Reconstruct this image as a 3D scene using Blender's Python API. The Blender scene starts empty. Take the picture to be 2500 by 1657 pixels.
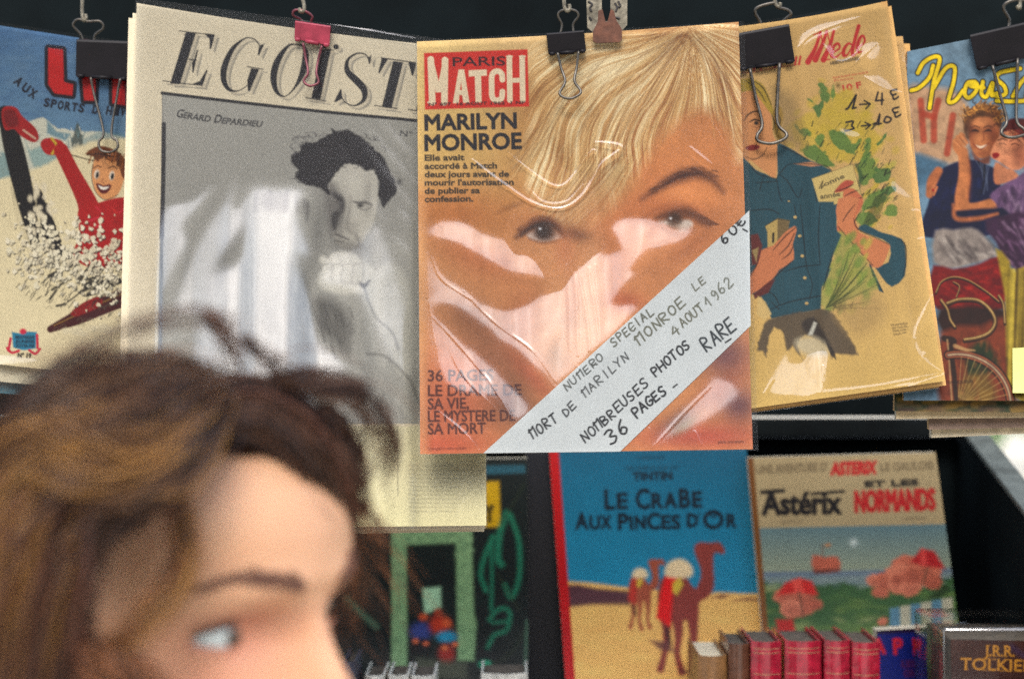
import bpy, bmesh, math, random
import numpy as np
from mathutils import Vector, Matrix

random.seed(7)
rng = np.random.default_rng(11)
scene = bpy.context.scene
COL = scene.collection

# ------------------------------------------------------------------ camera, world, sun, exposure
K = 36.0 / 50.0 / 2500.0            # photo pixel (2500 wide) -> tangent
CAM_Z = 1.55
cam = bpy.data.objects.new("camera", bpy.data.cameras.new("camera"))
COL.objects.link(cam)
cam.location = (0, 0, CAM_Z)
cam.rotation_euler = (math.radians(90), 0, 0)
cam.data.lens = 50
cam.data.sensor_width = 36
cam.data.clip_start = 0.05
cam.data.clip_end = 500
cam.data.dof.use_dof = True
cam.data.dof.focus_distance = 1.14
cam.data.dof.aperture_fstop = 3.3
scene.camera = cam

SUN_EL, SUN_AZ = math.radians(48), math.radians(184)      # azimuth from +Y, clockwise: behind the camera
world = bpy.data.worlds.new("World")
scene.world = world
world.use_nodes = True
wn = world.node_tree
sky = wn.nodes.new("ShaderNodeTexSky")
sky.sky_type = 'NISHITA'
sky.sun_disc = False
sky.sun_elevation = SUN_EL
sky.sun_rotation = SUN_AZ
sky.air_density = 1.0
sky.dust_density = 2.5
sky.ozone_density = 0.6
# broken cloud over the clear sky
wtc = wn.nodes.new("ShaderNodeTexCoord")
wmp = wn.nodes.new("ShaderNodeMapping")
wmp.inputs["Scale"].default_value = (1, 1, 2.2)
wnz = wn.nodes.new("ShaderNodeTexNoise")
wnz.inputs["Scale"].default_value = 7
wnz.inputs["Detail"].default_value = 7
wnz.inputs["Roughness"].default_value = .62
wrp = wn.nodes.new("ShaderNodeValToRGB")
wrp.color_ramp.elements[0].position = .38
wrp.color_ramp.elements[1].position = .66
wmx = wn.nodes.new("ShaderNodeMix")
wmx.data_type = 'RGBA'
wcl = wn.nodes.new("ShaderNodeMix")
wcl.data_type = 'RGBA'
wcl.blend_type = 'ADD'
wcl.inputs["Factor"].default_value = 1
wn.links.new(wtc.outputs["Generated"], wmp.inputs["Vector"])
wn.links.new(wmp.outputs[0], wnz.inputs["Vector"])
wn.links.new(wnz.outputs[0], wrp.inputs[0])
wn.links.new(wrp.outputs[0], wmx.inputs["Factor"])
wn.links.new(sky.outputs[0], wmx.inputs["A"])
wn.links.new(sky.outputs[0], wcl.inputs["A"])
wcl.inputs["B"].default_value = (9, 9.2, 9.6, 1)
wn.links.new(wcl.outputs["Result"], wmx.inputs["B"])
wn.links.new(wmx.outputs["Result"], wn.nodes["Background"].inputs[0])
wn.nodes["Background"].inputs[1].default_value = 0.13

sl = bpy.data.lights.new("sun", 'SUN')
sl.energy = 1.3
sl.angle = math.radians(24)
sl.color = (1.0, 0.97, 0.92)
sun = bpy.data.objects.new("sun", sl)
COL.objects.link(sun)
sdir = Vector((math.sin(SUN_AZ) * math.cos(SUN_EL), math.cos(SUN_AZ) * math.cos(SUN_EL), math.sin(SUN_EL)))
sun.rotation_euler = sdir.to_track_quat('Z', 'Y').to_euler()
sun.location = (0, -5, 8)

scene.view_settings.view_transform = 'Standard'
scene.view_settings.look = 'None'
scene.view_settings.gamma = 1
scene.view_settings.exposure = 1.06
scene.cycles.use_denoising = False
scene.cycles.use_adaptive_sampling = False
scene.cycles.max_bounces = 6
scene.cycles.caustics_reflective = False
scene.cycles.caustics_refractive = False
scene.cycles.blur_glossy = 1.0
scene.cycles.transparent_max_bounces = 16


# ------------------------------------------------------------------ helpers
def at(px, py, Y):
    return Vector(((px - 1250) * K * Y, Y, CAM_Z - (py - 828.5) * K * Y))


def lin(c):
    c = np.asarray(c, float) / 255.0
    return np.where(c <= 0.04045, c / 12.92, ((c + 0.055) / 1.055) ** 2.4)


def tag(o, label=None, cat=None, group=None, kind=None):
    if label: o["label"] = label
    if cat: o["category"] = cat
    if group: o["group"] = group
    if kind: o["kind"] = kind
    return o


def thing(name, loc, label, cat, group=None):
    o = bpy.data.objects.new(name, None)
    COL.objects.link(o)
    o.location = loc
    o.empty_display_size = 0.02
    return tag(o, label, cat, group)


def link(name, me, mat, parent=None):
    o = bpy.data.objects.new(name, me)
    COL.objects.link(o)
    if mat is not None and not me.materials:
        me.materials.append(mat)
    if parent is not None:
        o.parent = parent
        o.location = -Vector(parent.location)
    return o


def obj_bm(name, bm, mat, parent=None, smooth=False):
    me = bpy.data.meshes.new(name)
    bmesh.ops.recalc_face_normals(bm, faces=bm.faces)
    bm.to_mesh(me)
    bm.free()
    if smooth:
        me.polygons.foreach_set("use_smooth", [True] * len(me.polygons))
    return link(name, me, mat, parent)


FRAMES = {'S': (0, 0, 1), 'A': (0, 0, .57377), 'B': (300, 0, .44643), 'C': (1000, 0, .38271), 'D': (1000, 500, .39535),
          'E': (1780, 0, .35714), 'F': (1780, 500, .36999), 'G': (1300, 1080, .36788), 'H': (1750, 1050, .38720),
          'I': (0, 700, .61050), 'J': (780, 1000, .41908), 'K': (380, 250, .41451)}


def fr(f, pts):
    x0, y0, s = FRAMES[f]
    return np.asarray(pts, float)[..., :2] * s + np.array([x0, y0])


# ------------------------------------------------------------------ materials
def new_mat(name):
    m = bpy.data.materials.new(name)
    m.use_nodes = True
    return m, m.node_tree.nodes, m.node_tree.links, m.node_tree.nodes["Principled BSDF"]


def simple_mat(name, rgb, rough=.5, metal=0., var=.25, scale=30., bump=0., spec=.5, coat=0.):
    """rgb is the sRGB look of the surface; a noise varies it and, optionally, bumps it"""
    m, n, l, b = new_mat(name)
    c = lin(rgb)
    tc = n.new("ShaderNodeTexCoord")
    nz = n.new("ShaderNodeTexNoise")
    nz.inputs["Scale"].default_value = scale
    nz.inputs["Detail"].default_value = 6
    rp = n.new("ShaderNodeValToRGB")
    rp.color_ramp.elements[0].position = .3
    rp.color_ramp.elements[1].position = .7
    rp.color_ramp.elements[0].color = (*(c * (1 - var)), 1)
    rp.color_ramp.elements[1].color = (*np.minimum(c * (1 + var), 1), 1)
    l.new(tc.outputs["Object"], nz.inputs["Vector"])
    l.new(nz.outputs[0], rp.inputs[0])
    l.new(rp.outputs[0], b.inputs["Base Color"])
    b.inputs["Roughness"].default_value = rough
    b.inputs["Metallic"].default_value = metal
    b.inputs["Specular IOR Level"].default_value = spec
    b.inputs["Coat Weight"].default_value = coat
    if bump:
        bp = n.new("ShaderNodeBump")
        bp.inputs["Strength"].default_value = bump
        bp.inputs["Distance"].default_value = .002
        l.new(nz.outputs[0], bp.inputs["Height"])
        l.new(bp.outputs[0], b.inputs["Normal"])
    return m


def print_mat(name, rough=.5, spec=.2):
    """printed paper: the ink is a colour attribute, the fibres a fine bump"""
    m, n, l, b = new_mat(name)
    a = n.new("ShaderNodeAttribute")
    a.attribute_name = "ink"
    l.new(a.outputs["Color"], b.inputs["Base Color"])
    b.inputs["Roughness"].default_value = rough
    b.inputs["Specular IOR Level"].default_value = spec
    tc = n.new("ShaderNodeTexCoord")
    nz = n.new("ShaderNodeTexNoise")
    nz.inputs["Scale"].default_value = 900
    bp = n.new("ShaderNodeBump")
    bp.inputs["Strength"].default_value = .15
    bp.inputs["Distance"].default_value = .0004
    l.new(tc.outputs["Object"], nz.inputs["Vector"])
    l.new(nz.outputs[0], bp.inputs["Height"])
    l.new(bp.outputs[0], b.inputs["Normal"])
    return m


def pages_mat(name, rgb):
    """edge of a block of paper: thin uneven lines along the sheets"""
    m, n, l, b = new_mat(name)
    c = lin(rgb)
    tc = n.new("ShaderNodeTexCoord")
    mp = n.new("ShaderNodeMapping")
    mp.inputs["Scale"].default_value = (4, 2600, 4)
    nz = n.new("ShaderNodeTexNoise")
    nz.inputs["Scale"].default_value = 1
    nz.inputs["Detail"].default_value = 3
    rp = n.new("ShaderNodeValToRGB")
    rp.color_ramp.elements[0].color = (*(c * .45), 1)
    rp.color_ramp.elements[1].color = (*np.minimum(c * 1.15, 1), 1)
    rp.color_ramp.elements[0].position = .35
    rp.color_ramp.elements[1].position = .6
    l.new(tc.outputs["Object"], mp.inputs["Vector"])
    l.new(mp.outputs[0], nz.inputs["Vector"])
    l.new(nz.outputs[0], rp.inputs[0])
    l.new(rp.outputs[0], b.inputs["Base Color"])
    b.inputs["Roughness"].default_value = .8
    return m


def plastic_mat(name, refl=.2, rough=.06):
    """clear sleeve film: see-through with a mirror-like sheen that grows at grazing angles"""
    m, n, l, b = new_mat(name)
    n.remove(b)
    out = n["Material Output"]
    tr = n.new("ShaderNodeBsdfTransparent")
    tr.inputs[0].default_value = (.97, .97, .96, 1)
    gl = n.new("ShaderNodeBsdfGlossy")
    gl.inputs["Roughness"].default_value = rough
    gl.inputs[0].default_value = (1, 1, 1, 1)
    fz = n.new("ShaderNodeLayerWeight")
    fz.inputs[0].default_value = .25
    mr = n.new("ShaderNodeMapRange")
    mr.inputs["To Min"].default_value = refl
    mr.inputs["To Max"].default_value = .85
    mx = n.new("ShaderNodeMixShader")
    l.new(fz.outputs["Fresnel"], mr.inputs[0])
    l.new(mr.outputs[0], mx.inputs[0])
    l.new(tr.outputs[0], mx.inputs[1])
    l.new(gl.outputs[0], mx.inputs[2])
    l.new(mx.outputs[0], out.inputs[0])
    return m


M_PRINT = print_mat("printed_paper")
M_BOARD = print_mat("laminated_board", .3, .5)
M_PAGES = pages_mat("paper_edges", (226, 216, 190))
M_OLDPAGES = pages_mat("aged_paper_edges", (196, 164, 116))
M_FILM = plastic_mat("clear_film", .068, .14)
M_THICKFILM = plastic_mat("thick_clear_film", .105, .17)
M_THINFILM = plastic_mat("thin_clear_film", .05)
M_BLACK = simple_mat("black_enamel", (14, 11, 15), .5, 0, .3, 60, .1, .2)
M_REDCLIP = simple_mat("red_enamel", (136, 46, 62), .45, 0, .3, 90, .2, .3)
M_WIRE = simple_mat("nickel_wire", (84, 80, 74), .4, .9, .3, 200)
M_REDWIRE = simple_mat("dark_red_wire", (92, 40, 48), .35, .4, .2, 200)
M_STEEL = simple_mat("worn_galvanised_steel", (112, 106, 92), .5, .7, .45, 160, .3)
M_RUST = simple_mat("rusty_steel", (84, 50, 34), .7, .3, .35, 140, .4)
M_STALL = simple_mat("dark_green_paint", (12, 19, 21), .8, 0, .35, 14, .25, .08)
M_STALLEDGE = simple_mat("worn_grey_green_paint", (96, 102, 98), .5, 0, .35, 40, .3)


# ------------------------------------------------------------------ printed sheets
def vnoise(x, y, sc, seed):
    g = np.random.default_rng(seed).random((67, 67))
    X, Y = x / sc, y / sc
    xi, yi = np.floor(X).astype(int), np.floor(Y).astype(int)
    fx, fy = X - xi, Y - yi
    fx, fy = fx * fx * (3 - 2 * fx), fy * fy * (3 - 2 * fy)
    a, b, c, d = g[yi % 67, xi % 67], g[yi % 67, (xi + 1) % 67], g[(yi + 1) % 67, xi % 67], g[(yi + 1) % 67, (xi + 1) % 67]
    return (a * (1 - fx) + b * fx) * (1 - fy) + (c * (1 - fx) + d * fx) * fy


def fbm(x, y, sc, seed):
    return (vnoise(x, y, sc, seed) + .5 * vnoise(x, y, sc / 2, seed + 1) + .25 * vnoise(x, y, sc / 4, seed + 2)) / 1.75


def curve(pts, n=8, closed=False):
    """Catmull-Rom through the points"""
    p = np.asarray(pts, float)
    if len(p) < 3:
        return p
    if closed:
        q = np.vstack([p[-1], p, p[0], p[1]])
    else:
        q = np.vstack([2 * p[0] - p[1], p, 2 * p[-1] - p[-2]])
    out = []
    for i in range(1, len(q) - 2):
        for t in np.arange(n) / n:
            a, b, c, d = q[i - 1], q[i], q[i + 1], q[i + 2]
            out.append(.5 * (2 * b + (c - a) * t + (2 * a - 5 * b + 4 * c - d) * t * t + (3 * b - a - 3 * c + d) * t ** 3))
    if not closed:
        out.append(p[-1])
    return np.array(out)


_tx = {}


def text_edges(s):
    """outline segments of a line of lettering, in cap-height units, and its width"""
    if s in _tx:
        return _tx[s]

    def raw(t):
        c = bpy.data.curves.new("lettering", 'FONT')
        c.body = t
        c.resolution_u = 3
        o = bpy.data.objects.new("lettering", c)
        COL.objects.link(o)
        dg = bpy.context.evaluated_depsgraph_get()
        ev = o.evaluated_get(dg)
        me = ev.to_mesh()
        co = np.array([v.co[:2] for v in me.vertices])
        cnt = {}
        for p in me.polygons:
            for k in p.edge_keys:
                cnt[k] = cnt.get(k, 0) + 1
        seg = np.array([[co[a], co[b]] for (a, b), m in cnt.items() if m == 1])
        ev.to_mesh_clear()
        bpy.data.objects.remove(o)
        bpy.data.curves.remove(c)
        return seg

    if 'cap' not in _tx:
        _tx['cap'] = 1.0
        h = raw("H")
        _tx['cap'] = h[..., 1].max()
    seg = raw(s) / _tx['cap']
    x0 = seg[..., 0].min()
    seg[..., 0] -= x0
    _tx[s] = (seg, seg[..., 0].max())
    return _tx[s]


# single-stroke letters for handwriting (x 0..1, y 0..1 up)
GL = {
 'A': [[(0,0),(.5,1),(1,0)],[(.2,.38),(.8,.38)]], 'B': [[(0,0),(0,1),(.7,.9),(.75,.65),(0,.52),(.85,.4),(.8,.1),(0,0)]],
 'C': [[(.95,.85),(.5,1),(.05,.6),(.1,.2),(.5,0),(.95,.12)]], 'D': [[(0,0),(.1,1),(.8,.75),(.9,.35),(.5,.02),(0,0)]],
 'E': [[(.9,1),(.05,.98),(0,0),(.95,.02)],[(0,.5),(.75,.52)]], 'F': [[(.9,1),(0,1),(0,0)],[(0,.5),(.7,.5)]],
 'G': [[(.95,.85),(.5,1),(.02,.6),(.1,.15),(.55,0),(.95,.2),(.95,.45),(.55,.45)]], 'H': [[(0,0),(0,1)],[(1,0),(1,1)],[(0,.5),(1,.5)]],
 'I': [[(.5,0),(.5,1)]], 'J': [[(.7,1),(.7,.2),(.4,0),(.1,.15)]], 'K': [[(0,0),(0,1)],[(.9,1),(0,.45),(.95,0)]],
 'L': [[(.1,1),(0,0),(.9,.05)]], 'M': [[(-.1,.75),(.15,1),(.05,0)],[(.1,.95),(.5,.85),(.95,1.05),(.85,0)]],
 'N': [[(0,0),(.08,1),(.85,0),(.95,1)]], 'O': [[(.5,1),(.08,.75),(.1,.2),(.5,0),(.92,.3),(.88,.8),(.5,1)]],
 'P': [[(.1,0),(.05,1),(.8,.92),(.85,.6),(.1,.48)]], 'Q': [[(.5,1),(.05,.5),(.5,0),(.95,.5),(.5,1)],[(.6,.3),(1,0)]],
 'R': [[(.05,0),(.05,1),(.8,.9),(.8,.62),(.08,.5),(.9,0)]], 'S': [[(.9,.9),(.5,1),(.12,.78),(.3,.56),(.75,.42),(.85,.15),(.45,0),(.05,.1)]],
 'T': [[(0,.97),(1,1)],[(.5,.98),(.48,0)]], 'U': [[(0,1),(.05,.25),(.45,0),(.85,.25),(.92,1)]], 'V': [[(0,1),(.5,0),(1,1)]],
 'W': [[(0,1),(.25,0),(.5,.8),(.75,0),(1,1)]], 'X': [[(0,1),(1,0)],[(0,0),(1,1)]], 'Y': [[(0,1),(.5,.5),(1,1)],[(.5,.5),(.4,0)]],
 'Z': [[(0,1),(1,1),(0,0),(1,0)]], '0': [[(.5,1),(.05,.6),(.2,.05),(.7,.05),(.95,.5),(.5,1)]], '1': [[(0,.45),(.6,1),(.55,0)]],
 '2': [[(.05,.8),(.5,1),(.85,.7),(.0,.0),(1,.02)]], '3': [[(.0,.92),(.5,1),(.85,.78),(.35,.55),(.9,.3),(.5,0),(0,.08)]],
 '4': [[(.6,1),(0,.4),(.95,.4)],[(.75,.75),(.65,-.1)]], '6': [[(.8,1),(.25,.65),(.1,.2),(.5,0),(.85,.25),(.5,.5),(.12,.3)]],
 '9': [[(.85,.75),(.5,.98),(.15,.72),(.45,.5),(.85,.75),(.75,.2),(.4,0)]], '-': [[(.1,.4),(.8,.42)]], '.': [[(.4,0),(.45,.02)]],
 '>': [[(0,.4),(1,.45)],[(.6,.75),(1,.45),(.6,.15)]], 'e': [[(.95,.95),(.55,1),(.2,.6),(.3,.1),(.8,.05),(1,.15)],[(0,.65),(.7,.68)],[(0,.38),(.65,.42)]],
 "'": [[(.5,1),(.4,.75)]], '7': [[(0,1),(.9,1),(.3,0)]], '5': [[(.9,1),(.1,1),(.1,.6),(.7,.6),(.9,.3),(.5,0),(0,.1)]], '8': [[(.5,.55),(.1,.78),(.5,1),(.9,.78),(.1,.25),(.5,0),(.9,.25),(.5,.55)]],
}


class Sheet:
    """a printed sheet hanging in space: a grid whose points carry the ink colour"""

    def __init__(s, corners, y_top, y_bot, base, pitch=1.75, warp=None, bulge=None, f='S'):
        TL, TR, BR, BL = [np.array(c, float) for c in fr(f, corners)]
        W = max(np.linalg.norm(TR - TL), np.linalg.norm(BR - BL))
        H = max(np.linalg.norm(BL - TL), np.linalg.norm(BR - TR))
        s.nc, s.nr = int(W / pitch) + 2, int(H / pitch) + 2
        u, v = np.meshgrid(np.linspace(0, 1, s.nc), np.linspace(0, 1, s.nr))
        s.u, s.v = u, v
        P = (TL * ((1 - u) * (1 - v))[..., None] + TR * (u * (1 - v))[..., None] + BR * (u * v)[..., None] + BL * ((1 - u) * v)[..., None])
        s.X, s.Y = P[..., 0], P[..., 1]
        if warp:
            dx, dy = warp(u, v)
            s.X, s.Y = s.X + dx, s.Y + dy
        pt, pb = min(TL[1], TR[1]), max(BL[1], BR[1])
        # hung sheets are upright at the clip and curl out towards the foot
        s.plane = lambda py: y_top + (y_bot - y_top) * np.where((py > pt) & (py < pb), np.clip((py - pt) / (pb - pt), 0, 1) ** 1.7, (py - pt) / (pb - pt) * np.where(py >= pb, 1.7, 0) - np.where(py >= pb, .7, 0))
        s.D = s.plane(s.Y)
        if bulge is not None:
            s.D = s.D + bulge(u, v)
        s.C = np.empty((s.nr, s.nc, 3))
        s.C[:] = lin(base)
        s.f = 'S'
        s.rowmin, s.rowmax = s.Y.min(1), s.Y.max(1)
        s.colmin, s.colmax = s.X.min(0), s.X.max(0)

    # --- regions
    def win(s, x0, y0, x1, y1):
        r = np.nonzero((s.rowmax >= y0) & (s.rowmin <= y1))[0]
        c = np.nonzero((s.colmax >= x0) & (s.colmin <= x1))[0]
        if not len(r) or not len(c):
            return None
        return slice(r[0], r[-1] + 1), slice(c[0], c[-1] + 1)

    def put(s, w, a, rgb):
        a = a[..., None]
        s.C[w] = s.C[w] * (1 - a) + lin(rgb) * a

    def pts(s, p):
        return fr(s.f, p)

    def k(s):
        return FRAMES[s.f][2]

    @staticmethod
    def _segd(X, Y, A, B, even_odd):
        d2 = np.full(X.shape, 1e12)
        ins = np.zeros(X.shape, bool)
        for a, b in zip(A, B):
            ex, ey = b[0] - a[0], b[1] - a[1]
            L = ex * ex + ey * ey + 1e-12
            t = np.clip(((X - a[0]) * ex + (Y - a[1]) * ey) / L, 0, 1)
            d2 = np.minimum(d2, (X - a[0] - t * ex) ** 2 + (Y - a[1] - t * ey) ** 2)
            if even_odd and a[1] != b[1]:
                ins ^= ((a[1] > Y) != (b[1] > Y)) & (X < ex * (Y - a[1]) / ey + a[0])
        d = np.sqrt(d2)
        return np.where(ins, -d, d) if even_odd else d

    def poly(s, pts, rgb, soft=1.4, alpha=1., smooth=0, grow=0., wob=0.):
        p = s.pts(pts)
        if smooth:
            p = curve(p, smooth, True)
        m = soft + grow + wob + 2
        w = s.win(p[:, 0].min() - m, p[:, 1].min() - m, p[:, 0].max() + m, p[:, 1].max() + m)
        if w is None:
            return
        X, Y = s.X[w], s.Y[w]
        d = s._segd(X, Y, p, np.roll(p, -1, 0), True) - grow
        if wob:
            d = d + (vnoise(X, Y, 9, 5) - .5) * 2 * wob
        s.put(w, np.clip(.5 - d / (2 * soft), 0, 1) * alpha, rgb)

    def line(s, pts, wd, rgb, soft=1., alpha=1., smooth=6, wob=0.):
        """a stroke; wd is one width or one per point, in frame pixels"""
        p = s.pts(pts)
        wd = np.broadcast_to(np.asarray(wd, float) * s.k(), (len(p),)) if np.ndim(wd) == 0 else np.asarray(wd, float) * s.k()
        q = np.column_stack([p, wd])
        if smooth and len(q) > 2:
            q = curve(q, smooth)
        m = q[:, 2].max() / 2 + soft + 2 + wob
        w = s.win(q[:, 0].min() - m, q[:, 1].min() - m, q[:, 0].max() + m, q[:, 1].max() + m)
        if w is None:
            return
        X, Y = s.X[w], s.Y[w]
        best = np.full(X.shape, 1e9)
        for a, b in zip(q[:-1], q[1:]):
            ex, ey = b[0] - a[0], b[1] - a[1]
            t = np.clip(((X - a[0]) * ex + (Y - a[1]) * ey) / (ex * ex + ey * ey + 1e-12), 0, 1)
            d = np.hypot(X - a[0] - t * ex, Y - a[1] - t * ey) - (a[2] + (b[2] - a[2]) * t) / 2
            best = np.minimum(best, d)
        if wob:
            best = best + (vnoise(X, Y, 6, 8) - .5) * 2 * wob
        s.put(w, np.clip(.5 - best / (2 * soft), 0, 1) * alpha, rgb)

    def blob(s, c, rx, ry, rgb, alpha=1., ang=0., hard=2.):
        c = s.pts([c])[0]
        rx, ry = rx * s.k(), ry * s.k()
        R = max(rx, ry) * 2.2
        w = s.win(c[0] - R, c[1] - R, c[0] + R, c[1] + R)
        if w is None:
            return
        x, y = s.X[w] - c[0], s.Y[w] - c[1]
        ca, sa = math.cos(math.radians(ang)), math.sin(math.radians(ang))
        d = ((x * ca + y * sa) / rx) ** 2 + ((-x * sa + y * ca) / ry) ** 2
        s.put(w, np.exp(-(d ** (hard / 2)) * .9) * alpha, rgb)

    def vgrad(s, y0, y1, rgb0, rgb1, alpha=1., mask=None):
        (_, a), (_, b) = s.pts([(0, y0), (0, y1)])
        t = np.clip((s.Y - a) / (b - a), 0, 1)[..., None]
        c = lin(rgb0) * (1 - t) + lin(rgb1) * t
        m = ((s.Y >= a) & (s.Y <= b)).astype(float)[..., None] * alpha if mask is None else mask[..., None] * alpha
        s.C = s.C * (1 - m) + c * m

    def text(s, t, p0, p1, h, rgb, wt=0., soft=1., alpha=1., shear=0.):
        """line of lettering fitted between baseline points p0 and p1, cap height h"""
        seg, wid = text_edges(t)
        a, b = s.pts([p0, p1])
        h, wt = h * s.k(), wt * s.k()
        ux = (b - a) / np.linalg.norm(b - a)
        up = np.array([ux[1], -ux[0]])
        g = seg.copy()
        x = g[..., 0] * np.linalg.norm(b - a) / wid
        y = g[..., 1] * h
        q = a + (x + shear * y)[..., None] * ux + y[..., None] * up
        m = wt + soft + 2
        # letter by letter columns keep the work small
        lo, hi = q.reshape(-1, 2).min(0), q.reshape(-1, 2).max(0)
        w = s.win(lo[0] - m, lo[1] - m, hi[0] + m, hi[1] + m)
        if w is None:
            return
        X, Y = s.X[w], s.Y[w]
        n = X.shape[1]
        A = np.zeros(X.shape)
        step = 40
        for c0 in range(0, n, step):
            sx = slice(c0, min(n, c0 + step))
            x0, x1 = X[:, sx].min() - 12 - m, X[:, sx].max() + 12 + m
            sel = (q[..., 0].max(1) >= x0) & (q[..., 0].min(1) <= x1)
            if not sel.any():
                continue
            near = q[sel]
            d = s._segd(X[:, sx], Y[:, sx], near[:, 0], near[:, 1], False)
            # inside test along vertical rays keeps whole letters in the window
            ins = np.zeros(d.shape, bool)
            for e in near:
                (ax, ay), (bx, by) = e
                if ax != bx:
                    ins ^= ((ax > X[:, sx]) != (bx > X[:, sx])) & (Y[:, sx] < (by - ay) * (X[:, sx] - ax) / (bx - ax) + ay)
            d = np.where(ins, -d, d) - wt
            A[:, sx] = np.clip(.5 - d / (2 * soft), 0, 1)
        s.put(w, A * alpha, rgb)

    def hand(s, t, p0, p1, h, wd, rgb, alpha=1., jit=.06, slant=.1, cw=.72, serif=0., contrast=0., soft=.9):
        """marker handwriting (or, with serifs, engraved capitals) along p0 -> p1"""
        p0, p1 = np.array(p0, float), np.array(p1, float)
        n = len(t)
        d = (p1 - p0)
        L = np.linalg.norm(d)
        ux = d / L
        up = np.array([ux[1], -ux[0]])
        cell = L / n
        for i, ch in enumerate(t):
            if ch == ' ':
                continue
            jx, jy, js = [random.uniform(-jit, jit) for _ in range(3)]
            wch = cell * cw * (.45 if ch == 'I' else 1)
            for st in GL[ch]:
                g = np.array(st, float)
                x = (i + jx) * cell + (g[:, 0]) * wch * (1 + js) + (cell * .2 if ch == 'I' else 0) + slant * h * g[:, 1]
                y = (g[:, 1] + jy) * h * (1 + js)
                q = p0 + x[:, None] * ux + y[:, None] * up
                if contrast and len(q) > 1:
                    for a, b in zip(q[:-1], q[1:]):
                        e = (b - a) / (np.linalg.norm(b - a) + 1e-9)
                        ww = wd * (1 - contrast * abs(e @ ux)) if e @ up * (e @ ux) < .02 else wd * (1 - contrast)
                        s.line([a, b], ww, rgb, soft, alpha, 0)
                else:
                    s.line(q, wd, rgb, soft, alpha, 4 if ch in 'BCDGOPQRSU0236890eJ' else 0)
                if serif:
                    for e in (q[0], q[-1]):
                        s.line([e - ux * serif, e + ux * serif], wd * .45, rgb, soft, alpha, 0)

    def grain(s, amt, seed, blot=.05, k=.88):
        n = np.random.default_rng(seed).normal(0, amt, s.X.shape)
        m = (fbm(s.X, s.Y, 60, seed) - .5) * 2 * blot
        s.C = np.clip(s.C ** 1.24 * (1 + n + m)[..., None] * k, 0, 1)      # ink on paper never reaches full white

    # --- meshes
    def verts(s, off=0.):
        Dp = s.D - off
        return np.stack([(s.X - 1250) * K * Dp, Dp, CAM_Z - (s.Y - 828.5) * K * Dp], -1)

    def mesh(s, name, mat, parent, off=0.):
        me = grid_mesh(name, s.verts(off))
        at_ = me.attributes.new("ink", 'FLOAT_COLOR', 'POINT')
        at_.data.foreach_set("color", np.concatenate([s.C.reshape(-1, 3), np.ones((s.nr * s.nc, 1))], 1).astype(np.float32).ravel())
        return link(name, me, mat, parent)

    def block(s, name, mat, parent, thick, off=.0004, inset=0.0, lean=0.):
        """the sheets behind the cover: side walls and a back, following the cover's outline"""
        V = s.verts(0)
        r = [0] + list(range(8, s.nr - 8, 8)) + [s.nr - 1]
        c = [0] + list(range(8, s.nc - 8, 8)) + [s.nc - 1]
        G = V[np.ix_(r, c)]
        R_, C_ = len(r), len(c)
        cen = G.reshape(-1, 3).mean(0)
        ring = [(0, j) for j in range(C_)] + [(i, C_ - 1) for i in range(1, R_)] + [(R_ - 1, j) for j in range(C_ - 2, -1, -1)] + [(i, 0) for i in range(R_ - 2, 0, -1)]
        bm = bmesh.new()

        def place(p, t, k_):
            q = cen + (p - cen) * (1 - inset) * np.array([k_, 1, k_])
            return bm.verts.new((q[0], q[1] + t, q[2] + lean * t))
        layers = [[place(G[i, j], t, k_) for i, j in ring] for t, k_ in ((off, 1.), (off + thick * .3, 1.001), (off + thick * .6, .9985))]
        back = [[place(G[i, j], off + thick, .999) for j in range(C_)] for i in range(R_)]
        layers.append([back[i][j] for i, j in ring])
        n = len(ring)
        for a, b in zip(layers[:-1], layers[1:]):
            for i in range(n):
                bm.faces.new((a[i], a[(i + 1) % n], b[(i + 1) % n], b[i]))
        for i in range(R_ - 1):
            for j in range(C_ - 1):
                bm.faces.new((back[i][j], back[i][j + 1], back[i + 1][j + 1], back[i + 1][j]))
        return obj_bm(name, bm, mat, parent)


def grid_mesh(name, V):
    nr, nc = V.shape[:2]
    me = bpy.data.meshes.new(name)
    i = np.arange(nr * nc).reshape(nr, nc)
    q = np.stack([i[:-1, :-1], i[1:, :-1], i[1:, 1:], i[:-1, 1:]], -1).reshape(-1, 4)
    me.vertices.add(nr * nc)
    me.vertices.foreach_set("co", V.reshape(-1).astype(np.float32))
    me.loops.add(q.size)
    me.loops.foreach_set("vertex_index", q.ravel().astype(np.int32))
    me.polygons.add(len(q))
    me.polygons.foreach_set("loop_start", (np.arange(len(q)) * 4).astype(np.int32))
    me.polygons.foreach_set("loop_total", np.full(len(q), 4, np.int32))
    me.polygons.foreach_set("use_smooth", np.ones(len(q), bool))
    me.update()
    me.validate()
    return me


def blur(a, n, axis):
    k = np.ones(n) / n
    return np.apply_along_axis(lambda r: np.convolve(np.pad(r, n // 2, 'edge'), k, 'valid')[:len(r)], axis, a)


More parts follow.
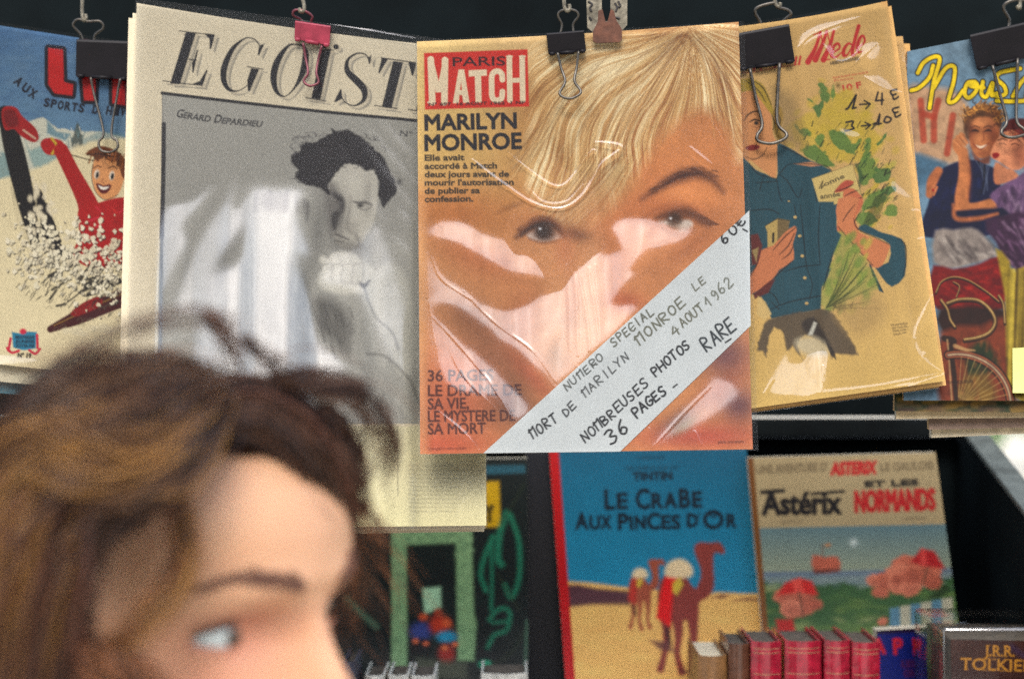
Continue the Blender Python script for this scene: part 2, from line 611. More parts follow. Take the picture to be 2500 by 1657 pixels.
def sleeve(base, name, parent, tilts, ridges, wr_seed, grow=(0, 0, 0, 0), wrinkle=.35, film=None, pitch=2.6, lift=.004, skyline=24., flat=14., hold=1.):
    """clear film over a sheet. tilts: outlines where the film leans back and so mirrors the sky above the roofs;
    ridges: folds that stand up from it. All of it is real relief on the film."""
    l_, t_, r_, b_ = grow
    c = [(base.X[0, 0] - l_, base.Y[0, 0] - t_), (base.X[0, -1] + r_, base.Y[0, -1] - t_),
         (base.X[-1, -1] + r_, base.Y[-1, -1] + b_), (base.X[-1, 0] - l_, base.Y[-1, 0] + b_)]
    S = Sheet(c, 1, 1, (0, 0, 0), pitch)
    S.D = base.plane(S.Y)
    for f, pts, a, soft in tilts:
        S.f = f
        S.poly(pts, (255, 255, 255), soft, a, 4)
    mask = S.C[..., 0].copy()
    S.C[:] = 0
    # tilt wanted so that the mirror direction clears the skyline
    dz = np.gradient(-(S.Y - 828.5) * K * S.D, axis=0)            # negative going down
    slope0 = np.gradient(S.D, axis=0) / np.minimum(dz, -1e-7)     # dY/dz of the sheet
    lean0 = np.degrees(np.arctan(slope0))
    view = np.degrees(np.arctan(-(S.Y - 828.5) * K))
    mirror = 2 * lean0 + view                                     # elevation the flat sheet mirrors
    need = np.clip((skyline + 5 - mirror) / 2, 1, 12)
    rest = np.clip((flat - mirror) / 2, -7, .5)
    st = fbm(S.X * 3.2 + S.Y * 1.4, S.Y * .25 - S.X * .1, 70, wr_seed) - .5    # long fine streaks in the film
    fine = fbm(S.X * 1.2 + S.Y * 1.5, S.Y * .35 - S.X * .3, 30, wr_seed + 5) - .5
    t = mask * (need + (st * 9 + fine * 5) * wrinkle) + (1 - mask) * (rest + st * 3 * wrinkle)
    h = np.cumsum(np.tan(np.radians(t)) * -dz, axis=0)
    h = h - hold * h[-1:] * S.v                                   # the film is held at the top, less so at the foot
    h = blur(blur(blur(h, 9, 1), 7, 1), 3, 0)
    edge = np.minimum(1, np.minimum(S.u, 1 - S.u) * 12)
    h = h * (.25 + .75 * edge)
    h = h - h.min() * 0
    rid = np.zeros_like(h)
    for f, pts, wd, hh in ridges:
        S.C[:] = 0
        S.f = f
        n_ = len(pts)
        S.line(pts, [wd * (.2 if q in (0, n_ - 1) and n_ > 2 else 1) for q in range(n_)], (255, 255, 255), wd * FRAMES[f][2] * .5, 1., 6)
        rid = np.maximum(rid, S.C[..., 0] * hh * .2)
    wr = (fbm(S.X, S.Y, 120, wr_seed + 9) - .5) * .0008 * wrinkle
    hh = np.maximum(h, -lift + .001) + rid + wr
    S.D = S.D - lift - np.maximum(hh, -lift + .0006)
    me = grid_mesh(name, S.verts(0))
    return link(name, me, film or M_FILM, parent)


def root_at(s, name, label, cat, group=None):
    p = s.verts(0)[-1, s.nc // 2]
    return thing(name, Vector(p), label, cat, group)


# ------------------------------------------------------------------ ski magazine (left)
def make_ski():
    s = Sheet([(-175, 36), (420, 128), (412, 935), (-190, 868)], 1.232, 1.205, (226, 213, 178))
    s.f = 'A'
    s.vgrad(90, 520, (84, 122, 160), (112, 146, 172), 1, ((s.Y < 330 + (s.X - 0) * .05)).astype(float))
    for i in range(500):                                  # painted sky mottling
        x, y = random.uniform(-300, 560), random.uniform(60, 520)
        s.blob((x, y), random.uniform(15, 50), random.uniform(6, 14), random.choice([(70, 108, 150), (120, 150, 175), (100, 132, 160)]), .25, random.uniform(-30, 30))
    # mountains
    s.poly([(-320, 560), (-60, 520), (60, 545), (130, 515), (185, 500), (240, 545), (330, 560), (420, 560), (560, 590), (760, 600), (760, 760), (-320, 800)], (206, 206, 190), 2, 1, 0, 0, 2)
    s.poly([(-320, 760), (0, 770), (60, 740), (100, 690), (-20, 640), (-320, 620)], (126, 158, 160), 4, .8, 3)
    s.poly([(150, 720), (230, 690), (260, 640), (200, 610), (130, 640), (110, 600)], (130, 165, 165), 4, .7, 3)
    s.poly([(200, 510), (240, 560), (300, 570), (280, 600), (200, 570)], (96, 140, 156), 3, .8)
    s.poly([(340, 600), (420, 560), (530, 570), (530, 620), (380, 640)], (120, 152, 156), 3, .5)
    s.poly([(330, 520), (352, 590), (360, 625), (310, 630), (300, 600)], (90, 100, 96), 2, .9, 0, 0, 3)
    for i in range(60):
        x, y = random.uniform(-200, 520), random.uniform(540, 650)
        s.line([(x, y), (x + random.uniform(-14, 10), y + random.uniform(10, 30))], 4, random.choice([(90, 130, 140), (230, 228, 214), (120, 150, 150)]), 1, .6, 0)
    # snow slope
    s.poly([(-330, 770), (0, 765), (90, 740), (200, 700), (330, 620), (450, 590), (760, 600), (760, 1600), (-330, 1600)], (229, 217, 182), 5, 1, 0, 0, 3)
    for i in range(170):
        x, y = random.uniform(-300, 540), random.uniform(700, 1100)
        s.line([(x, y), (x + random.uniform(6, 30), y + random.uniform(20, 70))], 2.2, (168, 158, 130), 1, .35, 0)
    for i in range(14):
        s.line([(40 + i * 6, 770 + i * 14), (70 + i * 6, 930), (120 + i * 3, 1040)], 1.6, (140, 130, 110), 1, .45)
    # title
    for dx, c in ((0, (26, 26, 44)), (1, (196, 34, 36))):
        g = 9 if dx == 0 else 0
        s.poly([(205, 205), (268, 212), (272, 350), (312, 360), (308, 408), (232, 398), (205, 360)], c, 1.6, 1, 0, g)
        s.poly([(350, 335), (408, 340), (404, 430), (358, 428)], c, 1.6, 1, 0, g)
        s.poly([(350, 170), (408, 175), (404, 345), (358, 340)], c, 1.6, 1, 0, g)
        s.poly([(478, 220), (535, 230), (532, 450), (478, 440)], c, 1.6, 1, 0, g)
        s.poly([(560, 230), (640, 240), (640, 450), (580, 450)], c, 1.6, 1, 0, g)
    for ch, x, y, a in (("A", 58, 352, 42), ("U", 90, 382, 36), ("X", 120, 408, 30)):
        r = math.radians(a)
        s.text(ch, (x, y), (x + 26 * math.cos(r), y + 26 * math.sin(r)), 36, (30, 34, 52), 2.4)
    for i, ch in enumerate("SPORTS D'HIVER"):
        if ch in " '":
            if ch == "'": s.line([(462, 452), (458, 466)], 5, (30, 34, 52))
            continue
        x = 186 + i * 29.5
        y = 450 + 40 * (i / 7) - 10 * (i / 7) ** 2
        s.text(ch, (x, y + 2), (x + 21, y + 6), 34, (30, 34, 52), 2.2)
    # skier: boot, ski, mitten, arm, head, jacket
    s.line([(20, 480), (60, 640), (110, 850), (150, 1040)], [60, 84, 78, 40], (26, 24, 30), 2)
    s.line([(160, 820), (220, 1000), (260, 1090)], [34, 60, 26], (26, 24, 30), 2, 1, 6, 3)
    s.poly([(8, 470), (30, 452), (70, 460), (95, 495), (150, 545), (165, 590), (140, 606), (90, 580), (60, 550), (25, 555), (10, 520)], (170, 30, 34), 1.6, 1, 4)
    s.poly([(15, 475), (60, 470), (80, 530), (30, 540)], (110, 22, 30), 3, .7, 3)
    s.line([(100, 555), (150, 590)], 9, (206, 170, 150))
    for i in range(30):
        x, y = random.uniform(120, 240), random.uniform(760, 1000)
        s.blob((x, y), random.uniform(5, 14), random.uniform(10, 22), (226, 216, 190), .9, random.uniform(-40, 0), 4)
    s.poly([(172, 615), (190, 590), (230, 590), (268, 605), (270, 650), (235, 660), (195, 655)], (178, 32, 34), 1.6, 1, 4)
    s.line([(220, 590), (240, 620), (222, 655)], 11, (200, 170, 60))
    s.line([(268, 650), (420, 692)], 5, (120, 110, 90))
    s.line([(260, 640), (310, 740), (370, 860), (395, 960)], [62, 66, 84, 120], (178, 28, 30), 1.6)
    s.poly([(340, 890), (400, 870), (460, 850), (530, 840), (640, 860), (660, 1100), (520, 1120), (450, 1140), (360, 1130), (310, 1080), (340, 1000), (330, 930)], (182, 28, 32), 1.8, 1, 4)
    for i in range(24):
        x = random.uniform(340, 520)
        y = random.uniform(880, 1110)
        s.line([(x, y), (x + random.uniform(10, 40), y + random.uniform(-20, 20))], random.uniform(3, 9), random.choice([(150, 22, 30), (226, 70, 66), (222, 60, 90)]), 1.5, .6, 0)
    s.poly([(395, 700), (420, 662), (480, 660), (525, 690), (528, 760), (500, 830), (450, 850), (410, 820), (392, 760)], (222, 164, 112), 1.6, 1, 4)
    s.poly([(362, 655), (400, 628), (440, 622), (500, 645), (540, 690), (545, 770), (518, 750), (500, 690), (470, 690), (440, 668), (415, 690), (398, 668)], (128, 74, 34), 1.6, 1, 2)
    for i in range(26):
        x = random.uniform(385, 530)
        s.line([(x, 640 + abs(x - 440) * .2), (x + random.uniform(-20, 16), 672 + abs(x - 440) * .5)], 4, random.choice([(176, 112, 50), (84, 46, 24), (60, 34, 20)]), 1, .8, 0)
    s.line([(370, 660), (420, 655), (480, 668)], 5, (70, 40, 24))
    for c in ((412, 742), (476, 748)):
        s.blob(c, 11, 20, (236, 226, 210), 1, 8, 6)
        s.blob((c[0] + 2, c[1] + 3), 7, 15, (30, 24, 30), 1, 8, 6)
    s.line([(398, 716), (415, 706), (430, 712)], 4, (90, 50, 30))
    s.line([(462, 716), (480, 708), (498, 718)], 4, (90, 50, 30))
    s.poly([(414, 785), (440, 795), (468, 790), (455, 815), (432, 818)], (110, 30, 30), 1.5, 1, 3, 3)
    s.poly([(418, 788), (440, 797), (464, 793), (452, 806), (430, 806)], (238, 232, 220), 1.2, 1, 2)
    s.line([(440, 760), (432, 775), (444, 780)], 3, (160, 96, 60))
    s.line([(395, 700), (390, 760), (410, 822), (450, 850), (500, 830)], 3.4, (60, 34, 28), 1, .8)
    # powder snow, black shading, second ski
    s.line([(215, 1400), (330, 1350), (440, 1300), (560, 1250), (700, 1190)], [30, 62, 74, 80, 80], (84, 24, 32), 2)
    s.line([(230, 1385), (440, 1285), (700, 1170)], 6, (150, 116, 60), 1, .9)
    s.poly([(300, 1330), (350, 1290), (420, 1260), (430, 1300), (330, 1345)], (150, 30, 34), 2, 1, 3)
    for i in range(26):
        x = random.uniform(200, 530)
        y = 1230 + (530 - x) * .22 + random.uniform(-150, 10)
        s.line([(x, y), (x + random.uniform(20, 60), y - random.uniform(4, 36))], random.uniform(6, 22), (28, 26, 30), 1.6, .9, 0)
    for i in range(520):
        t = random.random()
        x = 80 + 440 * t + random.gauss(0, 40)
        y = 1050 + 190 * t * random.random() + random.gauss(0, 70)
        r = random.uniform(4, 13)
        pp = [(x + r * random.uniform(.5, 1.4) * math.cos(q), y + r * random.uniform(.5, 1.5) * math.sin(q)) for q in np.linspace(0, 5.6, 8)]
        if random.random() < .85:
            s.poly(np.array(pp) + (random.uniform(2, 5), random.uniform(2, 7)), (52, 48, 46), 1., .8)
        s.poly(pp, random.choice([(232, 224, 198), (222, 212, 186), (240, 232, 208)]), 1., .97)
    for i in range(120):
        x = random.uniform(60, 520)
        y = 1130 + (x - 60) * .2 + random.uniform(-50, 140)
        s.line([(x, y), (x + random.uniform(8, 22), y - random.uniform(8, 30))], 4, (58, 54, 50), 1, .7, 0)
    for i in range(30):
        x, y = random.uniform(190, 530), 1260 + random.uniform(-60, 150)
        s.line([(x, y), (x + 14, y - 10), (x + 26, y + 2)], 3, (120, 112, 92), 1, .6)
    for i in range(16):
        x = random.uniform(240, 530)
        s.blob((x, 1420 - (x - 240) * .1 + random.uniform(-12, 12)), 20, 14, (226, 216, 186), .9, 0, 4)
    # emblem
    s.poly([(50, 1412), (85, 1418), (100, 1410), (156, 1412), (152, 1482), (100, 1490), (56, 1478)], (56, 140, 168), 1.5)
    s.blob((98, 1410), 15, 13, (208, 52, 82), 1, 0, 6)
    for p in ([(45, 1440), (38, 1480), (34, 1490)], [(30, 1480), (50, 1500), (80, 1492)], [(170, 1485), (150, 1505), (125, 1490)], [(158, 1425), (160, 1480)]):
        s.line(p, 11, (208, 52, 82))
    for yy, t in ((1440, "BIBLIOTHEQUE"), (1458, "JEUNESSE"), (1476, "JOYEUSE")):
        s.text(t, (66, yy), (146, yy + 1), 12, (24, 44, 70), .8)
    s.text("N° 19", (76, 1520), (132, 1522), 18, (36, 34, 34), 1.6)
    s.C *= .9
    s.grain(.08, 3)
    r = root_at(s, "magazine", "old comic magazine with a red skier in powder snow, hanging at the far left", "magazine", "magazines clipped to the rail")
    s.mesh("cover", M_PRINT, r)
    s.block("pages", M_PAGES, r, .004)
    sleeve(s, "plastic_sleeve", r, [('A', [(60, 130), (330, 165), (330, 230), (230, 250), (150, 190)], .5, 14), ('A', [(-200, 1500), (130, 1520), (140, 1545), (-200, 1560)], .8, 4)], [], 41, (0, 8, 6, 4), .3, M_THINFILM)
    return s


# ------------------------------------------------------------------ large black and white magazine
EGO = [(334, 8), (1180, 124), (1187, 1282), (302, 1292)]


def ego_warp(u, v):
    return 3 * np.sin(u * 3.1) * (1 - v), 9 * np.sin(u * math.pi) * (1 - v) - 6 * (u > .97) * 0


def make_ego():
    paper = (224, 214, 190)
    s = Sheet(EGO, 1.192, 1.148, paper, 1.75, ego_warp)
    s.C *= (.97 + .05 * fbm(s.X, s.Y, 240, 4))[..., None]
    s.vgrad(1040, 1300, (226, 220, 186), (232, 226, 178), .8)
    ink, gr = (34, 34, 42), (150, 146, 136)
    s.f = 'B'
    letters = []
    # E
    letters += [('p', [(345, 176), (400, 180), (312, 462), (258, 458)]), ('l', [(308, 170), (400, 182), (500, 192)], 5), ('p', [(446, 186), (503, 192), (483, 268), (474, 268), (474, 215)]),
                ('l', [(362, 326), (402, 330)], 6), ('p', [(404, 276), (413, 274), (400, 330), (387, 398), (379, 396), (378, 345), (392, 318)]), ('l', [(218, 443), (330, 458), (434, 468)], 5),
                ('p', [(456, 384), (464, 386), (436, 470), (372, 463), (420, 445)])]
    # G
    letters += [('v', [(752, 258), (722, 218), (668, 212), (600, 270), (556, 365), (552, 440), (580, 490), (630, 498), (678, 470), (700, 440)], [5, 6, 8, 24, 34, 30, 18, 6, 5, 4]),
                ('p', [(775, 238), (745, 306), (738, 300), (742, 262), (752, 250)]), ('p', [(702, 374), (745, 380), (694, 500), (684, 498), (680, 440)]), ('l', [(680, 366), (766, 380)], 5)]
    # O
    letters += [('v', [(958, 245), (905, 252), (848, 330), (824, 420), (840, 500), (886, 528), (940, 480), (984, 395), (1000, 310), (990, 258), (958, 245)], [6, 14, 34, 36, 22, 6, 12, 34, 36, 18, 6])]
    # I with diaeresis
    letters += [('p', [(1086, 272), (1136, 276), (1080, 545), (1030, 538)]), ('l', [(1062, 262), (1152, 276)], 5), ('l', [(1000, 535), (1110, 553)], 5), ('v', [(1164, 257), (1167, 258)], [28, 28]), ('v', [(1098, 252), (1100, 252)], [28, 28])]
    # S
    letters += [('v', [(1350, 345), (1330, 302), (1280, 294), (1230, 330), (1228, 390), (1275, 440), (1318, 490), (1318, 545), (1270, 578), (1215, 560), (1185, 505)], [4, 6, 9, 16, 30, 38, 36, 22, 8, 6, 4]),
                ('p', [(1360, 300), (1352, 352), (1345, 350), (1340, 318)]), ('p', [(1188, 490), (1196, 492), (1200, 540), (1165, 560), (1155, 556)])]
    # T, E
    letters += [('p', [(1478, 335), (1532, 342), (1470, 592), (1416, 586)]), ('l', [(1412, 318), (1500, 330), (1602, 345)], 6), ('p', [(1416, 316), (1450, 324), (1404, 402), (1396, 400)]),
                ('p', [(1560, 340), (1606, 346), (1588, 416), (1580, 414)]), ('l', [(1376, 578), (1500, 595)], 5),
                ('l', [(1560, 600), (1700, 618)], 6), ('p', [(1690, 360), (1750, 366), (1660, 615), (1600, 608)]), ('l', [(1650, 352), (1850, 380)], 6)]

    def draw(dx, dy, c, a):
        for L in letters:
            p = np.array(L[1], float) + (dx, dy)
            if L[0] == 'p': s.poly(p, c, 1., a)
            elif L[0] == 'l': s.line(p, L[2], c, .8, a)
            else: s.line(p, L[2], c, 1., a, 8)
    draw(24, 20, gr, .75)
    draw(14, 12, (212, 202, 180), .8)
    draw(0, 0, ink, 1)
    # photograph
    x_l = 395.5 - (s.Y - 230) * .0085
    top = 225 + (s.X - 395) * .1145
    ph = np.clip((s.X - x_l) / 2 + .5, 0, 1) * np.clip((s.Y - top) / 2 + .5, 0, 1) * np.clip((1034 - s.Y) / 2 + .5, 0, 1)
    keep = s.C.copy()
    s.vgrad(230, 1034, (180, 179, 171), (164, 163, 157), 1, np.ones_like(s.X))
    s.C *= (.93 + .14 * fbm(s.X, s.Y, 300, 14))[..., None]
    s.f = 'K'
    # coat
    coat = (176, 175, 168)
    s.poly([(540, 535), (700, 505), (880, 500), (1000, 560), (1040, 700), (1080, 900), (1200, 860), (1400, 800), (1560, 900), (1620, 2000), (-100, 2000), (20, 1350), (250, 1000), (430, 760)], coat, 30, .9, 5)
    s.blob((700, 760), 190, 260, (182, 181, 174), .7, 8)
    s.blob((560, 1250), 300, 260, (168, 167, 160), .6, 20)
    s.blob((960, 760), 60, 240, (112, 111, 108), .6, 6)
    s.blob((420, 900), 60, 260, (118, 117, 114), .6, 24)
    s.blob((760, 1400), 120, 300, (128, 127, 122), .6, -12)
    s.blob((1420, 1250), 90, 260, (126, 125, 122), .6, -8)
    for i in range(140):
        x, y = random.uniform(300, 1500), random.uniform(900, 1900)
        s.line([(x, y), (x + random.uniform(-60, 60), y + random.uniform(60, 200)), (x + random.uniform(-90, 90), y + random.uniform(200, 300))], random.uniform(6, 26), random.choice([(146, 146, 142), (192, 191, 184), (130, 130, 128), (204, 202, 196)]), 9, .25)
    for i in range(60):
        x = random.uniform(590, 900)
        y = 520 + random.uniform(0, 40) + max(0, x - 800) * .5
        s.line([(x, y), (x + random.uniform(-14, 14), y + random.uniform(30, 110))], random.uniform(5, 14), random.choice([(108, 106, 106), (130, 128, 126), (90, 88, 90)]), 6, .3, 0)
    # face
    skin = (194, 191, 181)
    s.poly([(1050, 420), (1110, 365), (1180, 370), (1240, 388), (1285, 395), (1310, 480), (1305, 600), (1285, 690), (1230, 800), (1160, 860), (1080, 840), (1040, 760), (1035, 600), (1015, 500)], skin, 4, 1, 4)
    s.poly([(1015, 480), (1060, 480), (1095, 560), (1110, 620), (1080, 700), (1050, 760), (1030, 780), (1000, 620)], (120, 117, 114), 9, .85, 4)
    s.poly([(1030, 530), (1090, 545), (1114, 590), (1100, 650), (1082, 648), (1086, 600)], (58, 55, 60), 5, .95, 3)
    s.poly([(1036, 670), (1060, 640), (1084, 655), (1062, 740), (1046, 750)], (56, 54, 58), 4, .95, 3)
    s.line([(1165, 585), (1200, 592), (1240, 590), (1275, 606)], [6, 16, 16, 6], (70, 66, 68), 3, .9)
    s.blob((1206, 608), 20, 12, (44, 42, 46), .95, 5, 3)
    s.line([(1190, 622), (1230, 634), (1270, 618)], 5, (110, 106, 104), 2, .8)
    s.line([(1150, 560), (1140, 650), (1128, 730), (1150, 770)], [8, 10, 14, 10], (140, 136, 130), 6, .7)
    s.blob((1160, 735), 30, 40, (150, 146, 138), .5, 0)
    s.line([(1180, 780), (1200, 830), (1190, 850)], 14, (110, 106, 102), 5, .7)
    s.line([(1060, 775), (1100, 792), (1135, 806)], [12, 10, 6], (84, 80, 80), 3, .9)
    s.line([(1060, 815), (1100, 822)], 10, (100, 97, 94), 4, .8)
    s.blob((1180, 480), 80, 70, (208, 205, 194), .5)
    s.blob((1250, 700), 36, 60, (206, 203, 192), .5, 10)
    s.blob((1080, 700), 40, 150, (96, 93, 91), .6, 6)
    s.blob((1250, 560), 26, 120, (140, 137, 130), .5)
    s.blob((1150, 850), 90, 40, (118, 115, 110), .7, 10)
    for i in range(0):
        x, y = random.uniform(1060, 1260), random.uniform(800, 930)
        s.line([(x, y), (x + random.uniform(-8, 8), y + 26)], 4, random.choice([(120, 117, 112), (210, 206, 196)]), 2, .4, 0)
    # hair
    hair = (46, 43, 49)
    s.poly([(793, 320), (850, 285), (848, 262), (885, 228), (925, 240), (990, 205), (1035, 185), (1040, 160), (1075, 172), (1130, 160), (1180, 190), (1215, 205), (1250, 245), (1285, 270), (1345, 330), (1385, 420), (1422, 505), (1395, 560), (1345, 615), (1325, 590), (1308, 540), (1312, 470), (1285, 395), (1240, 402), (1215, 380), (1170, 368), (1110, 366), (1065, 415), (1035, 455), (1018, 495), (1030, 545), (1000, 530), (960, 505), (870, 480), (822, 440), (835, 400), (812, 370)], hair, 3, 1, 2, 0, 2.5)
    for i in range(150):
        x, y = random.uniform(810, 1330), random.uniform(190, 470)
        if y > 380 and 1040 < x < 1300: continue
        r = random.uniform(10, 30)
        a = random.uniform(0, 6)
        s.line([(x + r * math.cos(a + t), y + r * .7 * math.sin(a + t)) for t in (0, .8, 1.6, 2.2)], random.uniform(3, 7), random.choice([(84, 80, 86), (28, 26, 32), (70, 66, 72), (36, 33, 39)]), 2, .55)
    s.blob((1435, 468), 16, 18, (80, 78, 80), .8)
    # hand and arm
    light = (204, 202, 192)
    s.poly([(955, 1050), (990, 970), (1040, 900), (1120, 880), (1260, 960), (1300, 1010), (1290, 1080), (1240, 1120), (1100, 1130), (985, 1100)], light, 6, .9, 4)
    s.poly([(1230, 1080), (1330, 960), (1420, 960), (1500, 1100), (1530, 1500), (1440, 1600), (1330, 1340), (1250, 1200)], (190, 189, 180), 8, .9, 4)
    s.line([(1045, 1050), (1140, 1060), (1215, 1075)], [6, 12, 10], (150, 146, 138), 5, .8)
    s.line([(1190, 1045), (1225, 1080), (1260, 1050)], [10, 24, 8], (60, 58, 58), 4, .95)
    s.line([(1225, 1080), (1262, 1190), (1310, 1280), (1390, 1350), (1430, 1450)], [14, 8, 12, 8, 12], (110, 110, 106), 4, .8)
    for k in range(4):
        x = 985 + k * 62
        s.line([(x, 905 + abs(k - 1.5) * 14), (x + 26, 960), (x + 20, 1040)], [44, 52, 46], (212 - k * 5, 210 - k * 5, 200 - k * 5), 5, .9)
        s.line([(x + 30, 905), (x + 54, 965), (x + 48, 1044)], [5, 9, 7], (128, 125, 120), 4, .45)
        s.line([(x - 4, 958), (x + 34, 950)], 5, (150, 147, 140), 3, .7, 0)
    s.line([(1010, 1075), (1100, 1100), (1190, 1092)], [30, 40, 30], (206, 204, 194), 6, .9)
    for i in range(8):
        x, y = random.uniform(960, 1120), random.uniform(900, 1040)
        s.line([(x, y), (x + random.uniform(20, 50), y + random.uniform(-30, 10))], random.uniform(5, 12), random.choice([(170, 166, 158), (220, 216, 206)]), 4, .5, 0)
    s.poly([(930, 1170), (1010, 1150), (1100, 1200), (1150, 1300), (1130, 1480), (1040, 1400), (960, 1330)], (104, 102, 98), 16, .85, 4)
    for i in range(50):
        x, y = random.uniform(930, 1150), random.uniform(1150, 1450)
        s.line([(x, y), (x + 20, y + 70)], 6, random.choice([(84, 82, 80), (140, 138, 132)]), 4, .4, 0)
    s.line([(1250, 1480), (1360, 1500), (1500, 1640), (1560, 1800)], 10, (96, 94, 92), 5, .7)
    s.f = 'B'
    s.text("N° 14", (1515, 742), (1660, 765), 30, (96, 96, 96), 1)
    dk = (52, 52, 58)
    for t, p0, p1, h in (("G", (290, 640), (322, 645), 44), ("ERARD", (328, 646), (474, 668), 32), ("D", (498, 670), (532, 674), 44), ("EPARDIEU", (538, 676), (756, 696), 32)):
        s.text(t, p0, p1, h, dk, 1.4, .8, .9, .22)
    s.C = s.C * ph[..., None] + keep * (1 - ph)[..., None]
    s.line([(214, 510), (600, 556), (1100, 612), (1605, 660), (1900, 694)], 17, ink, 1)
    s.line([(216, 500), (218, 680)], 3, (90, 90, 92), 1, .8)
    s.line([(224, 680), (220, 1000), (212, 1300)], 24, (62, 62, 66), 1.2)
    s.line([(212, 1300), (206, 1600), (196, 2320)], 20, (98, 98, 98), 1.5, .8)
    # contents lines in the bottom margin
    s.f = 'J'
    s.line([(455, 100), (456, 500)], 4, (120, 116, 104), 1.5, .7)
    for i in range(12):
        s.text(["Photographie", "Portrait de l'acteur", "Le grand entretien", "Theatre et cinema", "Rencontre a Paris", "Textes et images"][i % 6], (520, 330 + i * 24), (520 + [260, 330, 300, 310, 280, 290][i % 6], 332 + i * 24), 11, (160, 154, 130), .3, 1, .55)
    s.grain(.08, 5, .03)
    r = root_at(s, "magazine", "large cream magazine with a black and white portrait, hung by a red clip", "magazine", "magazines clipped to the rail")
    s.mesh("cover", M_PRINT, r)
    s.block("pages", M_PAGES, r, .004)
    tilts = [('K', [(30, 660), (200, 580), (352, 486), (260, 620), (180, 720), (190, 840), (120, 980), (40, 1100)], .75, 7),
             ('K', [(475, 440), (410, 560), (290, 740), (180, 960), (110, 1230), (290, 1230), (330, 1030), (420, 880), (505, 740), (535, 575), (470, 620)], .75, 10),
             ('K', [(545, 530), (720, 500), (880, 520), (840, 650), (900, 880), (840, 900), (830, 1020), (900, 1200), (960, 1400), (1100, 1600), (300, 1600), (290, 1200), (340, 1010), (500, 900)], 1., 22),
             ('K', [(0, 1100), (300, 1180), (400, 1500), (1100, 1560), (1300, 2000), (1000, 2500), (-200, 2500), (-160, 700), (-30, 1000)], .3, 30),
             ('K', [(1040, 880), (1160, 860), (1300, 700), (1420, 960), (1500, 1300), (1540, 1600), (1350, 1500), (1200, 1150), (960, 1060)], .6, 12)]
    for a, b in (((1235, 120), (1512, 460)), ((1330, 100), (1512, 310)), ((1222, 235), (1512, 610)), ((1240, 520), (1352, 692)), ((1430, 600), (1512, 730)), ((1390, 770), (1512, 890))):
        a, b = np.array(a, float), np.array(b, float)
        n = np.array([-(b - a)[1], (b - a)[0]]) / np.linalg.norm(b - a) * 9
        tilts.append(('K', [a, (a + b) / 2 + n, b + n * .6, b - n * .6, (a + b) / 2 - n], 1., 4))
    ridges = [('B', [(700, 62), (1100, 130), (1600, 215)], 12, .0015)]
    sleeve(s, "plastic_sleeve", r, tilts, ridges, 61, (4, 14, 4, 6), .26, M_THICKFILM, hold=.15)
    return s


def make_ego_copies():
    for i, (dx, dy, x2, y2, off, lab) in enumerate((
            (-10, 24, -3, 8, .006, "second cream large magazine, left edge showing behind the front portrait copy"),
            (-20, 36, -6, 15, .012, "rearmost cream large magazine behind the two copies of the portrait issue"))):
        c = [(EGO[0][0] + dx, EGO[0][1] + dy), (EGO[1][0] + x2, EGO[1][1] + 22), (EGO[2][0] + x2, EGO[2][1] + y2), (EGO[3][0] + dx, EGO[3][1] + y2 + 4)]
        s = Sheet(c, 1.192 + off, 1.148 + off, (222, 212, 188), 5, ego_warp)
        s.grain(.03, 70 + i)
        r = root_at(s, "magazine", lab, "magazine", "copies behind the black and white portrait issue")
        s.mesh("cover", M_PRINT, r)
        s.block("pages", M_PAGES, r, .004)
# ------------------------------------------------------------------ face magazine (centre) with its paper band
MATCH = [(1018, 102), (1803, 54), (1838, 1096), (1026, 1108)]


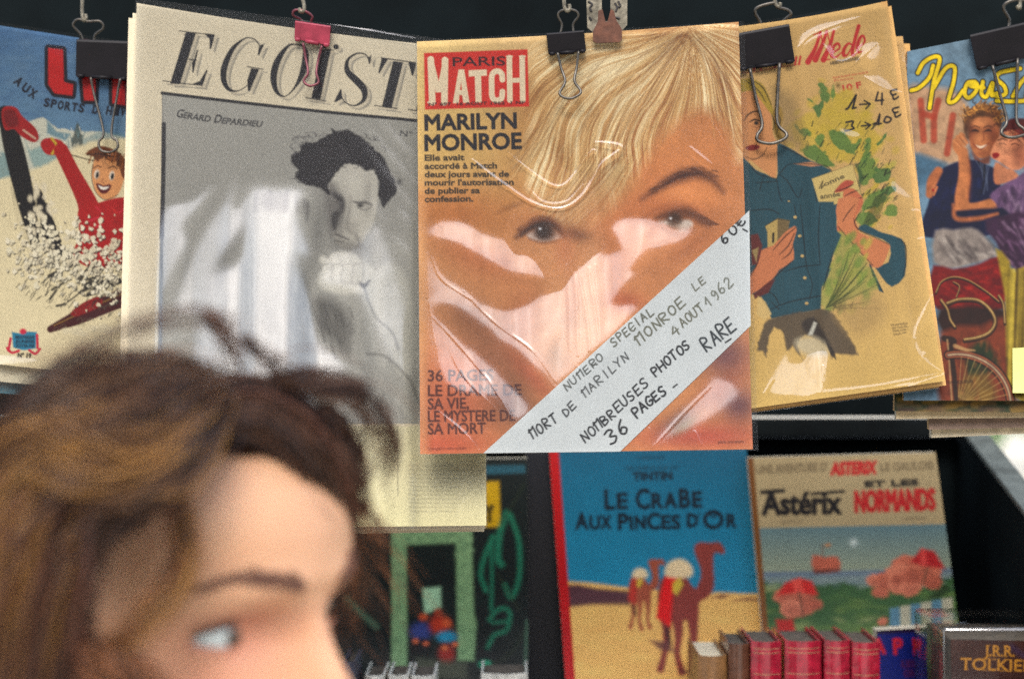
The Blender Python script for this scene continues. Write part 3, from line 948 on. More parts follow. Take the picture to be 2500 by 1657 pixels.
def make_match():
    s = Sheet(MATCH, 1.16, 1.118, (196, 138, 92), 1.7, lambda u, v: (2 * np.sin(v * 3) * 0, 5 * np.sin(u * math.pi) * (1 - v)))
    s.f = 'C'
    X, Y = (s.X - 1000) / .38271, s.Y / .38271
    # soft underpainting
    def wash(cx, cy, rx, ry, c, a=.8, ang=0):
        s.blob((cx, cy), rx, ry, c, a, ang)
    wash(200, 500, 700, 800, (212, 186, 128), .95)
    wash(300, 900, 600, 330, (206, 172, 106), .8)
    wash(1000, 300, 500, 330, (206, 178, 128), .9)
    wash(1500, 480, 620, 380, (190, 150, 98), .85, -20)
    wash(1950, 650, 320, 500, (170, 116, 72), .8)
    wash(820, 640, 130, 190, (150, 104, 58), .75, 10)
    wash(980, 930, 420, 330, (186, 136, 80), .75)
    wash(1700, 1000, 420, 300, (206, 140, 88), .8, -10)
    wash(1500, 1300, 420, 220, (200, 126, 78), .75)
    wash(300, 1330, 420, 170, (190, 126, 68), .8)
    # hair: fine streaks that radiate from the parting
    hp = np.array([(770, 330), (1100, 255), (1600, 180), (2105, 150), (2112, 1010), (2050, 820), (1900, 700), (1750, 740), (1600, 880), (1480, 1050), (1390, 1180), (1250, 1360), (1000, 1450), (900, 1400), (820, 1280), (720, 1130), (650, 1030), (760, 900), (770, 600)], float)
    keep = s.C.copy()
    s.C[:] = 0
    s.poly(hp, (255, 255, 255), 20, 1., 3)
    hm = s.C[..., 0]
    s.C = keep
    dx, dy = X - 1790, Y - 170
    rr = np.hypot(dx, dy)
    th = np.arctan2(dx, dy) + .17 * np.sin(rr / 360) + .02 * np.sin(rr / 140 + 2) + .06 * (fbm(X, Y, 260, 401) - .5)
    st = (.17 * vnoise(th / .05 + 300, rr / 700 + 9, 1, 402) + .27 * vnoise(th / .02 + 300, rr / 420 + 5, 1, 403) + .32 * vnoise(th / .009 + 500, rr / 300 + 3, 1, 404) + .24 * vnoise(th / .0045 + 900, rr / 200 + 7, 1, 405))
    low = fbm(X, Y, 420, 406)
    t = np.clip((st - .5) * 1.7 + .5 + (low - .5) * .5, 0, 1)
    for cx, cy, rx, ry, d in ((830, 640, 120, 180, -.34), (1700, 240, 190, 60, -.34), (2000, 620, 110, 320, -.3), (1250, 480, 260, 200, .16), (1550, 420, 160, 160, .12), (980, 960, 200, 160, -.12), (1900, 420, 40, 300, .2), (1150, 1250, 200, 120, .08)):
        t = t + d * np.exp(-((X - cx) / rx) ** 2 - ((Y - cy) / ry) ** 2)
    t = np.clip(t, 0, 1)[..., None]
    c0, c1, c2 = lin((142, 98, 58)), lin((204, 166, 112)), lin((236, 216, 174))
    hc = np.where(t < .5, c0 + (c1 - c0) * t * 2, c1 + (c2 - c1) * (t * 2 - 1))
    m = (hm * (.62 + .38 * np.clip((st - .35) * 4, 0, 1)))[..., None]
    s.C = s.C * (1 - m) + hc * m

    def tuft(root, mid, tip, n, spread, cols, wd=(3, 6), a=.3):
        for i in range(n):
            o = np.array([random.gauss(0, spread), random.gauss(0, spread * .7)])
            q = curve([np.array(root) + o * .6, np.array(mid) + o, np.array(tip) + o * 1.3], 5)
            s.line(q, random.uniform(*wd), random.choice(cols), 1.6, a, 0)
    lt, md, dk = [(226, 202, 152), (214, 184, 130), (232, 210, 166)], [(196, 158, 104), (184, 144, 90), (206, 172, 118)], [(120, 76, 40), (104, 62, 34), (140, 94, 50)]
    tuft((1760, 210), (1350, 480), (1080, 1000), 40, 110, lt + dk)
    tuft((1720, 260), (1480, 600), (1200, 1180), 40, 100, lt + dk)
    tuft((1800, 220), (1960, 420), (2040, 820), 30, 50, lt + dk)
    tuft((1000, 620), (860, 860), (700, 1080), 24, 40, lt + dk)
    # fringe tips over the brow
    s.poly([(820, 1300), (1000, 1180), (1350, 1120), (1480, 1180), (1350, 1300), (1180, 1400), (1000, 1460), (940, 1430), (880, 1370)], (190, 146, 94), 20, .4, 4)
    tuft((1350, 1050), (1200, 1250), (1000, 1430), 120, 55, lt + md + dk, (2.5, 5), .3)
    tuft((1150, 1050), (1000, 1250), (880, 1350), 80, 45, lt + md + dk, (2.5, 5), .3)
    # right brow and lids
    wash(1780, 1240, 200, 60, (214, 146, 92), .9, 8)
    s.line([(1480, 1270), (1580, 1205), (1700, 1135), (1820, 1105), (1920, 1140), (2000, 1225)], [10, 36, 66, 66, 40, 8], (78, 44, 36), 11, .9)
    for i in range(110):
        t = random.random()
        x = 1520 + 440 * t
        y = 1240 - 150 * math.sin(t * 2.2) + random.uniform(-24, 24)
        s.line([(x, y), (x + 34, y - 18 + 30 * t)], 5, random.choice([(64, 40, 40), (110, 70, 50)]), 2, .45, 0)
    s.line([(1490, 1390), (1600, 1330), (1720, 1310), (1830, 1340), (1900, 1400)], [10, 18, 20, 16, 8], (150, 92, 62), 9, .7)
    s.f = 'D'
    # right eye
    s.poly([(1540, 105), (1600, 125), (1670, 165), (1730, 150), (1752, 118), (1720, 90), (1620, 80)], (214, 208, 196), 5, .95, 4)
    s.poly([(1510, 85), (1560, 45), (1640, 22), (1720, 22), (1780, 55), (1860, 118), (1840, 138), (1780, 120), (1735, 92), (1650, 82), (1570, 95)], (40, 24, 28), 7, .95, 4)
    s.blob((1640, 92), 56, 50, (34, 26, 28), .97, 0, 4)
    s.blob((1636, 100), 24, 22, (22, 18, 24), 1, 0, 4)
    s.blob((1612, 82), 9, 7, (220, 216, 210), .9)
    for i in range(40):
        t = random.random()
        s.line([(1720 + 130 * t, 50 + 75 * t), (1760 + 150 * t, 40 + 84 * t)], 5, (40, 26, 34), 1.6, .6, 0)
    s.line([(1560, 150), (1650, 190), (1730, 165)], 8, (160, 104, 76), 6, .6)
    # left eye
    s.poly([(720, 185), (760, 160), (830, 140), (900, 160), (945, 195), (900, 215), (830, 225), (760, 215)], (206, 196, 182), 4, .95, 4)
    s.line([(660, 200), (710, 160), (770, 115), (840, 100), (910, 130), (950, 190)], [18, 42, 54, 54, 44, 20], (38, 22, 24), 8, .95)
    s.blob((832, 165), 68, 56, (36, 28, 30), .97, 0, 4)
    s.blob((846, 186), 34, 22, (74, 56, 50), .6)
    s.blob((828, 168), 28, 28, (20, 16, 22), 1, 0, 4)
    s.blob((800, 146), 9, 8, (210, 206, 200), .9)
    s.line([(740, 210), (820, 235), (910, 222)], 7, (104, 66, 56), 5, .7)
    for i in range(46):
        t = random.random()
        x, y = 680 + 250 * t, 175 - 80 * math.sin(t * 3)
        s.line([(x, y), (x - 18 + 30 * t, y - 22)], 6, (50, 34, 36), 3, .35, 0)
    s.f = 'C'
    s.line([(560, 1360), (640, 1320), (720, 1290)], [6, 20, 8], (130, 86, 50), 8, .6)
    s.f = 'D'
    # bridge, cheeks, nose and lips in shade
    s.blob((1020, 180), 120, 46, (58, 36, 38), .85, 10)
    s.blob((800, 130), 240, 120, (150, 92, 56), .5, 0)
    s.blob((1640, 90), 260, 120, (160, 98, 60), .45, 8)
    s.line([(690, 190), (740, 150), (800, 122), (870, 120), (940, 170)], [10, 22, 30, 26, 12], (44, 28, 30), 5, .9)
    s.blob((832, 165), 60, 50, (34, 26, 28), .95, 0, 4)
    s.blob((806, 148), 8, 7, (210, 206, 200), .9)
    s.poly([(1575, 112), (1640, 134), (1700, 146), (1745, 120), (1720, 96), (1690, 100), (1600, 100)], (206, 200, 186), 4, .8, 3)
    s.blob((1636, 92), 50, 42, (34, 26, 28), .97, 0, 4)
    s.blob((1612, 84), 8, 7, (216, 212, 206), .9)
    s.blob((960, 300), 60, 120, (188, 122, 84), .7, 0)
    s.blob((420, 330), 380, 130, (170, 104, 66), .75, 26)
    s.blob((620, 560), 240, 110, (196, 138, 92), .7, 10)
    s.blob((1000, 760), 230, 330, (206, 158, 112), .7)
    s.blob((900, 930), 50, 90, (160, 120, 76), .7)
    s.blob((1560, 400), 300, 150, (192, 132, 88), .7, -30)
    s.blob((1330, 590), 120, 60, (180, 100, 72), .7, 10)
    s.blob((520, 920), 380, 180, (146, 106, 78), .85, 40)
    s.blob((760, 1060), 220, 60, (176, 100, 74), .7, 48)
    s.blob((230, 1250), 330, 300, (186, 106, 76), .85)
    s.blob((180, 1480), 300, 70, (194, 100, 70), .8)
    s.blob((640, 1250), 190, 120, (112, 78, 64), .8, 40)
    s.blob((1950, 930), 170, 150, (112, 78, 84), .85)
    s.blob((2030, 1240), 130, 120, (96, 66, 76), .85)
    s.blob((1800, 1430), 420, 90, (178, 92, 74), .9)
    s.blob((1660, 1330), 130, 60, (96, 80, 76), .7, -35)
    s.blob((1700, 1360), 90, 30, (130, 124, 80), .6, -35)
    s.line([(70, 0), (72, 800), (86, 1530)], 40, (206, 160, 110), 14, .6)
    for cx, cy, rx, ry, c, al, an in ((300, 60, 240, 90, (176, 112, 66), .5, 10), (1180, 60, 200, 160, (206, 140, 92), .5, 0), (1250, 330, 120, 200, (178, 112, 74), .5, 10), (700, 700, 120, 200, (160, 96, 64), .55, 20), (1120, 520, 60, 300, (216, 168, 124), .5, 4), (1000, 620, 50, 200, (164, 102, 70), .45, 2), (380, 700, 220, 80, (132, 84, 58), .6, 42), (1500, 250, 240, 90, (212, 150, 104), .5, -20), (1750, 250, 180, 70, (170, 108, 72), .5, -30), (1900, 1150, 200, 70, (150, 80, 64), .5, -40)):
        s.blob((cx, cy), rx, ry, c, al, an)
    pores = (fbm(s.X, s.Y, 14, 420) - .5) * .16 + (fbm(s.X, s.Y, 120, 421) - .5) * .2
    s.C = s.C * (1 + pores)[..., None]
    s.C = np.clip(s.C, 0, 1) ** 1.05 * np.array([1.14, 1.22, 1.36])
    # title block
    s.f = 'C'
    red = (208, 58, 44)
    s.poly([(92, 340), (752, 316), (762, 680), (98, 700)], red, 1.3)
    s.text("PARIS", (276, 424), (610, 418), 56, (70, 26, 34), 1.5)
    w = (228, 212, 184)
    for st in ([(135, 380), (145, 655)], [(226, 385), (222, 655)]): s.line(st, 42, w, .9, 1, 0)
    s.poly([(114, 372), (148, 366), (185, 520), (216, 376), (248, 378), (206, 590), (168, 592)], w, 1)
    for st in ([(145, 655), (120, 655)],): s.line(st, 14, w, .8, 1, 0)
    s.poly([(276, 660), (312, 446), (348, 444), (382, 656), (342, 658), (336, 608), (318, 608), (314, 660)], w, 1)
    s.poly([(322, 575), (334, 575), (328, 525)], red, 1)
    s.poly([(376, 450), (492, 444), (493, 484), (456, 486), (460, 655), (420, 656), (416, 488), (377, 490)], w, 1)
    s.line([(592, 510), (586, 470), (556, 456), (526, 480), (524, 560), (528, 622), (556, 642), (586, 628), (592, 586)], 36, w, 1, 1, 6)
    for x in (636, 718): s.line([(x, 370), (x + 4, 640)], 36, w, 1, 1, 0)
    s.line([(640, 515), (720, 512)], 30, w, 1, 1, 0)
    for x in (636, 718): s.line([(x - 16, 362), (x + 18, 361)], 10, w, .8, 1, 0)
    s.text("N° 697  16 AOUT 1962  1 NF", (122, 676), (735, 664), 18, (80, 28, 30), 1.6)
    ink = (44, 42, 50)
    s.text("MARILYN", (100, 832), (680, 818), 96, ink, 5.5)
    s.text("MONROE", (100, 962), (712, 948), 98, ink, 5.5)
    for i, (t, x1) in enumerate((("Elle avait", 348), ("accordé à Match", 556), ("deux jours avant de", 632), ("mourir l'autorisation", 662), ("de publier sa", 446), ("confession.", 404))):
        y = 1026 + i * 52.6
        s.text(t, (98, y), (x1, y - 4), 36, (70, 60, 48), 2.6)
    s.f = 'D'
    for t, x1, y in (("36 PAGES", 515, 1088), ("LE DRAME DE", 690, 1180), ("SA VIE,", 365, 1262), ("LE MYSTERE DE", 650, 1338), ("SA MORT", 470, 1416)):
        s.text(t, (115, y), (x1, y - 6), 66, (84, 44, 44), 2.6, 1.1, .9)
    s.text("photographie couleur exclusive", (118, 1512), (350, 1508), 16, (110, 50, 44), .5, 1, .8)
    s.text("photo couverture", (1906, 1472), (2062, 1468), 18, (70, 44, 44), .6, 1, .8)
    s.f = 'S'
    s.grain(.09, 8, .07)
    r = root_at(s, "magazine", "glossy magazine with a blond woman's close-up face and a red title box, in clear film", "magazine", "magazines clipped to the rail")
    s.mesh("cover", M_PRINT, r)
    s.block("pages", M_PAGES, r, .0035)
    g1 = [(115, 180), (150, 130), (220, 100), (330, 115), (480, 190), (660, 222), (760, 240), (880, 235), (930, 240), (940, 350), (1000, 222), (1180, 215), (1190, 310), (1300, 290), (1290, 220), (1252, 150), (1290, 100), (1400, 86), (1560, 118),
          (1640, 170), (1735, 150), (1700, 205), (1600, 240), (1480, 270), (1420, 330), (1360, 405), (1392, 430), (1300, 520), (1262, 618), (1400, 640), (1150, 900), (1050, 1000), (900, 1110), (860, 1040), (620, 830), (460, 650), (590, 660), (720, 620), (860, 520), (820, 450), (640, 420), (480, 340), (300, 240), (190, 215)]
    g2 = [(105, 310), (150, 360), (250, 470), (450, 600), (620, 720), (800, 900), (930, 1110), (890, 1110), (700, 930), (480, 770), (260, 620), (190, 610), (150, 650), (180, 720), (400, 900), (560, 1060), (740, 1250), (650, 1330), (560, 1200), (300, 1150), (190, 1060), (140, 880), (105, 650)]
    g3 = [(1880, 1060), (2010, 1110), (2040, 1180), (1960, 1240), (1840, 1330), (1720, 1400), (1520, 1480), (1560, 1380), (1700, 1250), (1830, 1130)]
    tilts = [('D', g1, 1., 12), ('D', g2, .9, 13), ('D', g3, .6, 12), ('D', [(180, 1270), (330, 1390), (440, 1530), (470, 1400), (440, 1350), (450, 1530)], .8, 3)]
    rid = .0011
    ridges = [('C', [(400, 1020), (520, 1120), (620, 1190), (760, 1285), (900, 1330), (1000, 1322), (1100, 1255), (1180, 1135), (1230, 1045), (1350, 950), (1290, 920), (1180, 910)], 16, .0022),
              ('C', [(620, 970), (760, 1085), (900, 1180), (990, 1180), (1080, 1080), (1170, 960), (1215, 1030)], 12, .0015),
              ('C', [(740, 1180), (850, 1290), (1000, 1290), (1110, 1180)], 12, .0014),
              ('C', [(1790, 940), (1860, 1000), (1930, 1050)], 18, .0016), ('C', [(1860, 680), (1980, 870), (2100, 1060)], 8, .0008)]
    for x0, x1 in ((960, 1010), (1010, 1060), (1040, 1130), (1100, 1190), (1140, 1205)):
        ridges.append(('D', [(x0 + 8, 370 + (x0 * 7) % 60), (x0 + 14, 470), ((x0 + x1) / 2, 640), (x1 - 24, 800), (x1 - 20, 900 + (x0 * 3) % 60)], 18, .0010))
    for p in ([(110, 300), (120, 600), (180, 950), (190, 1060)], [(140, 690), (300, 860), (500, 1100), (620, 1300)], [(230, 850), (330, 1050), (560, 1290)], [(2075, 760), (2050, 1100), (2095, 1480)],
              [(1040, 1000), (1120, 1250), (1230, 1500)], [(1180, 900), (1220, 1100), (1300, 1300)], [(900, 1120), (990, 1300), (1040, 1480)], [(1500, 1500), (1700, 1280), (1860, 1120)], [(1480, 1380), (1500, 1500)], [(1800, 1480), (1760, 1400)],
              [(330, 530), (520, 720), (760, 900), (900, 1090)], [(140, 330), (200, 460), (400, 600)], [(430, 1340), (450, 1530)], [(170, 1270), (330, 1400), (440, 1530)]):
        ridges.append(('D', p, 11, rid))
    sleeve(s, "plastic_sleeve", r, tilts, ridges, 91, (6, 2, 14, 4), .5)
    # paper band lying on the cover inside the film
    b = Sheet([(456, 1532), (2097, 36), (2106, 745), (1300, 1522)], 1, 1, (204, 210, 212), 1.6, f='D')
    b.D = s.plane(b.Y) - .0007
    b.f = 'D'
    ink = (46, 50, 56)
    g = (120, 122, 110)  # paler inks: film glare over the writing painted into the ink
    b.hand("MORT", (762, 1446), (925, 1325), 60, 11, ink)
    b.hand("DE", (968, 1308), (1040, 1235), 46, 10, (70, 74, 78))
    b.hand("NUMERO", (975, 1148), (1210, 940), 46, 9, (96, 100, 98))
    b.line([(1130, 1000), (1150, 975)], 8, (96, 100, 98))
    b.hand("SPECIAL", (1262, 876), (1520, 664), 50, 10, (112, 114, 104))
    b.line([(1362, 770), (1385, 745)], 8, (112, 114, 104))
    b.hand("MARILYN", (1085, 1188), (1370, 936), 52, 9, (92, 96, 98))
    b.hand("MONROE", (1422, 866), (1720, 600), 58, 11, g)
    b.hand("LE", (1765, 530), (1840, 470), 46, 9, g)
    b.hand("4", (1640, 816), (1690, 770), 54, 10, g)
    b.hand("AOUT", (1690, 762), (1830, 640), 54, 10, g)
    b.line([(1752, 640), (1766, 622), (1780, 632)], 7, g)
    b.hand("1962", (1850, 635), (2010, 478), 62, 10, (128, 132, 124))
    b.hand("NOMBREUSES", (1085, 1470), (1490, 1105), 56, 11, ink)
    b.hand("PHOTOS", (1515, 1062), (1745, 868), 54, 12, ink)
    b.hand("36", (1248, 1480), (1378, 1378), 82, 13, ink)
    b.hand("PAGES", (1400, 1318), (1600, 1150), 58, 13, ink)
    b.line([(1628, 1126), (1652, 1108)], 10, ink)
    b.hand("RARE", (1832, 906), (2032, 752), 86, 13, (66, 74, 80))
    b.line([(1950, 850), (1984, 828)], 10, ink)
    b.hand("60e", (1948, 248), (2088, 98), 62, 12, ink)
    b.line([(2058, 150), (2085, 165)], 10, ink)
    b.grain(.04, 12, .03)
    nr = thing("paper_band", Vector(b.verts()[-1, b.nc // 2]), "white diagonal paper band with a handwritten note and price across the blond woman's face", "paper note")
    b.mesh("note_sheet", M_PRINT, nr)
    b.block("backing", M_PAGES, nr, .0002, .0001)
    return s


# ------------------------------------------------------------------ fashion weekly on yellowed paper
MODE = [(1760, 70), (2166, 3), (2306, 930), (1803, 1001)]


def arrow_price(s):
    k = (34, 30, 40)
    s.line([(800, 748), (815, 740), (868, 652), (845, 742)], 15, k, 1.1, 1, 0)
    s.line([(845, 742), (868, 738)], 13, k, 1.1, 1, 0)
    s.line([(893, 715), (960, 712)], 11, k, 1, 1, 0)
    s.line([(925, 690), (965, 712), (935, 745)], 11, k, 1, 1, 0)
    s.line([(1018, 632), (1002, 690), (1056, 686)], 13, k, 1.1, 1, 0)
    s.line([(1046, 640), (1044, 716)], 13, k, 1.1, 1, 0)
    for dx, dy in ((0, 0), (14, 122)):
        s.line([(1145 + dx, 612 + dy), (1105 + dx, 625 + dy), (1115 + dx, 650 + dy), (1140 + dx, 645 + dy)], 13, k, 1.1)
        s.line([(1118 + dx, 650 + dy), (1128 + dx, 680 + dy), (1175 + dx, 652 + dy)], 13, k, 1.1)
    s.line([(800, 838), (848, 830), (838, 860), (852, 880), (795, 896)], 13, k, 1.1, 1, 3)
    s.line([(905, 862), (962, 856)], 11, k, 1, 1, 0)
    s.line([(930, 838), (968, 856), (935, 884)], 11, k, 1, 1, 0)
    s.line([(985, 850), (1012, 838), (1030, 782), (1022, 852)], 13, k, 1.1, 1, 0)
    s.line([(1005, 852), (1040, 846)], 12, k, 1.1, 1, 0)
    s.line([(1072, 800), (1060, 832), (1090, 838), (1108, 812), (1078, 798)], 13, k, 1.1, 1, 4)


def make_mode():
    s = Sheet(MODE, 1.19, 1.152, (214, 180, 122), 1.75, lambda u, v: (14 * np.sin(v * math.pi) * u * 0 - 9 * np.sin(v * math.pi) * u, 6 * np.sin(u * math.pi) * (1 - v)))
    s.vgrad(500, 1010, (214, 180, 122), (220, 190, 122), 1)
    s.C *= (.9 + .2 * fbm(s.X, s.Y, 150, 23))[..., None]
    s.f = 'E'
    s.line([(1060, 15), (1110, 60), (1180, 450), (1340, 1500)], 40, (196, 148, 92), 10, .7)
    red = (200, 46, 54)
    # title: script capital M and lower letters, slanted broad pen
    for p in ([(540, 425), (590, 330), (625, 222)], [(590, 410), (640, 300), (668, 214)], [(645, 410), (690, 310), (716, 212)]):
        s.line(p, [40, 26, 18], red, 1.2, .95)
    for p in ([(625, 222), (640, 300)], [(668, 214), (690, 300)], [(580, 240), (625, 222)], [(645, 410), (690, 408)]):
        s.line(p, 9, red, 1, .9, 0)
    s.line([(715, 360), (755, 330), (745, 300), (715, 320), (700, 380), (730, 392), (770, 360)], [14, 14, 18, 22, 26, 14, 8], red, 1.2, .95)
    s.line([(845, 310), (815, 300), (785, 340), (785, 380), (812, 372), (850, 300)], [10, 16, 24, 24, 12, 10], red, 1.2, .95)
    s.line([(886, 180), (856, 290), (842, 376), (870, 366)], [26, 24, 22, 8], red, 1.2, .95)
    s.line([(880, 330), (925, 290), (918, 248), (895, 262), (876, 320), (884, 360), (912, 350)], [10, 14, 16, 22, 24, 16, 8], red, 1.2, .95)
    for x in (170, 215, 310, 350, 450, 478):
        s.line([(x, 490 - (x - 90) * .13), (x + 10, 440 - (x - 90) * .13)], 15, red, 1.2, .9, 0)
    s.line([(90, 500), (180, 492), (330, 462), (490, 440)], 6, red, 1, .6)
    s.text("HEBDOMADAIRE", (695, 446), (890, 410), 22, (70, 60, 52), 1.6, 1, .9)
    s.text("Paraît le jeudi dans toute la", (712, 540), (950, 500), 14, red, .6, 1, .7)
    s.text("10 F", (782, 625), (905, 600), 40, red, 2.5, 1, .9)
    s.text("France", (720, 560), (850, 540), 12, red, .6, 1, .7)
    s.blob((745, 585), 14, 18, (120, 96, 50), .8)
    # foliage bouquet
    yel, grn, dgr = (206, 182, 76), (104, 138, 72), (58, 92, 56)
    for i in range(90):
        a = random.random()
        x, y = random.gauss(760, 170), random.gauss(880, 130)
        s.blob((x, y), random.uniform(20, 60), random.uniform(14, 34), yel, .5, random.uniform(-60, 60), 4)
    s.poly([(560, 760), (760, 640), (860, 620), (860, 760), (960, 760), (1000, 880), (1060, 980), (980, 1060), (900, 1100), (700, 1110), (520, 1040), (430, 900), (450, 830)], yel, 6, .75, 3, 0, 6)
    for i in range(60):
        x, y = random.uniform(930, 1120), random.uniform(1100, 1560)
        s.blob((x, y), random.uniform(16, 40), random.uniform(10, 22), random.choice([yel, (196, 186, 96)]), .6, -40, 4)
    for p in ([(612, 572), (650, 570), (684, 650), (670, 706), (630, 660)], [(700, 600), (726, 600), (716, 680), (704, 690)], [(540, 680), (600, 730), (590, 700)], [(575, 740), (640, 700), (626, 780), (606, 800)],
              [(440, 850), (490, 880), (560, 900), (556, 940), (500, 920)], [(590, 930), (640, 925), (650, 990), (620, 1010)], [(680, 895), (790, 910), (840, 980), (900, 950), (860, 1050), (770, 1030), (720, 980)],
              [(930, 960), (965, 950), (975, 1020), (940, 1100), (915, 1080)], [(1080, 905), (1060, 960), (1010, 1000), (1030, 960)], [(500, 1010), (600, 1000), (690, 1080), (720, 1140), (600, 1120), (520, 1060)],
              [(890, 1120), (960, 1060), (1010, 1160), (960, 1240), (900, 1260)], [(1010, 1160), (1100, 1160), (1080, 1230), (990, 1250)], [(1090, 1270), (1140, 1290), (1100, 1330), (1030, 1320)],
              [(930, 1360), (1020, 1300), (1090, 1360), (1000, 1420), (920, 1440)], [(1100, 1400), (1160, 1430), (1120, 1480), (1050, 1460)], [(860, 1500), (950, 1440), (1010, 1500), (950, 1560)]):
        s.poly(p, random.choice([grn, (92, 130, 74), (118, 148, 76)]), 2, .92, 3, 0, 4)
    for i in range(70):
        x, y = random.choice([(random.uniform(480, 1060), random.uniform(860, 1130)), (random.uniform(900, 1130), random.uniform(1120, 1560))])
        s.line([(x, y), (x + random.uniform(8, 30), y - random.uniform(10, 50))], random.uniform(3, 9), random.choice([(42, 56, 40), dgr, dgr, (50, 44, 34)]), 1.2, .85, 0)
    s.line([(870, 1130), (900, 1200), (880, 1300), (870, 1350)], 26, (62, 92, 60), 3, .8)
    for i in range(20):
        y = 1300 + i * 11
        s.line([(1000 - i * 5, y + 50), (1090 - i * 4, y)], 6, (38, 44, 36), 1.4, .7, 0)
    # grey shadow behind the head
    s.poly([(300, 600), (430, 660), (480, 800), (520, 1000), (420, 1000), (350, 960), (340, 800)], (150, 128, 92), 14, .6, 4)
    # head
    s.poly([(40, 600), (110, 560), (190, 600), (250, 700), (290, 800), (300, 920), (330, 1000), (320, 1210), (250, 1180), (150, 1100), (60, 1060)], (218, 160, 110), 2, 1, 3)
    s.poly([(40, 560), (100, 540), (170, 545), (230, 580), (270, 650), (300, 740), (320, 800), (270, 760), (220, 690), (160, 620), (40, 640)], (186, 160, 66), 2, 1, 3)
    s.poly([(300, 760), (350, 730), (370, 800), (350, 900), (380, 960), (340, 960), (310, 900)], (170, 140, 70), 2, 1, 3)
    for p in ([(150, 548), (230, 600), (290, 720)], [(110, 550), (200, 620), (250, 700)], [(320, 760), (350, 820), (330, 900)], [(290, 780), (310, 840), (300, 890)]):
        s.line(p, [3, 8, 4], (62, 48, 34), 1.2, .9)
    s.line([(100, 830), (130, 785), (180, 762), (215, 775)], [4, 9, 9, 4], (60, 44, 34), 1.2, .95)
    s.line([(140, 835), (175, 818), (215, 830)], [5, 12, 5], (50, 38, 34), 1.2, .95)
    s.blob((186, 842), 16, 15, (46, 44, 44), 1, 0, 4)
    s.line([(150, 862), (190, 872), (222, 862)], 4, (150, 96, 66), 1.4, .8)
    s.line([(190, 870), (188, 920), (200, 945), (240, 950)], 4, (120, 76, 54), 1.4, .8)
    s.poly([(110, 1010), (160, 990), (210, 1000), (190, 1024), (140, 1030)], (150, 56, 50), 1.6, 1, 3)
    s.line([(110, 1070), (170, 1090), (230, 1060), (260, 1010)], [3, 6, 6, 3], (66, 46, 36), 1.2, .9)
    # blouse
    blu, ink = (52, 94, 106), (28, 40, 46)
    s.poly([(40, 1080), (130, 1110), (180, 1160), (250, 1190), (325, 1220), (330, 1120), (330, 990), (370, 990), (460, 1040), (540, 1090), (690, 1160), (740, 1250), (745, 1450), (700, 1700), (650, 1950), (200, 2030), (90, 1900), (40, 1600)], blu, 1.8, 1, 2)
    s.poly([(440, 1120), (560, 1108), (640, 1130), (560, 1140)], (206, 150, 110), 1.6)
    for p in ([(330, 990), (420, 1030), (540, 1092)], [(325, 1220), (370, 1160), (430, 1120), (640, 1130), (700, 1165)], [(130, 1110), (200, 1190), (325, 1225)], [(325, 1225), (345, 1330), (400, 1500)],
              [(340, 1190), (400, 1240), (470, 1350), (500, 1290)], [(180, 1250), (260, 1245), (330, 1240)], [(580, 1290), (600, 1400), (590, 1568)], [(640, 1430), (690, 1500), (740, 1590)], [(180, 1440), (320, 1470), (420, 1520)], [(240, 1190), (210, 1300)]):
        s.line(p, [4, 8] + [6] * (len(p) - 2), ink, 1.2, .85)
    for c in ((408, 1378), (450, 1485)):
        s.blob(c, 9, 8, (206, 176, 116), 1, 0, 6)
    # greeting card and right hand
    s.poly([(565, 1222), (845, 1122), (905, 1335), (628, 1432)], (212, 190, 128), 1.5)
    s.line([(565, 1222), (845, 1122), (905, 1335)], 3, (70, 60, 44), 1, .7, 0)
    s.line([(615, 1290), (640, 1240), (630, 1290), (650, 1265)], 6, (60, 52, 42))
    for w_, x0, y0, x1, y1 in (("onne", 655, 1275, 790, 1215), ("année", 625, 1360, 760, 1340)):
        s.text(w_, (x0, y0), (x1, y1), 30, (60, 52, 42), 1.2, 1, .9)
    s.poly([(720, 1310), (760, 1260), (800, 1232), (850, 1240), (840, 1265), (800, 1300), (740, 1316)], (190, 98, 76), 1.8, 1, 3)
    s.poly([(790, 1300), (850, 1290), (915, 1360), (900, 1430), (860, 1500), (880, 1580), (740, 1580), (750, 1500), (790, 1400), (778, 1340)], (208, 128, 92), 1.8, 1, 3)
    for p in ([(790, 1345), (830, 1320), (880, 1300)], [(800, 1390), (850, 1370), (905, 1350)], [(905, 1440), (860, 1510), (850, 1568)], [(800, 1420), (780, 1480), (772, 1520)], [(720, 1310), (790, 1290), (850, 1262)]):
        s.line(p, [3, 8, 5], (62, 38, 32), 1.2, .9)
    arrow_price(s)
    # lower half
    s.f = 'F'
    s.poly([(850, 160), (900, 130), (1000, 180), (1140, 225), (1165, 330), (1160, 470), (1075, 540), (1010, 480), (940, 380), (930, 410), (1050, 380), (1058, 260), (960, 210)], blu, 1.8, 1, 2)
    s.poly([(930, 400), (950, 430), (1020, 580), (990, 570), (940, 450)], blu, 1.6)
    s.line([(1110, 220), (1160, 260), (1168, 360), (1150, 470)], [4, 8, 8, 4], ink, 1.2, .9)
    s.line([(930, 395), (955, 470), (1015, 575)], [5, 9, 5], ink, 1.2, .9)
    s.poly([(720, -40), (860, -40), (820, 90), (860, 180), (960, 220), (1055, 260), (1055, 300), (1010, 400), (950, 412), (890, 340), (780, 220), (715, 130)], (212, 142, 100), 1.8, 1, 2)
    for p in ([(820, 90), (850, 160), (960, 215), (1055, 262)], [(716, 140), (800, 240), (890, 340), (950, 400)], [(830, 0), (780, 60), (750, 110)]):
        s.line(p, [4, 8] + [5] * (len(p) - 2), (62, 38, 32), 1.2, .85)
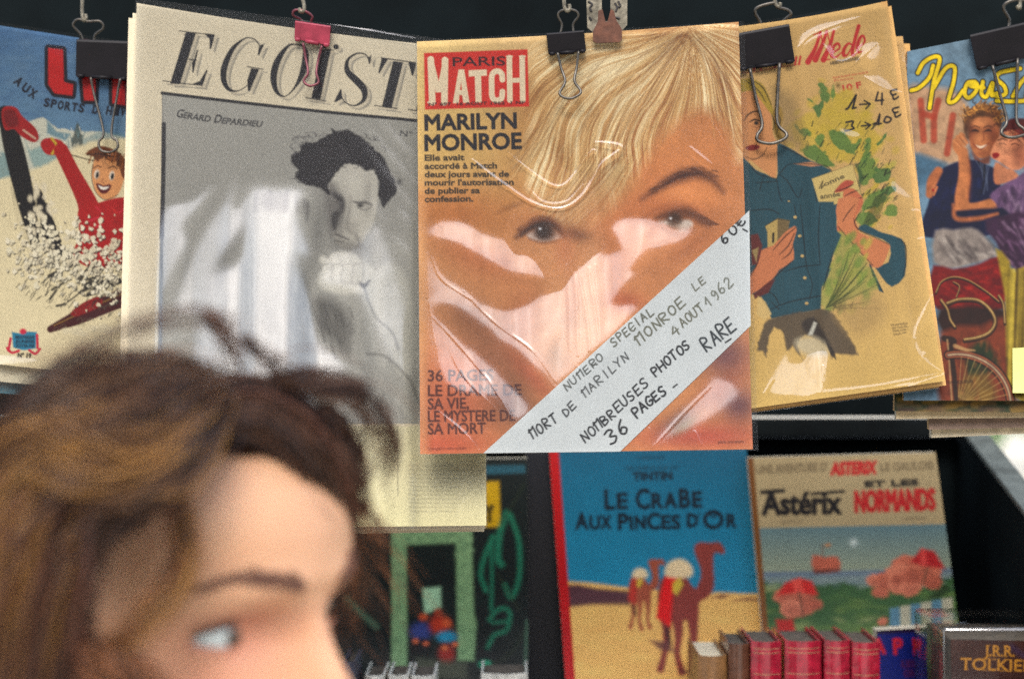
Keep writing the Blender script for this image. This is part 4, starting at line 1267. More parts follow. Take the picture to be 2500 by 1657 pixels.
    # leaves beside the waist
    for i in range(46):
        x, y = random.uniform(640, 960), random.uniform(200, 700)
        if abs(x - 800 + (y - 450) * .35) > 190: continue
        s.blob((x, y), random.uniform(20, 48), random.uniform(14, 30), random.choice([(150, 164, 80), (120, 144, 76), (196, 182, 92), (134, 154, 78)]), .8, -60, 4)
    s.poly([(720, 190), (800, 240), (880, 350), (940, 430), (980, 560), (900, 590), (780, 640), (660, 690), (590, 660), (600, 600), (660, 470), (690, 320)], (140, 158, 80), 5, .6, 2, 0, 6)
    for i in range(34):
        a = random.uniform(-1.25, .05)
        L = random.uniform(120, 400)
        p0 = (640, 680)
        s.line([p0, (640 + L * .5 * math.cos(a) + 10, 680 + L * .5 * math.sin(a)), (640 + L * math.cos(a) * 1.02, 680 + L * 1.05 * math.sin(a))], [3, 7, 3], random.choice([(50, 66, 40), (62, 84, 48), (190, 184, 110)]), 1.2, .75)
    for i in range(26):
        x = random.uniform(680, 830)
        s.line([(x, 690 + random.uniform(-30, 20)), (x + 18, 670 + random.uniform(-30, 20))], 6, (48, 62, 40), 1.2, .8, 0)
    s.poly([(640, 250), (700, 160), (740, 200), (690, 320), (640, 500), (620, 520)], blu, 2)
    # torso with buttons
    s.poly([(40, -20), (690, -20), (712, 160), (680, 300), (640, 420), (610, 560), (605, 690), (280, 752), (210, 600), (60, 560)], blu, 2, 1, 0)
    for p in ([(470, 0), (490, 200), (510, 400), (548, 520), (530, 620)], [(360, 440), (480, 408), (600, 396)], [(270, 690), (400, 640), (600, 600)], [(600, 0), (590, 200), (600, 390)], [(690, 300), (650, 440), (620, 560)], [(430, 0), (440, 60)], [(240, 560), (300, 600), (330, 660)], [(280, 640), (330, 690)], [(130, 40), (260, 30), (330, 60)]):
        s.line(p, [4, 8] + [6] * (len(p) - 2), ink, 1.2, .85)
    for c in ((436, 82), (466, 206), (483, 338), (500, 482), (512, 650)):
        s.blob(c, 12, 11, (206, 180, 126), 1, 0, 6)
        s.line([(c[0] - 10, c[1] + 12), (c[0] + 12, c[1] + 8)], 4, ink, 1, .7, 0)
    # left hand with a little paper house
    s.poly([(238, 140), (320, 90), (400, 104), (390, 140), (380, 220), (255, 305), (252, 180)], (196, 172, 112), 1.5)
    s.poly([(320, 92), (398, 106), (388, 230), (318, 260)], (132, 114, 80), 1.6)
    s.line([(238, 140), (318, 92), (400, 106)], 5, (60, 50, 40), 1, .9, 0)
    s.line([(292, 190), (290, 245)], 14, (60, 52, 44), 1, 1, 0)
    s.poly([(130, 470), (180, 400), (210, 300), (290, 270), (360, 190), (430, 140), (446, 170), (420, 260), (428, 360), (330, 430), (280, 500), (130, 600), (60, 560)], (208, 138, 98), 1.8, 1, 2)
    for p in ([(290, 300), (370, 210), (440, 150)], [(330, 330), (390, 270), (430, 190)], [(350, 360), (400, 320), (424, 270)], [(210, 300), (180, 400), (140, 470)], [(280, 500), (340, 440), (420, 370)]):
        s.line(p, [4, 8, 5], (62, 40, 34), 1.2, .9)
    s.poly([(140, 200), (190, 190), (220, 270), (190, 390), (150, 400)], (116, 56, 52), 2)
    s.poly([(150, 300), (195, 280), (180, 380)], (176, 156, 108), 2, .9)
    s.poly([(160, 590), (270, 500), (305, 490), (260, 580), (170, 620)], (112, 56, 52), 2)
    s.poly([(190, 600), (240, 640), (280, 720), (230, 760), (180, 720)], (216, 190, 134), 2, .9)
    # grey skirt wash
    s.poly([(250, 760), (420, 715), (560, 695), (640, 690), (700, 730), (790, 860), (850, 990), (760, 985), (700, 985), (680, 1015), (640, 920), (560, 880), (500, 860), (450, 930), (490, 1025), (440, 960), (420, 930), (380, 960), (360, 850), (300, 810), (262, 880), (245, 1000), (225, 960), (180, 960), (220, 830)], (104, 92, 78), 3, .95, 2, 0, 2)
    s.poly([(480, 770), (560, 740), (600, 800), (660, 900), (690, 980), (640, 930), (560, 860), (500, 840)], (70, 62, 58), 4, .9, 2)
    s.poly([(520, 860), (560, 770), (580, 780), (550, 860)], (206, 204, 192), 2.5, .9)
    s.poly([(440, 890), (560, 870), (640, 920), (650, 985), (560, 1000), (460, 960)], (206, 196, 170), 8, .8, 3)
    for i in range(10):
        s.line([(640 + i * 6, 900 + i * 8), (670 + i * 4, 985 + i * 4)], 4, (50, 44, 44), 1.2, .8, 0)
    s.poly([(700, 700), (830, 610), (960, 590), (1030, 680), (980, 800), (860, 870), (790, 840)], (186, 158, 108), 18, .7, 4)
    for i, t in enumerate(("Illustration", "de mode", "Paris hiver", "page six")):
        s.text(t, (1070 + i * 6, 800 + i * 20), (1180 - i * 3, 786 + i * 20), 14, (84, 70, 56), .5, 1, .8)
    s.C *= .88
    s.grain(.08, 31, .05)
    r = root_at(s, "magazine", "yellowed fashion weekly with a woman in a blue blouse and marker prices", "magazine", "magazines clipped to the rail")
    s.mesh("cover", M_PRINT, r)
    s.block("pages", M_OLDPAGES, r, .003)
    tilts = [('E', [(470, 250), (600, 170), (720, 140), (860, 130), (760, 200), (600, 270), (480, 340)], .6, 6), ('E', [(880, 330), (980, 290), (1040, 300), (1020, 380), (960, 420)], .7, 5), ('E', [(650, 320), (700, 300), (740, 400), (690, 380)], .5, 5),
             ('E', [(910, 530), (960, 510), (1080, 560), (1120, 610), (1060, 620), (980, 570)], .7, 4), ('E', [(690, 845), (760, 880), (860, 900), (900, 940), (780, 920)], .7, 4),
             ('E', [(1100, 1240), (1180, 1290), (1290, 1370), (1180, 1340)], .7, 4), ('F', [(1220, 860), (1260, 720), (1320, 640), (1350, 560), (1355, 640), (1290, 760), (1250, 900), (1290, 990), (1360, 1060), (1240, 980)], .9, 4),
             ('F', [(600, 1230), (720, 1210), (1000, 1190), (1200, 1150), (1200, 1190), (900, 1220)], .8, 4), ('F', [(270, 1180), (330, 1020), (400, 960), (430, 1040), (560, 1020), (640, 1000), (610, 1240), (300, 1260)], .6, 8), ('F', [(520, 1000), (640, 970), (620, 1080), (540, 1150)], 1, 4)]
    ridges = [('E', p, 10, .0013) for p in ([(470, 330), (560, 240), (760, 160), (900, 120)], [(640, 300), (740, 420), (860, 380), (940, 250)], [(930, 530), (1060, 600), (1190, 640)], [(870, 460), (880, 420), (1010, 300)])]
    ridges += [('F', p, 10, .0014) for p in ([(1340, 600), (1280, 720), (1230, 850), (1240, 960), (1320, 1050), (1400, 1100)], [(1210, 40), (1290, 45)], [(1250, 230), (1310, 215)], [(600, 1240), (1000, 1190), (1400, 1110)], [(1290, 980), (1250, 1060)], [(230, 1250), (290, 1150)], [(610, 1240), (620, 1060)], [(1190, 1200), (1420, 1120)])]
    sleeve(s, "plastic_sleeve", r, tilts, ridges, 121, (2, 2, 3, 5), .4, M_THINFILM)
    return s


def make_mode_copies():
    for i, (dx, dy, dxb, dyb, off, lab) in enumerate(((10, 12, 4, 10, .005, "second yellowed weekly in the stack, showing a thin edge behind the blue blouse cover"),
                                                     (38, 86, -14, 16, .012, "third yellowed weekly in the stack, its crinkled film showing right of the blue blouse cover"),
                                                     (55, 104, -30, 4, .020, "rearmost yellowed weekly of the stack, behind the crinkled film beside the sky-blue cover"))):
        c = [(MODE[0][0] + 10, MODE[0][1] + 40), (MODE[1][0] + dx, MODE[1][1] + dy), (MODE[2][0] + dxb, MODE[2][1] + dyb), (MODE[3][0] + 2, MODE[3][1] + dyb * .6)]
        s = Sheet(c, 1.19 + off, 1.152 + off, (208, 172, 116), 3.5)
        s.C *= (.8 + .35 * fbm(s.X, s.Y, 60, 40 + i))[..., None]
        s.grain(.05, 45 + i)
        r = root_at(s, "magazine", lab, "magazine", "copies behind the fashion weekly")
        s.mesh("cover", M_PRINT, r)
        s.block("pages", M_OLDPAGES, r, .004)
        if i == 1:
            sleeve(s, "plastic_sleeve", r, [('E', [(1160, 240), (1240, 260), (1230, 420), (1180, 400)], .8, 5)], [('E', [(1190, 260), (1180, 400), (1240, 500)], 9, .0012), ('E', [(1220, 300), (1200, 440)], 9, .0012)], 131, (2, 2, 3, 3), .8)


# ------------------------------------------------------------------ picture weekly with a couple (right)
NOUS = [(2215, 126), (2640, 42), (2662, 978), (2206, 977)]


def make_nous():
    s = Sheet(NOUS, 1.205, 1.17, (140, 168, 184), 1.75)
    s.f = 'E'
    s.C *= (.85 + .3 * fbm(s.X, s.Y, 70, 51))[..., None]
    s.blob((1900, 300), 500, 160, (166, 182, 190), .5)
    # poster lettering and blue field behind
    s.poly([(1200, 620), (1420, 600), (1560, 640), (1640, 760), (1600, 1120), (1300, 1060), (1200, 1060)], (208, 176, 140), 10, .9, 3)
    s.poly([(1200, 1050), (1300, 1050), (1480, 1120), (1420, 1250), (1200, 1300)], (104, 140, 160), 8, .9)
    for p in ([(1310, 690), (1330, 960)], [(1330, 780), (1400, 800), (1430, 690)], [(1400, 800), (1400, 960)], [(1530, 790), (1490, 1050)]):
        s.line(p, 44, (190, 96, 66), 3, .85, 0)
    # script title: yellow with a dark outline
    yl, ol = (236, 216, 30), (48, 46, 24)
    word = [[(1290, 500), (1330, 430), (1400, 390), (1440, 410), (1400, 560), (1370, 740)], [(1400, 600), (1480, 470), (1540, 460), (1535, 560), (1500, 690), (1545, 690), (1600, 620)],
            [(1680, 560), (1630, 570), (1610, 640), (1640, 670), (1690, 620), (1690, 570), (1650, 590), (1740, 600)], [(1735, 560), (1725, 640), (1760, 660), (1800, 570), (1795, 650), (1830, 640)],
            [(1930, 480), (1850, 500), (1830, 540), (1880, 590), (1890, 640), (1840, 660), (1800, 640)], [(1830, 690), (1920, 695), (2020, 690), (2120, 670)],
            [(2100, 470), (2000, 560), (1940, 660)], [(2080, 450), (2050, 560), (2030, 680)], [(1930, 480), (1990, 470)], [(1245, 620), (1300, 600), (1370, 530), (1395, 450)]]
    for wd, c in ((42, ol), (27, yl)):
        for p in word:
            s.line(p, wd, c, 1.2, 1, 8)
    # man
    skin, sh = (206, 150, 104), (150, 92, 62)
    s.poly([(1640, 860), (1680, 800), (1760, 790), (1840, 830), (1850, 920), (1830, 1000), (1790, 1060), (1730, 1085), (1680, 1060), (1645, 980)], skin, 2.5, 1, 4)
    s.poly([(1660, 1040), (1720, 1090), (1790, 1060), (1780, 1120), (1730, 1130), (1680, 1110)], sh, 4, .9)
    s.poly([(1615, 900), (1610, 820), (1650, 750), (1740, 715), (1830, 750), (1866, 830), (1850, 880), (1800, 815), (1740, 800), (1680, 815), (1650, 860)], (120, 86, 48), 4, 1, 3)
    for i in range(150):
        a = random.uniform(0, 3.3)
        x, y = 1740 - 120 * math.cos(a) + random.gauss(0, 16), 820 - 95 * math.sin(a) + random.gauss(0, 16)
        r = random.uniform(8, 18)
        s.line([(x + r * math.cos(t), y + r * math.sin(t)) for t in (a, a + 1, a + 2, a + 2.8)], random.uniform(4, 9), random.choice([(150, 106, 54), (222, 176, 100), (186, 140, 76), (84, 54, 30)]), 1.6, .85)
    s.poly([(1610, 850), (1650, 800), (1660, 900), (1640, 960), (1610, 930)], (110, 76, 50), 4, .8, 3)
    for x in (1680, 1770):
        s.line([(x - 32, 876), (x, 862), (x + 32, 872)], [5, 10, 5], (84, 50, 34), 1.6, .9)
        s.line([(x - 24, 902), (x, 894), (x + 24, 902)], [5, 9, 5], (60, 36, 30), 1.6, .9)
        s.line([(x - 20, 912), (x, 918), (x + 20, 912)], 4, (170, 104, 72), 1.6, .7)
    s.line([(1735, 900), (1742, 950), (1725, 970)], 6, (160, 98, 66), 2, .8)
    s.blob((1800, 930), 46, 130, (140, 84, 56), .7, 4)
    s.blob((1660, 930), 24, 110, (150, 94, 64), .6)
    s.blob((1720, 840), 60, 22, (224, 172, 126), .6)
    s.blob((1700, 950), 26, 30, (222, 164, 118), .6)
    s.blob((1736, 1050), 46, 18, (160, 100, 68), .6)
    for x in (1682, 1772):
        s.blob((x, 892), 34, 20, (112, 66, 46), .6)
        s.line([(x - 22, 896), (x, 890), (x + 22, 896)], [4, 9, 4], (44, 26, 24), 1.4, .95)
    s.poly([(1688, 992), (1720, 1000), (1764, 988), (1746, 1010), (1712, 1014)], (230, 216, 196), 2, 1, 2)
    s.line([(1670, 985), (1715, 1024), (1775, 980)], 5, (140, 64, 48), 1.6, .9)
    s.line([(1660, 960), (1680, 1010)], 7, (170, 108, 74), 3, .7)
    s.poly([(1800, 900), (1850, 880), (1840, 990), (1790, 1050)], sh, 8, .6)
    # his shirt and trousers
    s.poly([(1420, 1200), (1500, 1130), (1640, 1090), (1760, 1130), (1840, 1200), (1860, 1580), (1340, 1620), (1360, 1400)], (34, 48, 92), 3, 1, 3)
    for i in range(70):
        x, y = random.uniform(1380, 1820), random.uniform(1160, 1560)
        s.line([(x, y), (x + random.uniform(-30, 30), y + 60)], random.uniform(6, 18), random.choice([(24, 30, 62), (56, 80, 132), (30, 40, 80), (44, 60, 110)]), 4, .5, 0)
    for i in range(7):
        s.line([(1690 + i * 14, 1100 + i * 8), (1740 + (i % 2) * 24, 1180 + i * 24)], 10, random.choice([(30, 30, 44), (110, 120, 140)]), 2, .8, 0)
    # woman's arm around him
    s.line([(1590, 930), (1560, 990), (1600, 1060)], [40, 70, 60], skin, 2.5)
    for p in ([(1540, 960), (1590, 1010)], [(1560, 935), (1610, 990)], [(1585, 915), (1625, 975)]):
        s.line(p, 20, (216, 162, 116), 2, 1, 0)
        s.line([(p[0][0] + 12, p[0][1] + 4), (p[1][0] + 12, p[1][1] + 4)], 4, sh, 1.5, .7, 0)
    s.line([(1600, 1040), (1610, 1200), (1590, 1350), (1600, 1440)], [66, 84, 96, 104], skin, 3)
    s.line([(1590, 1440), (1690, 1440), (1800, 1400), (1860, 1380)], [110, 110, 90, 80], skin, 3)
    s.line([(1560, 1480), (1680, 1495), (1820, 1450)], [10, 20, 10], sh, 6, .8)
    s.line([(1640, 1080), (1650, 1220), (1640, 1360)], 12, sh, 7, .7)
    s.line([(1430, 1170), (1390, 1240), (1370, 1330)], [60, 70, 50], (196, 138, 96), 3)
    for p in ([(1400, 1270), (1370, 1310)], [(1420, 1280), (1400, 1330)]):
        s.line(p, 16, (210, 150, 108), 2, 1, 0)
    s.blob((1395, 1300), 8, 10, (180, 40, 40), 1, 0, 4)
    # woman
    s.poly([(1830, 960), (1880, 900), (1960, 880), (2040, 920), (2060, 1060), (2000, 1150), (1930, 1160), (1850, 1110), (1790, 1070), (1800, 1010)], (222, 168, 132), 2.5, 1, 4)
    s.poly([(1870, 900), (1900, 830), (1960, 810), (2060, 830), (2120, 930), (2110, 1100), (2050, 1130), (2040, 1000), (1990, 930), (1930, 890)], (120, 44, 36), 3, 1, 4)
    for i in range(50):
        x, y = random.uniform(1890, 2080), random.uniform(820, 930)
        s.line([(x, y), (x + 30, y + random.uniform(-10, 26))], 6, random.choice([(160, 70, 50), (80, 26, 26), (140, 54, 44)]), 2, .6, 0)
    s.line([(1840, 960), (1870, 950), (1900, 960)], 7, (90, 50, 38), 1.6, .9)
    s.line([(1920, 966), (1960, 950), (1990, 966)], 7, (90, 50, 38), 1.6, .9)
    s.line([(1850, 985), (1875, 982), (1895, 992)], 7, (56, 40, 40), 1.6, .9)
    s.line([(1930, 990), (1955, 982), (1980, 994)], 7, (56, 40, 40), 1.6, .9)
    s.line([(1895, 990), (1880, 1035), (1905, 1045)], 5, (180, 116, 90), 2, .8)
    s.blob((1990, 1060), 60, 110, (168, 108, 84), .7, -20)
    s.blob((1880, 1010), 40, 50, (230, 180, 146), .5)
    s.poly([(1800, 1052), (1830, 1044), (1850, 1060), (1828, 1082), (1806, 1080)], (166, 36, 40), 2, 1, 3)
    s.poly([(1820, 1110), (1900, 1150), (1940, 1160), (1980, 1220), (1860, 1260), (1810, 1240)], (206, 150, 112), 3, .95, 3)
    s.poly([(1780, 1340), (1860, 1270), (1960, 1220), (2080, 1180), (2160, 1600), (1900, 1600), (1840, 1480), (1830, 1400)], (136, 110, 140), 3, 1, 3)
    for i in range(60):
        x, y = random.uniform(1840, 2080), random.uniform(1240, 1560)
        s.line([(x, y), (x + random.uniform(-20, 40), y + 50)], random.uniform(6, 20), random.choice([(96, 74, 104), (172, 146, 170), (70, 52, 80), (190, 170, 186)]), 4, .5, 0)
    # lower half: white belt, red shorts, bicycle, skirt
    s.f = 'F'
    s.poly([(1340, 140), (1360, 20), (1500, 40), (1800, 20), (1850, 100), (1740, 170), (1500, 170)], (30, 42, 84), 4, 1, 2)
    s.line([(1480, 0), (1500, 90), (1640, 90), (1770, 60)], [20, 30, 30, 20], (200, 140, 96), 4, .9)
    s.poly([(1360, 170), (1480, 165), (1600, 150), (1680, 200), (1770, 330), (1600, 390), (1480, 420), (1350, 380)], (170, 162, 154), 5, 1, 2)
    for i in range(36):
        x = random.uniform(1370, 1740)
        s.line([(x, random.uniform(200, 330)), (x + 80, random.uniform(300, 390))], random.uniform(6, 16), random.choice([(96, 88, 88), (206, 200, 190), (130, 122, 118)]), 5, .5, 0)
    s.poly([(1690, 100), (2100, 60), (2100, 440), (1900, 440), (1800, 330), (1760, 250)], (92, 62, 92), 5, 1, 2)
    for i in range(50):
        x, y = random.uniform(1760, 1960), random.uniform(80, 400)
        s.line([(x, y), (x + random.uniform(20, 60), y + random.uniform(30, 80))], random.uniform(6, 18), random.choice([(60, 38, 62), (150, 120, 146), (180, 158, 176), (110, 78, 106)]), 4, .55, 0)
    s.poly([(1350, 400), (1480, 425), (1650, 390), (1780, 340), (1840, 460), (1820, 640), (1760, 700), (1380, 690), (1330, 560)], (150, 34, 32), 4, 1, 2)
    for i in range(60):
        x, y = random.uniform(1350, 1800), random.uniform(420, 680)
        s.line([(x, y), (x + random.uniform(20, 90), y + random.uniform(-20, 40))], random.uniform(6, 18), random.choice([(110, 20, 24), (186, 54, 40), (90, 20, 24), (200, 74, 46)]), 4, .5, 0)
    s.poly([(1390, 680), (1800, 680), (1830, 800), (1500, 860), (1400, 840)], (78, 50, 40), 8, 1, 2)
    s.poly([(1400, 840), (1660, 800), (1830, 740), (1850, 1000), (1900, 1300), (1390, 1300)], (150, 88, 58), 8, 1, 2)
    s.poly([(1590, 950), (1680, 890), (1740, 960), (1790, 1090), (1560, 1130)], (54, 84, 52), 8, .9, 2)
    s.poly([(1560, 1130), (1700, 1120), (1760, 1300), (1500, 1300)], (150, 130, 66), 10, .8, 2)
    s.poly([(1760, 290), (1850, 370), (1880, 440), (2100, 430), (2100, 1300), (1880, 1260), (1830, 1000), (1820, 600)], (180, 162, 66), 4, 1, 2)
    for i in range(40):
        x = random.uniform(1840, 2080)
        s.line([(x, 430), (x - 10, 700), (x - 20 + random.uniform(-20, 20), 1250)], random.uniform(6, 16), random.choice([(130, 112, 40), (206, 190, 96), (110, 92, 36)]), 4, .55)
    for i in range(60):
        x, y = random.uniform(1400, 1850), random.uniform(840, 1290)
        s.line([(x, y), (x + random.uniform(-20, 20), y + 60)], random.uniform(5, 16), random.choice([(170, 96, 60), (110, 60, 44), (186, 130, 80), (96, 70, 44)]), 4, .4, 0)
    # bicycle: bars, brake cable, forks, wheel
    bar, dkb = (206, 184, 132), (70, 50, 36)
    for off, c, k_ in ((7, (44, 32, 28), .95), (0, (128, 98, 66), .78), (-4, bar, .3)):
        s.line([(1440, 650 + off), (1520, 625 + off), (1640, 630 + off), (1720, 690 + off), (1756, 770 + off), (1720, 840 + off), (1640, 876 + off), (1555, 890 + off)], 30 * k_, c, 2)
        s.line([(1400, 630 + off), (1440, 690 + off), (1460, 760 + off), (1490, 805 + off)], 22 * k_, c, 2)
        s.line([(1365, 580 + off), (1400, 510 + off), (1480, 478 + off), (1580, 500 + off), (1700, 575 + off), (1780, 640 + off)], 11 * k_, c, 1.6)
        s.line([(1480, 510 + off), (1520, 540 + off), (1500, 610 + off)], 8 * k_, c, 1.6)
        s.line([(1780, 600 + off), (1810, 660 + off), (1820, 780 + off)], 18 * k_, c, 2)
    s.line([(1420, 880), (1480, 900), (1460, 960), (1480, 1080), (1500, 1300)], [40, 46, 40, 34, 28], (84, 62, 50), 2)
    s.line([(1440, 890), (1450, 1000), (1470, 1290)], 10, (206, 180, 140), 2, .8)
    t = np.linspace(-1.75, 0.25, 16)
    rim = [(1510 + 350 * math.cos(a), 1330 + 345 * math.sin(a)) for a in t]
    for wd, c in ((62, (56, 44, 40)), (44, (176, 120, 84)), (22, (120, 96, 96)), (8, (216, 196, 160))):
        s.line(rim, wd, c, 2)
    for i in range(12):
        a = -1.5 + i * .14
        s.line([(1510 + 60 * math.cos(a), 1330 + 60 * math.sin(a)), (1510 + 330 * math.cos(a), 1330 + 330 * math.sin(a))], 4, (210, 190, 140), 1.4, .6, 0)
    s.line([(1490, 930), (1560, 955), (1620, 960)], [26, 22, 10], (190, 160, 120), 2)
    s.text("VAINQUEUR", (1440, 1180), (1610, 1172), 18, (70, 56, 44), 1, 1.2, .7)
    s.C = np.clip(s.C * (1 + (fbm(s.X, s.Y, 16, 430) - .5) * .5)[..., None], 0, 1) ** 1.25 * np.array([.66, .64, .64])
    s.grain(.08, 71, .05)
    r = root_at(s, "magazine", "picture weekly with yellow script title and an embracing couple by a bicycle", "magazine", "magazines clipped to the rail")
    s.mesh("cover", M_PRINT, r)
    s.block("pages", M_OLDPAGES, r, .004)
    # small yellow-green price label stuck on it
    n = Sheet([(1870, 945), (2140, 930), (2150, 1245), (1872, 1240)], 1, 1, (206, 208, 140), 2.5, f='F')
    n.D = s.plane(n.Y) - .0009 - .004 * n.v ** 2
    n.grain(.02, 77)
    nr = thing("paper_note", Vector(n.verts()[-1, n.nc // 2]), "pale yellow-green sticky note on the bicycle cover at the right", "paper note")
    n.mesh("note_sheet", M_PRINT, nr)
    return s


def make_nous_copies():
    specs = (([(2190, 140), (2630, 70), (2650, 1008), (2184, 1003)], .006, (64, 72, 48), 'dark green bottom edge showing under the bicycle cover', .005),
             ([(2196, 150), (2630, 80), (2650, 1018), (2188, 1022)], .013, (206, 190, 158), 'pale page edges under the dark green one below the bicycle cover', .005),
             ([(2272, 150), (2640, 90), (2660, 1040), (2268, 1048)], .021, (150, 130, 116), 'grey-brown page edges, second lowest of the stack under the bicycle cover', .005),
             ([(2285, 160), (2640, 100), (2660, 1052), (2274, 1068)], .028, (214, 202, 176), 'cream page edges, lowest of the stack under the bicycle cover', .006))
    for i, (c, off, col, lab, th) in enumerate(specs):
        s = Sheet(c, 1.205 + off, 1.17 + off, col, 3.0)
        s.C *= (.75 + .5 * fbm(s.X, s.Y, 30, 140 + i))[..., None]
        if i == 0:
            for k in range(60):
                x, y = random.uniform(2190, 2500), random.uniform(975, 1008)
                s.line([(x, y), (x + 30, y + random.uniform(-8, 8))], 10, random.choice([(120, 100, 70), (40, 60, 40), (150, 120, 60), (90, 70, 60)]), 4, .6, 0)
        s.grain(.06, 150 + i)
        r = root_at(s, "magazine", "magazine with " + lab, "magazine", "magazines stacked behind the couple cover")
        s.mesh("cover", M_PRINT, r)
        s.block("pages", M_PAGES if i % 2 else M_OLDPAGES, r, th)


def make_under_ski():
    for i, (dy, off, col, lab) in enumerate(((38, .007, (196, 190, 168), "pale magazine edge just below the red skier cover"), (66, .014, (84, 122, 132), "teal magazine edge lowest below the red skier cover"))):
        s = Sheet([(-180, 60), (400, 150), (392, 935 + dy), (-195, 872 + dy)], 1.232 + off, 1.205 + off, col, 4)
        s.C *= (.75 + .5 * fbm(s.X, s.Y, 40, 160 + i))[..., None]
        s.grain(.05, 165 + i)
        r = root_at(s, "magazine", lab, "magazine", "magazines stacked behind the skier cover")
        s.mesh("cover", M_PRINT, r)
        s.block("pages", M_PAGES, r, .005)
# ------------------------------------------------------------------ comic albums and books on the shelf
SHELF_Z = 1.085


def album(corners, yt, yb, base, pitch=2.4):
    return Sheet(corners, yt, yb, base, pitch)


def finish_album(s, label, thick=.011, mat=None, name="comic_album", cat="book", k=1.25):
    s.grain(.04, random.randint(1, 999), .08, k)
    r = root_at(s, name, label, cat, "comic albums standing at the back of the stall" if name == "comic_album" else None)
    s.mesh("cover", mat or M_BOARD, r)
    s.block("pages", M_PAGES, r, thick, .0006)
    return r


def make_albums():
    # teal desert album
    s = album([(1340, 1090), (1821, 1080), (1886, 1752), (1388, 1760)], 1.50, 1.455, (26, 112, 138))
    s.vgrad(1080, 1480, (18, 92, 116), (36, 134, 160))
    s.f = 'G'
    s.poly([(190, 915), (400, 930), (640, 962), (800, 970), (1000, 1000), (1180, 1000), (1230, 990), (1400, 1000), (1560, 1000), (1640, 2000), (150, 2000)], (210, 170, 104), 4, 1, 0)
    s.poly([(190, 945), (300, 940), (420, 965), (640, 985), (700, 1000), (640, 1080), (400, 1075), (190, 1095)], (92, 60, 66), 5)
    s.poly([(1190, 1030), (1260, 1005), (1310, 1015), (1260, 1030)], (120, 76, 66), 4)
    s.poly([(1330, 1050), (1420, 1030), (1540, 1038), (1540, 1050), (1420, 1045)], (120, 76, 66), 4)
    for i in range(60):
        x, y = random.uniform(200, 1500), random.uniform(1080, 1900)
        s.blob((x, y), random.uniform(60, 160), random.uniform(10, 26), random.choice([(222, 188, 116), (200, 156, 92), (216, 178, 108)]), .3, random.uniform(-6, 6))
    ink = (14, 30, 44)
    s.text("HERGE", (700, 112), (880, 108), 22, ink, 1, 1.4, .6)
    s.text("LES AVENTURES DE", (620, 182), (965, 176), 22, ink, 1, 1.4, .7)
    s.text("TINTIN", (670, 250), (925, 244), 50, ink, 4, 1.4)
    for t, x0, x1, y, h in (("L", 484, 544, 442, 128), ("E", 566, 630, 438, 100), ("C", 690, 776, 438, 128), ("R", 796, 862, 434, 96), ("A", 878, 956, 432, 96), ("B", 978, 1044, 430, 120), ("E", 1066, 1122, 428, 100)):
        s.text(t, (x0, y), (x1, y - 2), h, ink, 5.5, 1.4)
    for t, x0, x1, y, h in (("A", 288, 366, 574, 104), ("U", 382, 446, 572, 84), ("X", 458, 520, 570, 84), ("P", 572, 634, 576, 104), ("I", 652, 664, 574, 84), ("N", 684, 748, 572, 86), ("C", 764, 846, 574, 104), ("E", 862, 914, 570, 86), ("S", 926, 978, 570, 86), ("D", 1030, 1096, 558, 84), ("R", 1292, 1350, 560, 84)):
        s.text(t, (x0, y), (x1, y - 1), h, ink, 5.5, 1.4)
    s.line([(1108, 470), (1102, 492)], 10, ink)
    t = np.linspace(0, 2 * math.pi, 20)
    s.line([(1200 + 56 * math.cos(a), 510 + 52 * math.sin(a)) for a in t], 26, ink, 1.5)
    s.line([(1170, 470), (1200, 492), (1230, 470)], 14, ink, 2)
    # a plain loaded camel and a smaller one behind, no riders
    br = (136, 66, 58)
    for (ox, oy, k_, c) in ((190, 415, .54, (152, 84, 62)), (0, 0, 1., br)):
        q = lambda P: [(ox + x * k_, oy + y * k_) for x, y in P]
        s.poly(q([(830, 1000), (860, 900), (930, 850), (1010, 880), (1060, 950), (1090, 960), (1120, 860), (1080, 740), (1075, 690), (1110, 660), (1180, 665), (1240, 660), (1275, 710), (1265, 738), (1210, 730), (1200, 800), (1205, 950), (1170, 1020), (1110, 1060), (1090, 1150), (1000, 1180), (880, 1180), (840, 1120)]), c, 3.5, 1, 3)
        for L in ([(880, 1130), (890, 1250), (880, 1380), (850, 1500)], [(960, 1130), (970, 1280), (960, 1400), (990, 1520)], [(1060, 1120), (1070, 1280), (1065, 1400), (1090, 1500)]):
            s.line(q(L), [90 * k_, 54 * k_, 40 * k_, 50 * k_], c, 4)
        s.poly(q([(880, 890), (930, 860), (970, 880), (930, 1010), (915, 1220), (820, 1160), (850, 1000)]), (204, 30, 34) if k_ == 1 else (170, 60, 50), 4)
        s.poly(q([(880, 880), (900, 800), (980, 770), (1050, 810), (1060, 880), (980, 900)]), (206, 186, 150), 5, 1, 3)
        s.poly(q([(930, 930), (980, 890), (1000, 940), (960, 1010), (930, 990)]), (190, 168, 70), 4)
        s.line(q([(890, 1240), (910, 1330)]), 26 * k_, (60, 34, 36), 5)
    s.poly([(780, 1310), (900, 1320), (950, 1390), (840, 1370)], (104, 64, 62), 6, .9)
    s.poly([(980, 1510), (1150, 1520), (1240, 1568), (1100, 1568)], (104, 64, 62), 6, .9)
    s.f = 'S'
    m = np.clip((.048 - s.u) / .004 + .5, 0, 1)[..., None]
    s.C = s.C * (1 - m) + lin((172, 22, 30)) * m
    finish_album(s, "teal comic album with a red spine and two loaded camels on yellow sand", .012, k=1.75)
    # seaside album
    s = album([(1825, 1117), (2284, 1104), (2368, 1722), (1878, 1728)], 1.49, 1.445, (176, 158, 122))
    s.f = 'H'
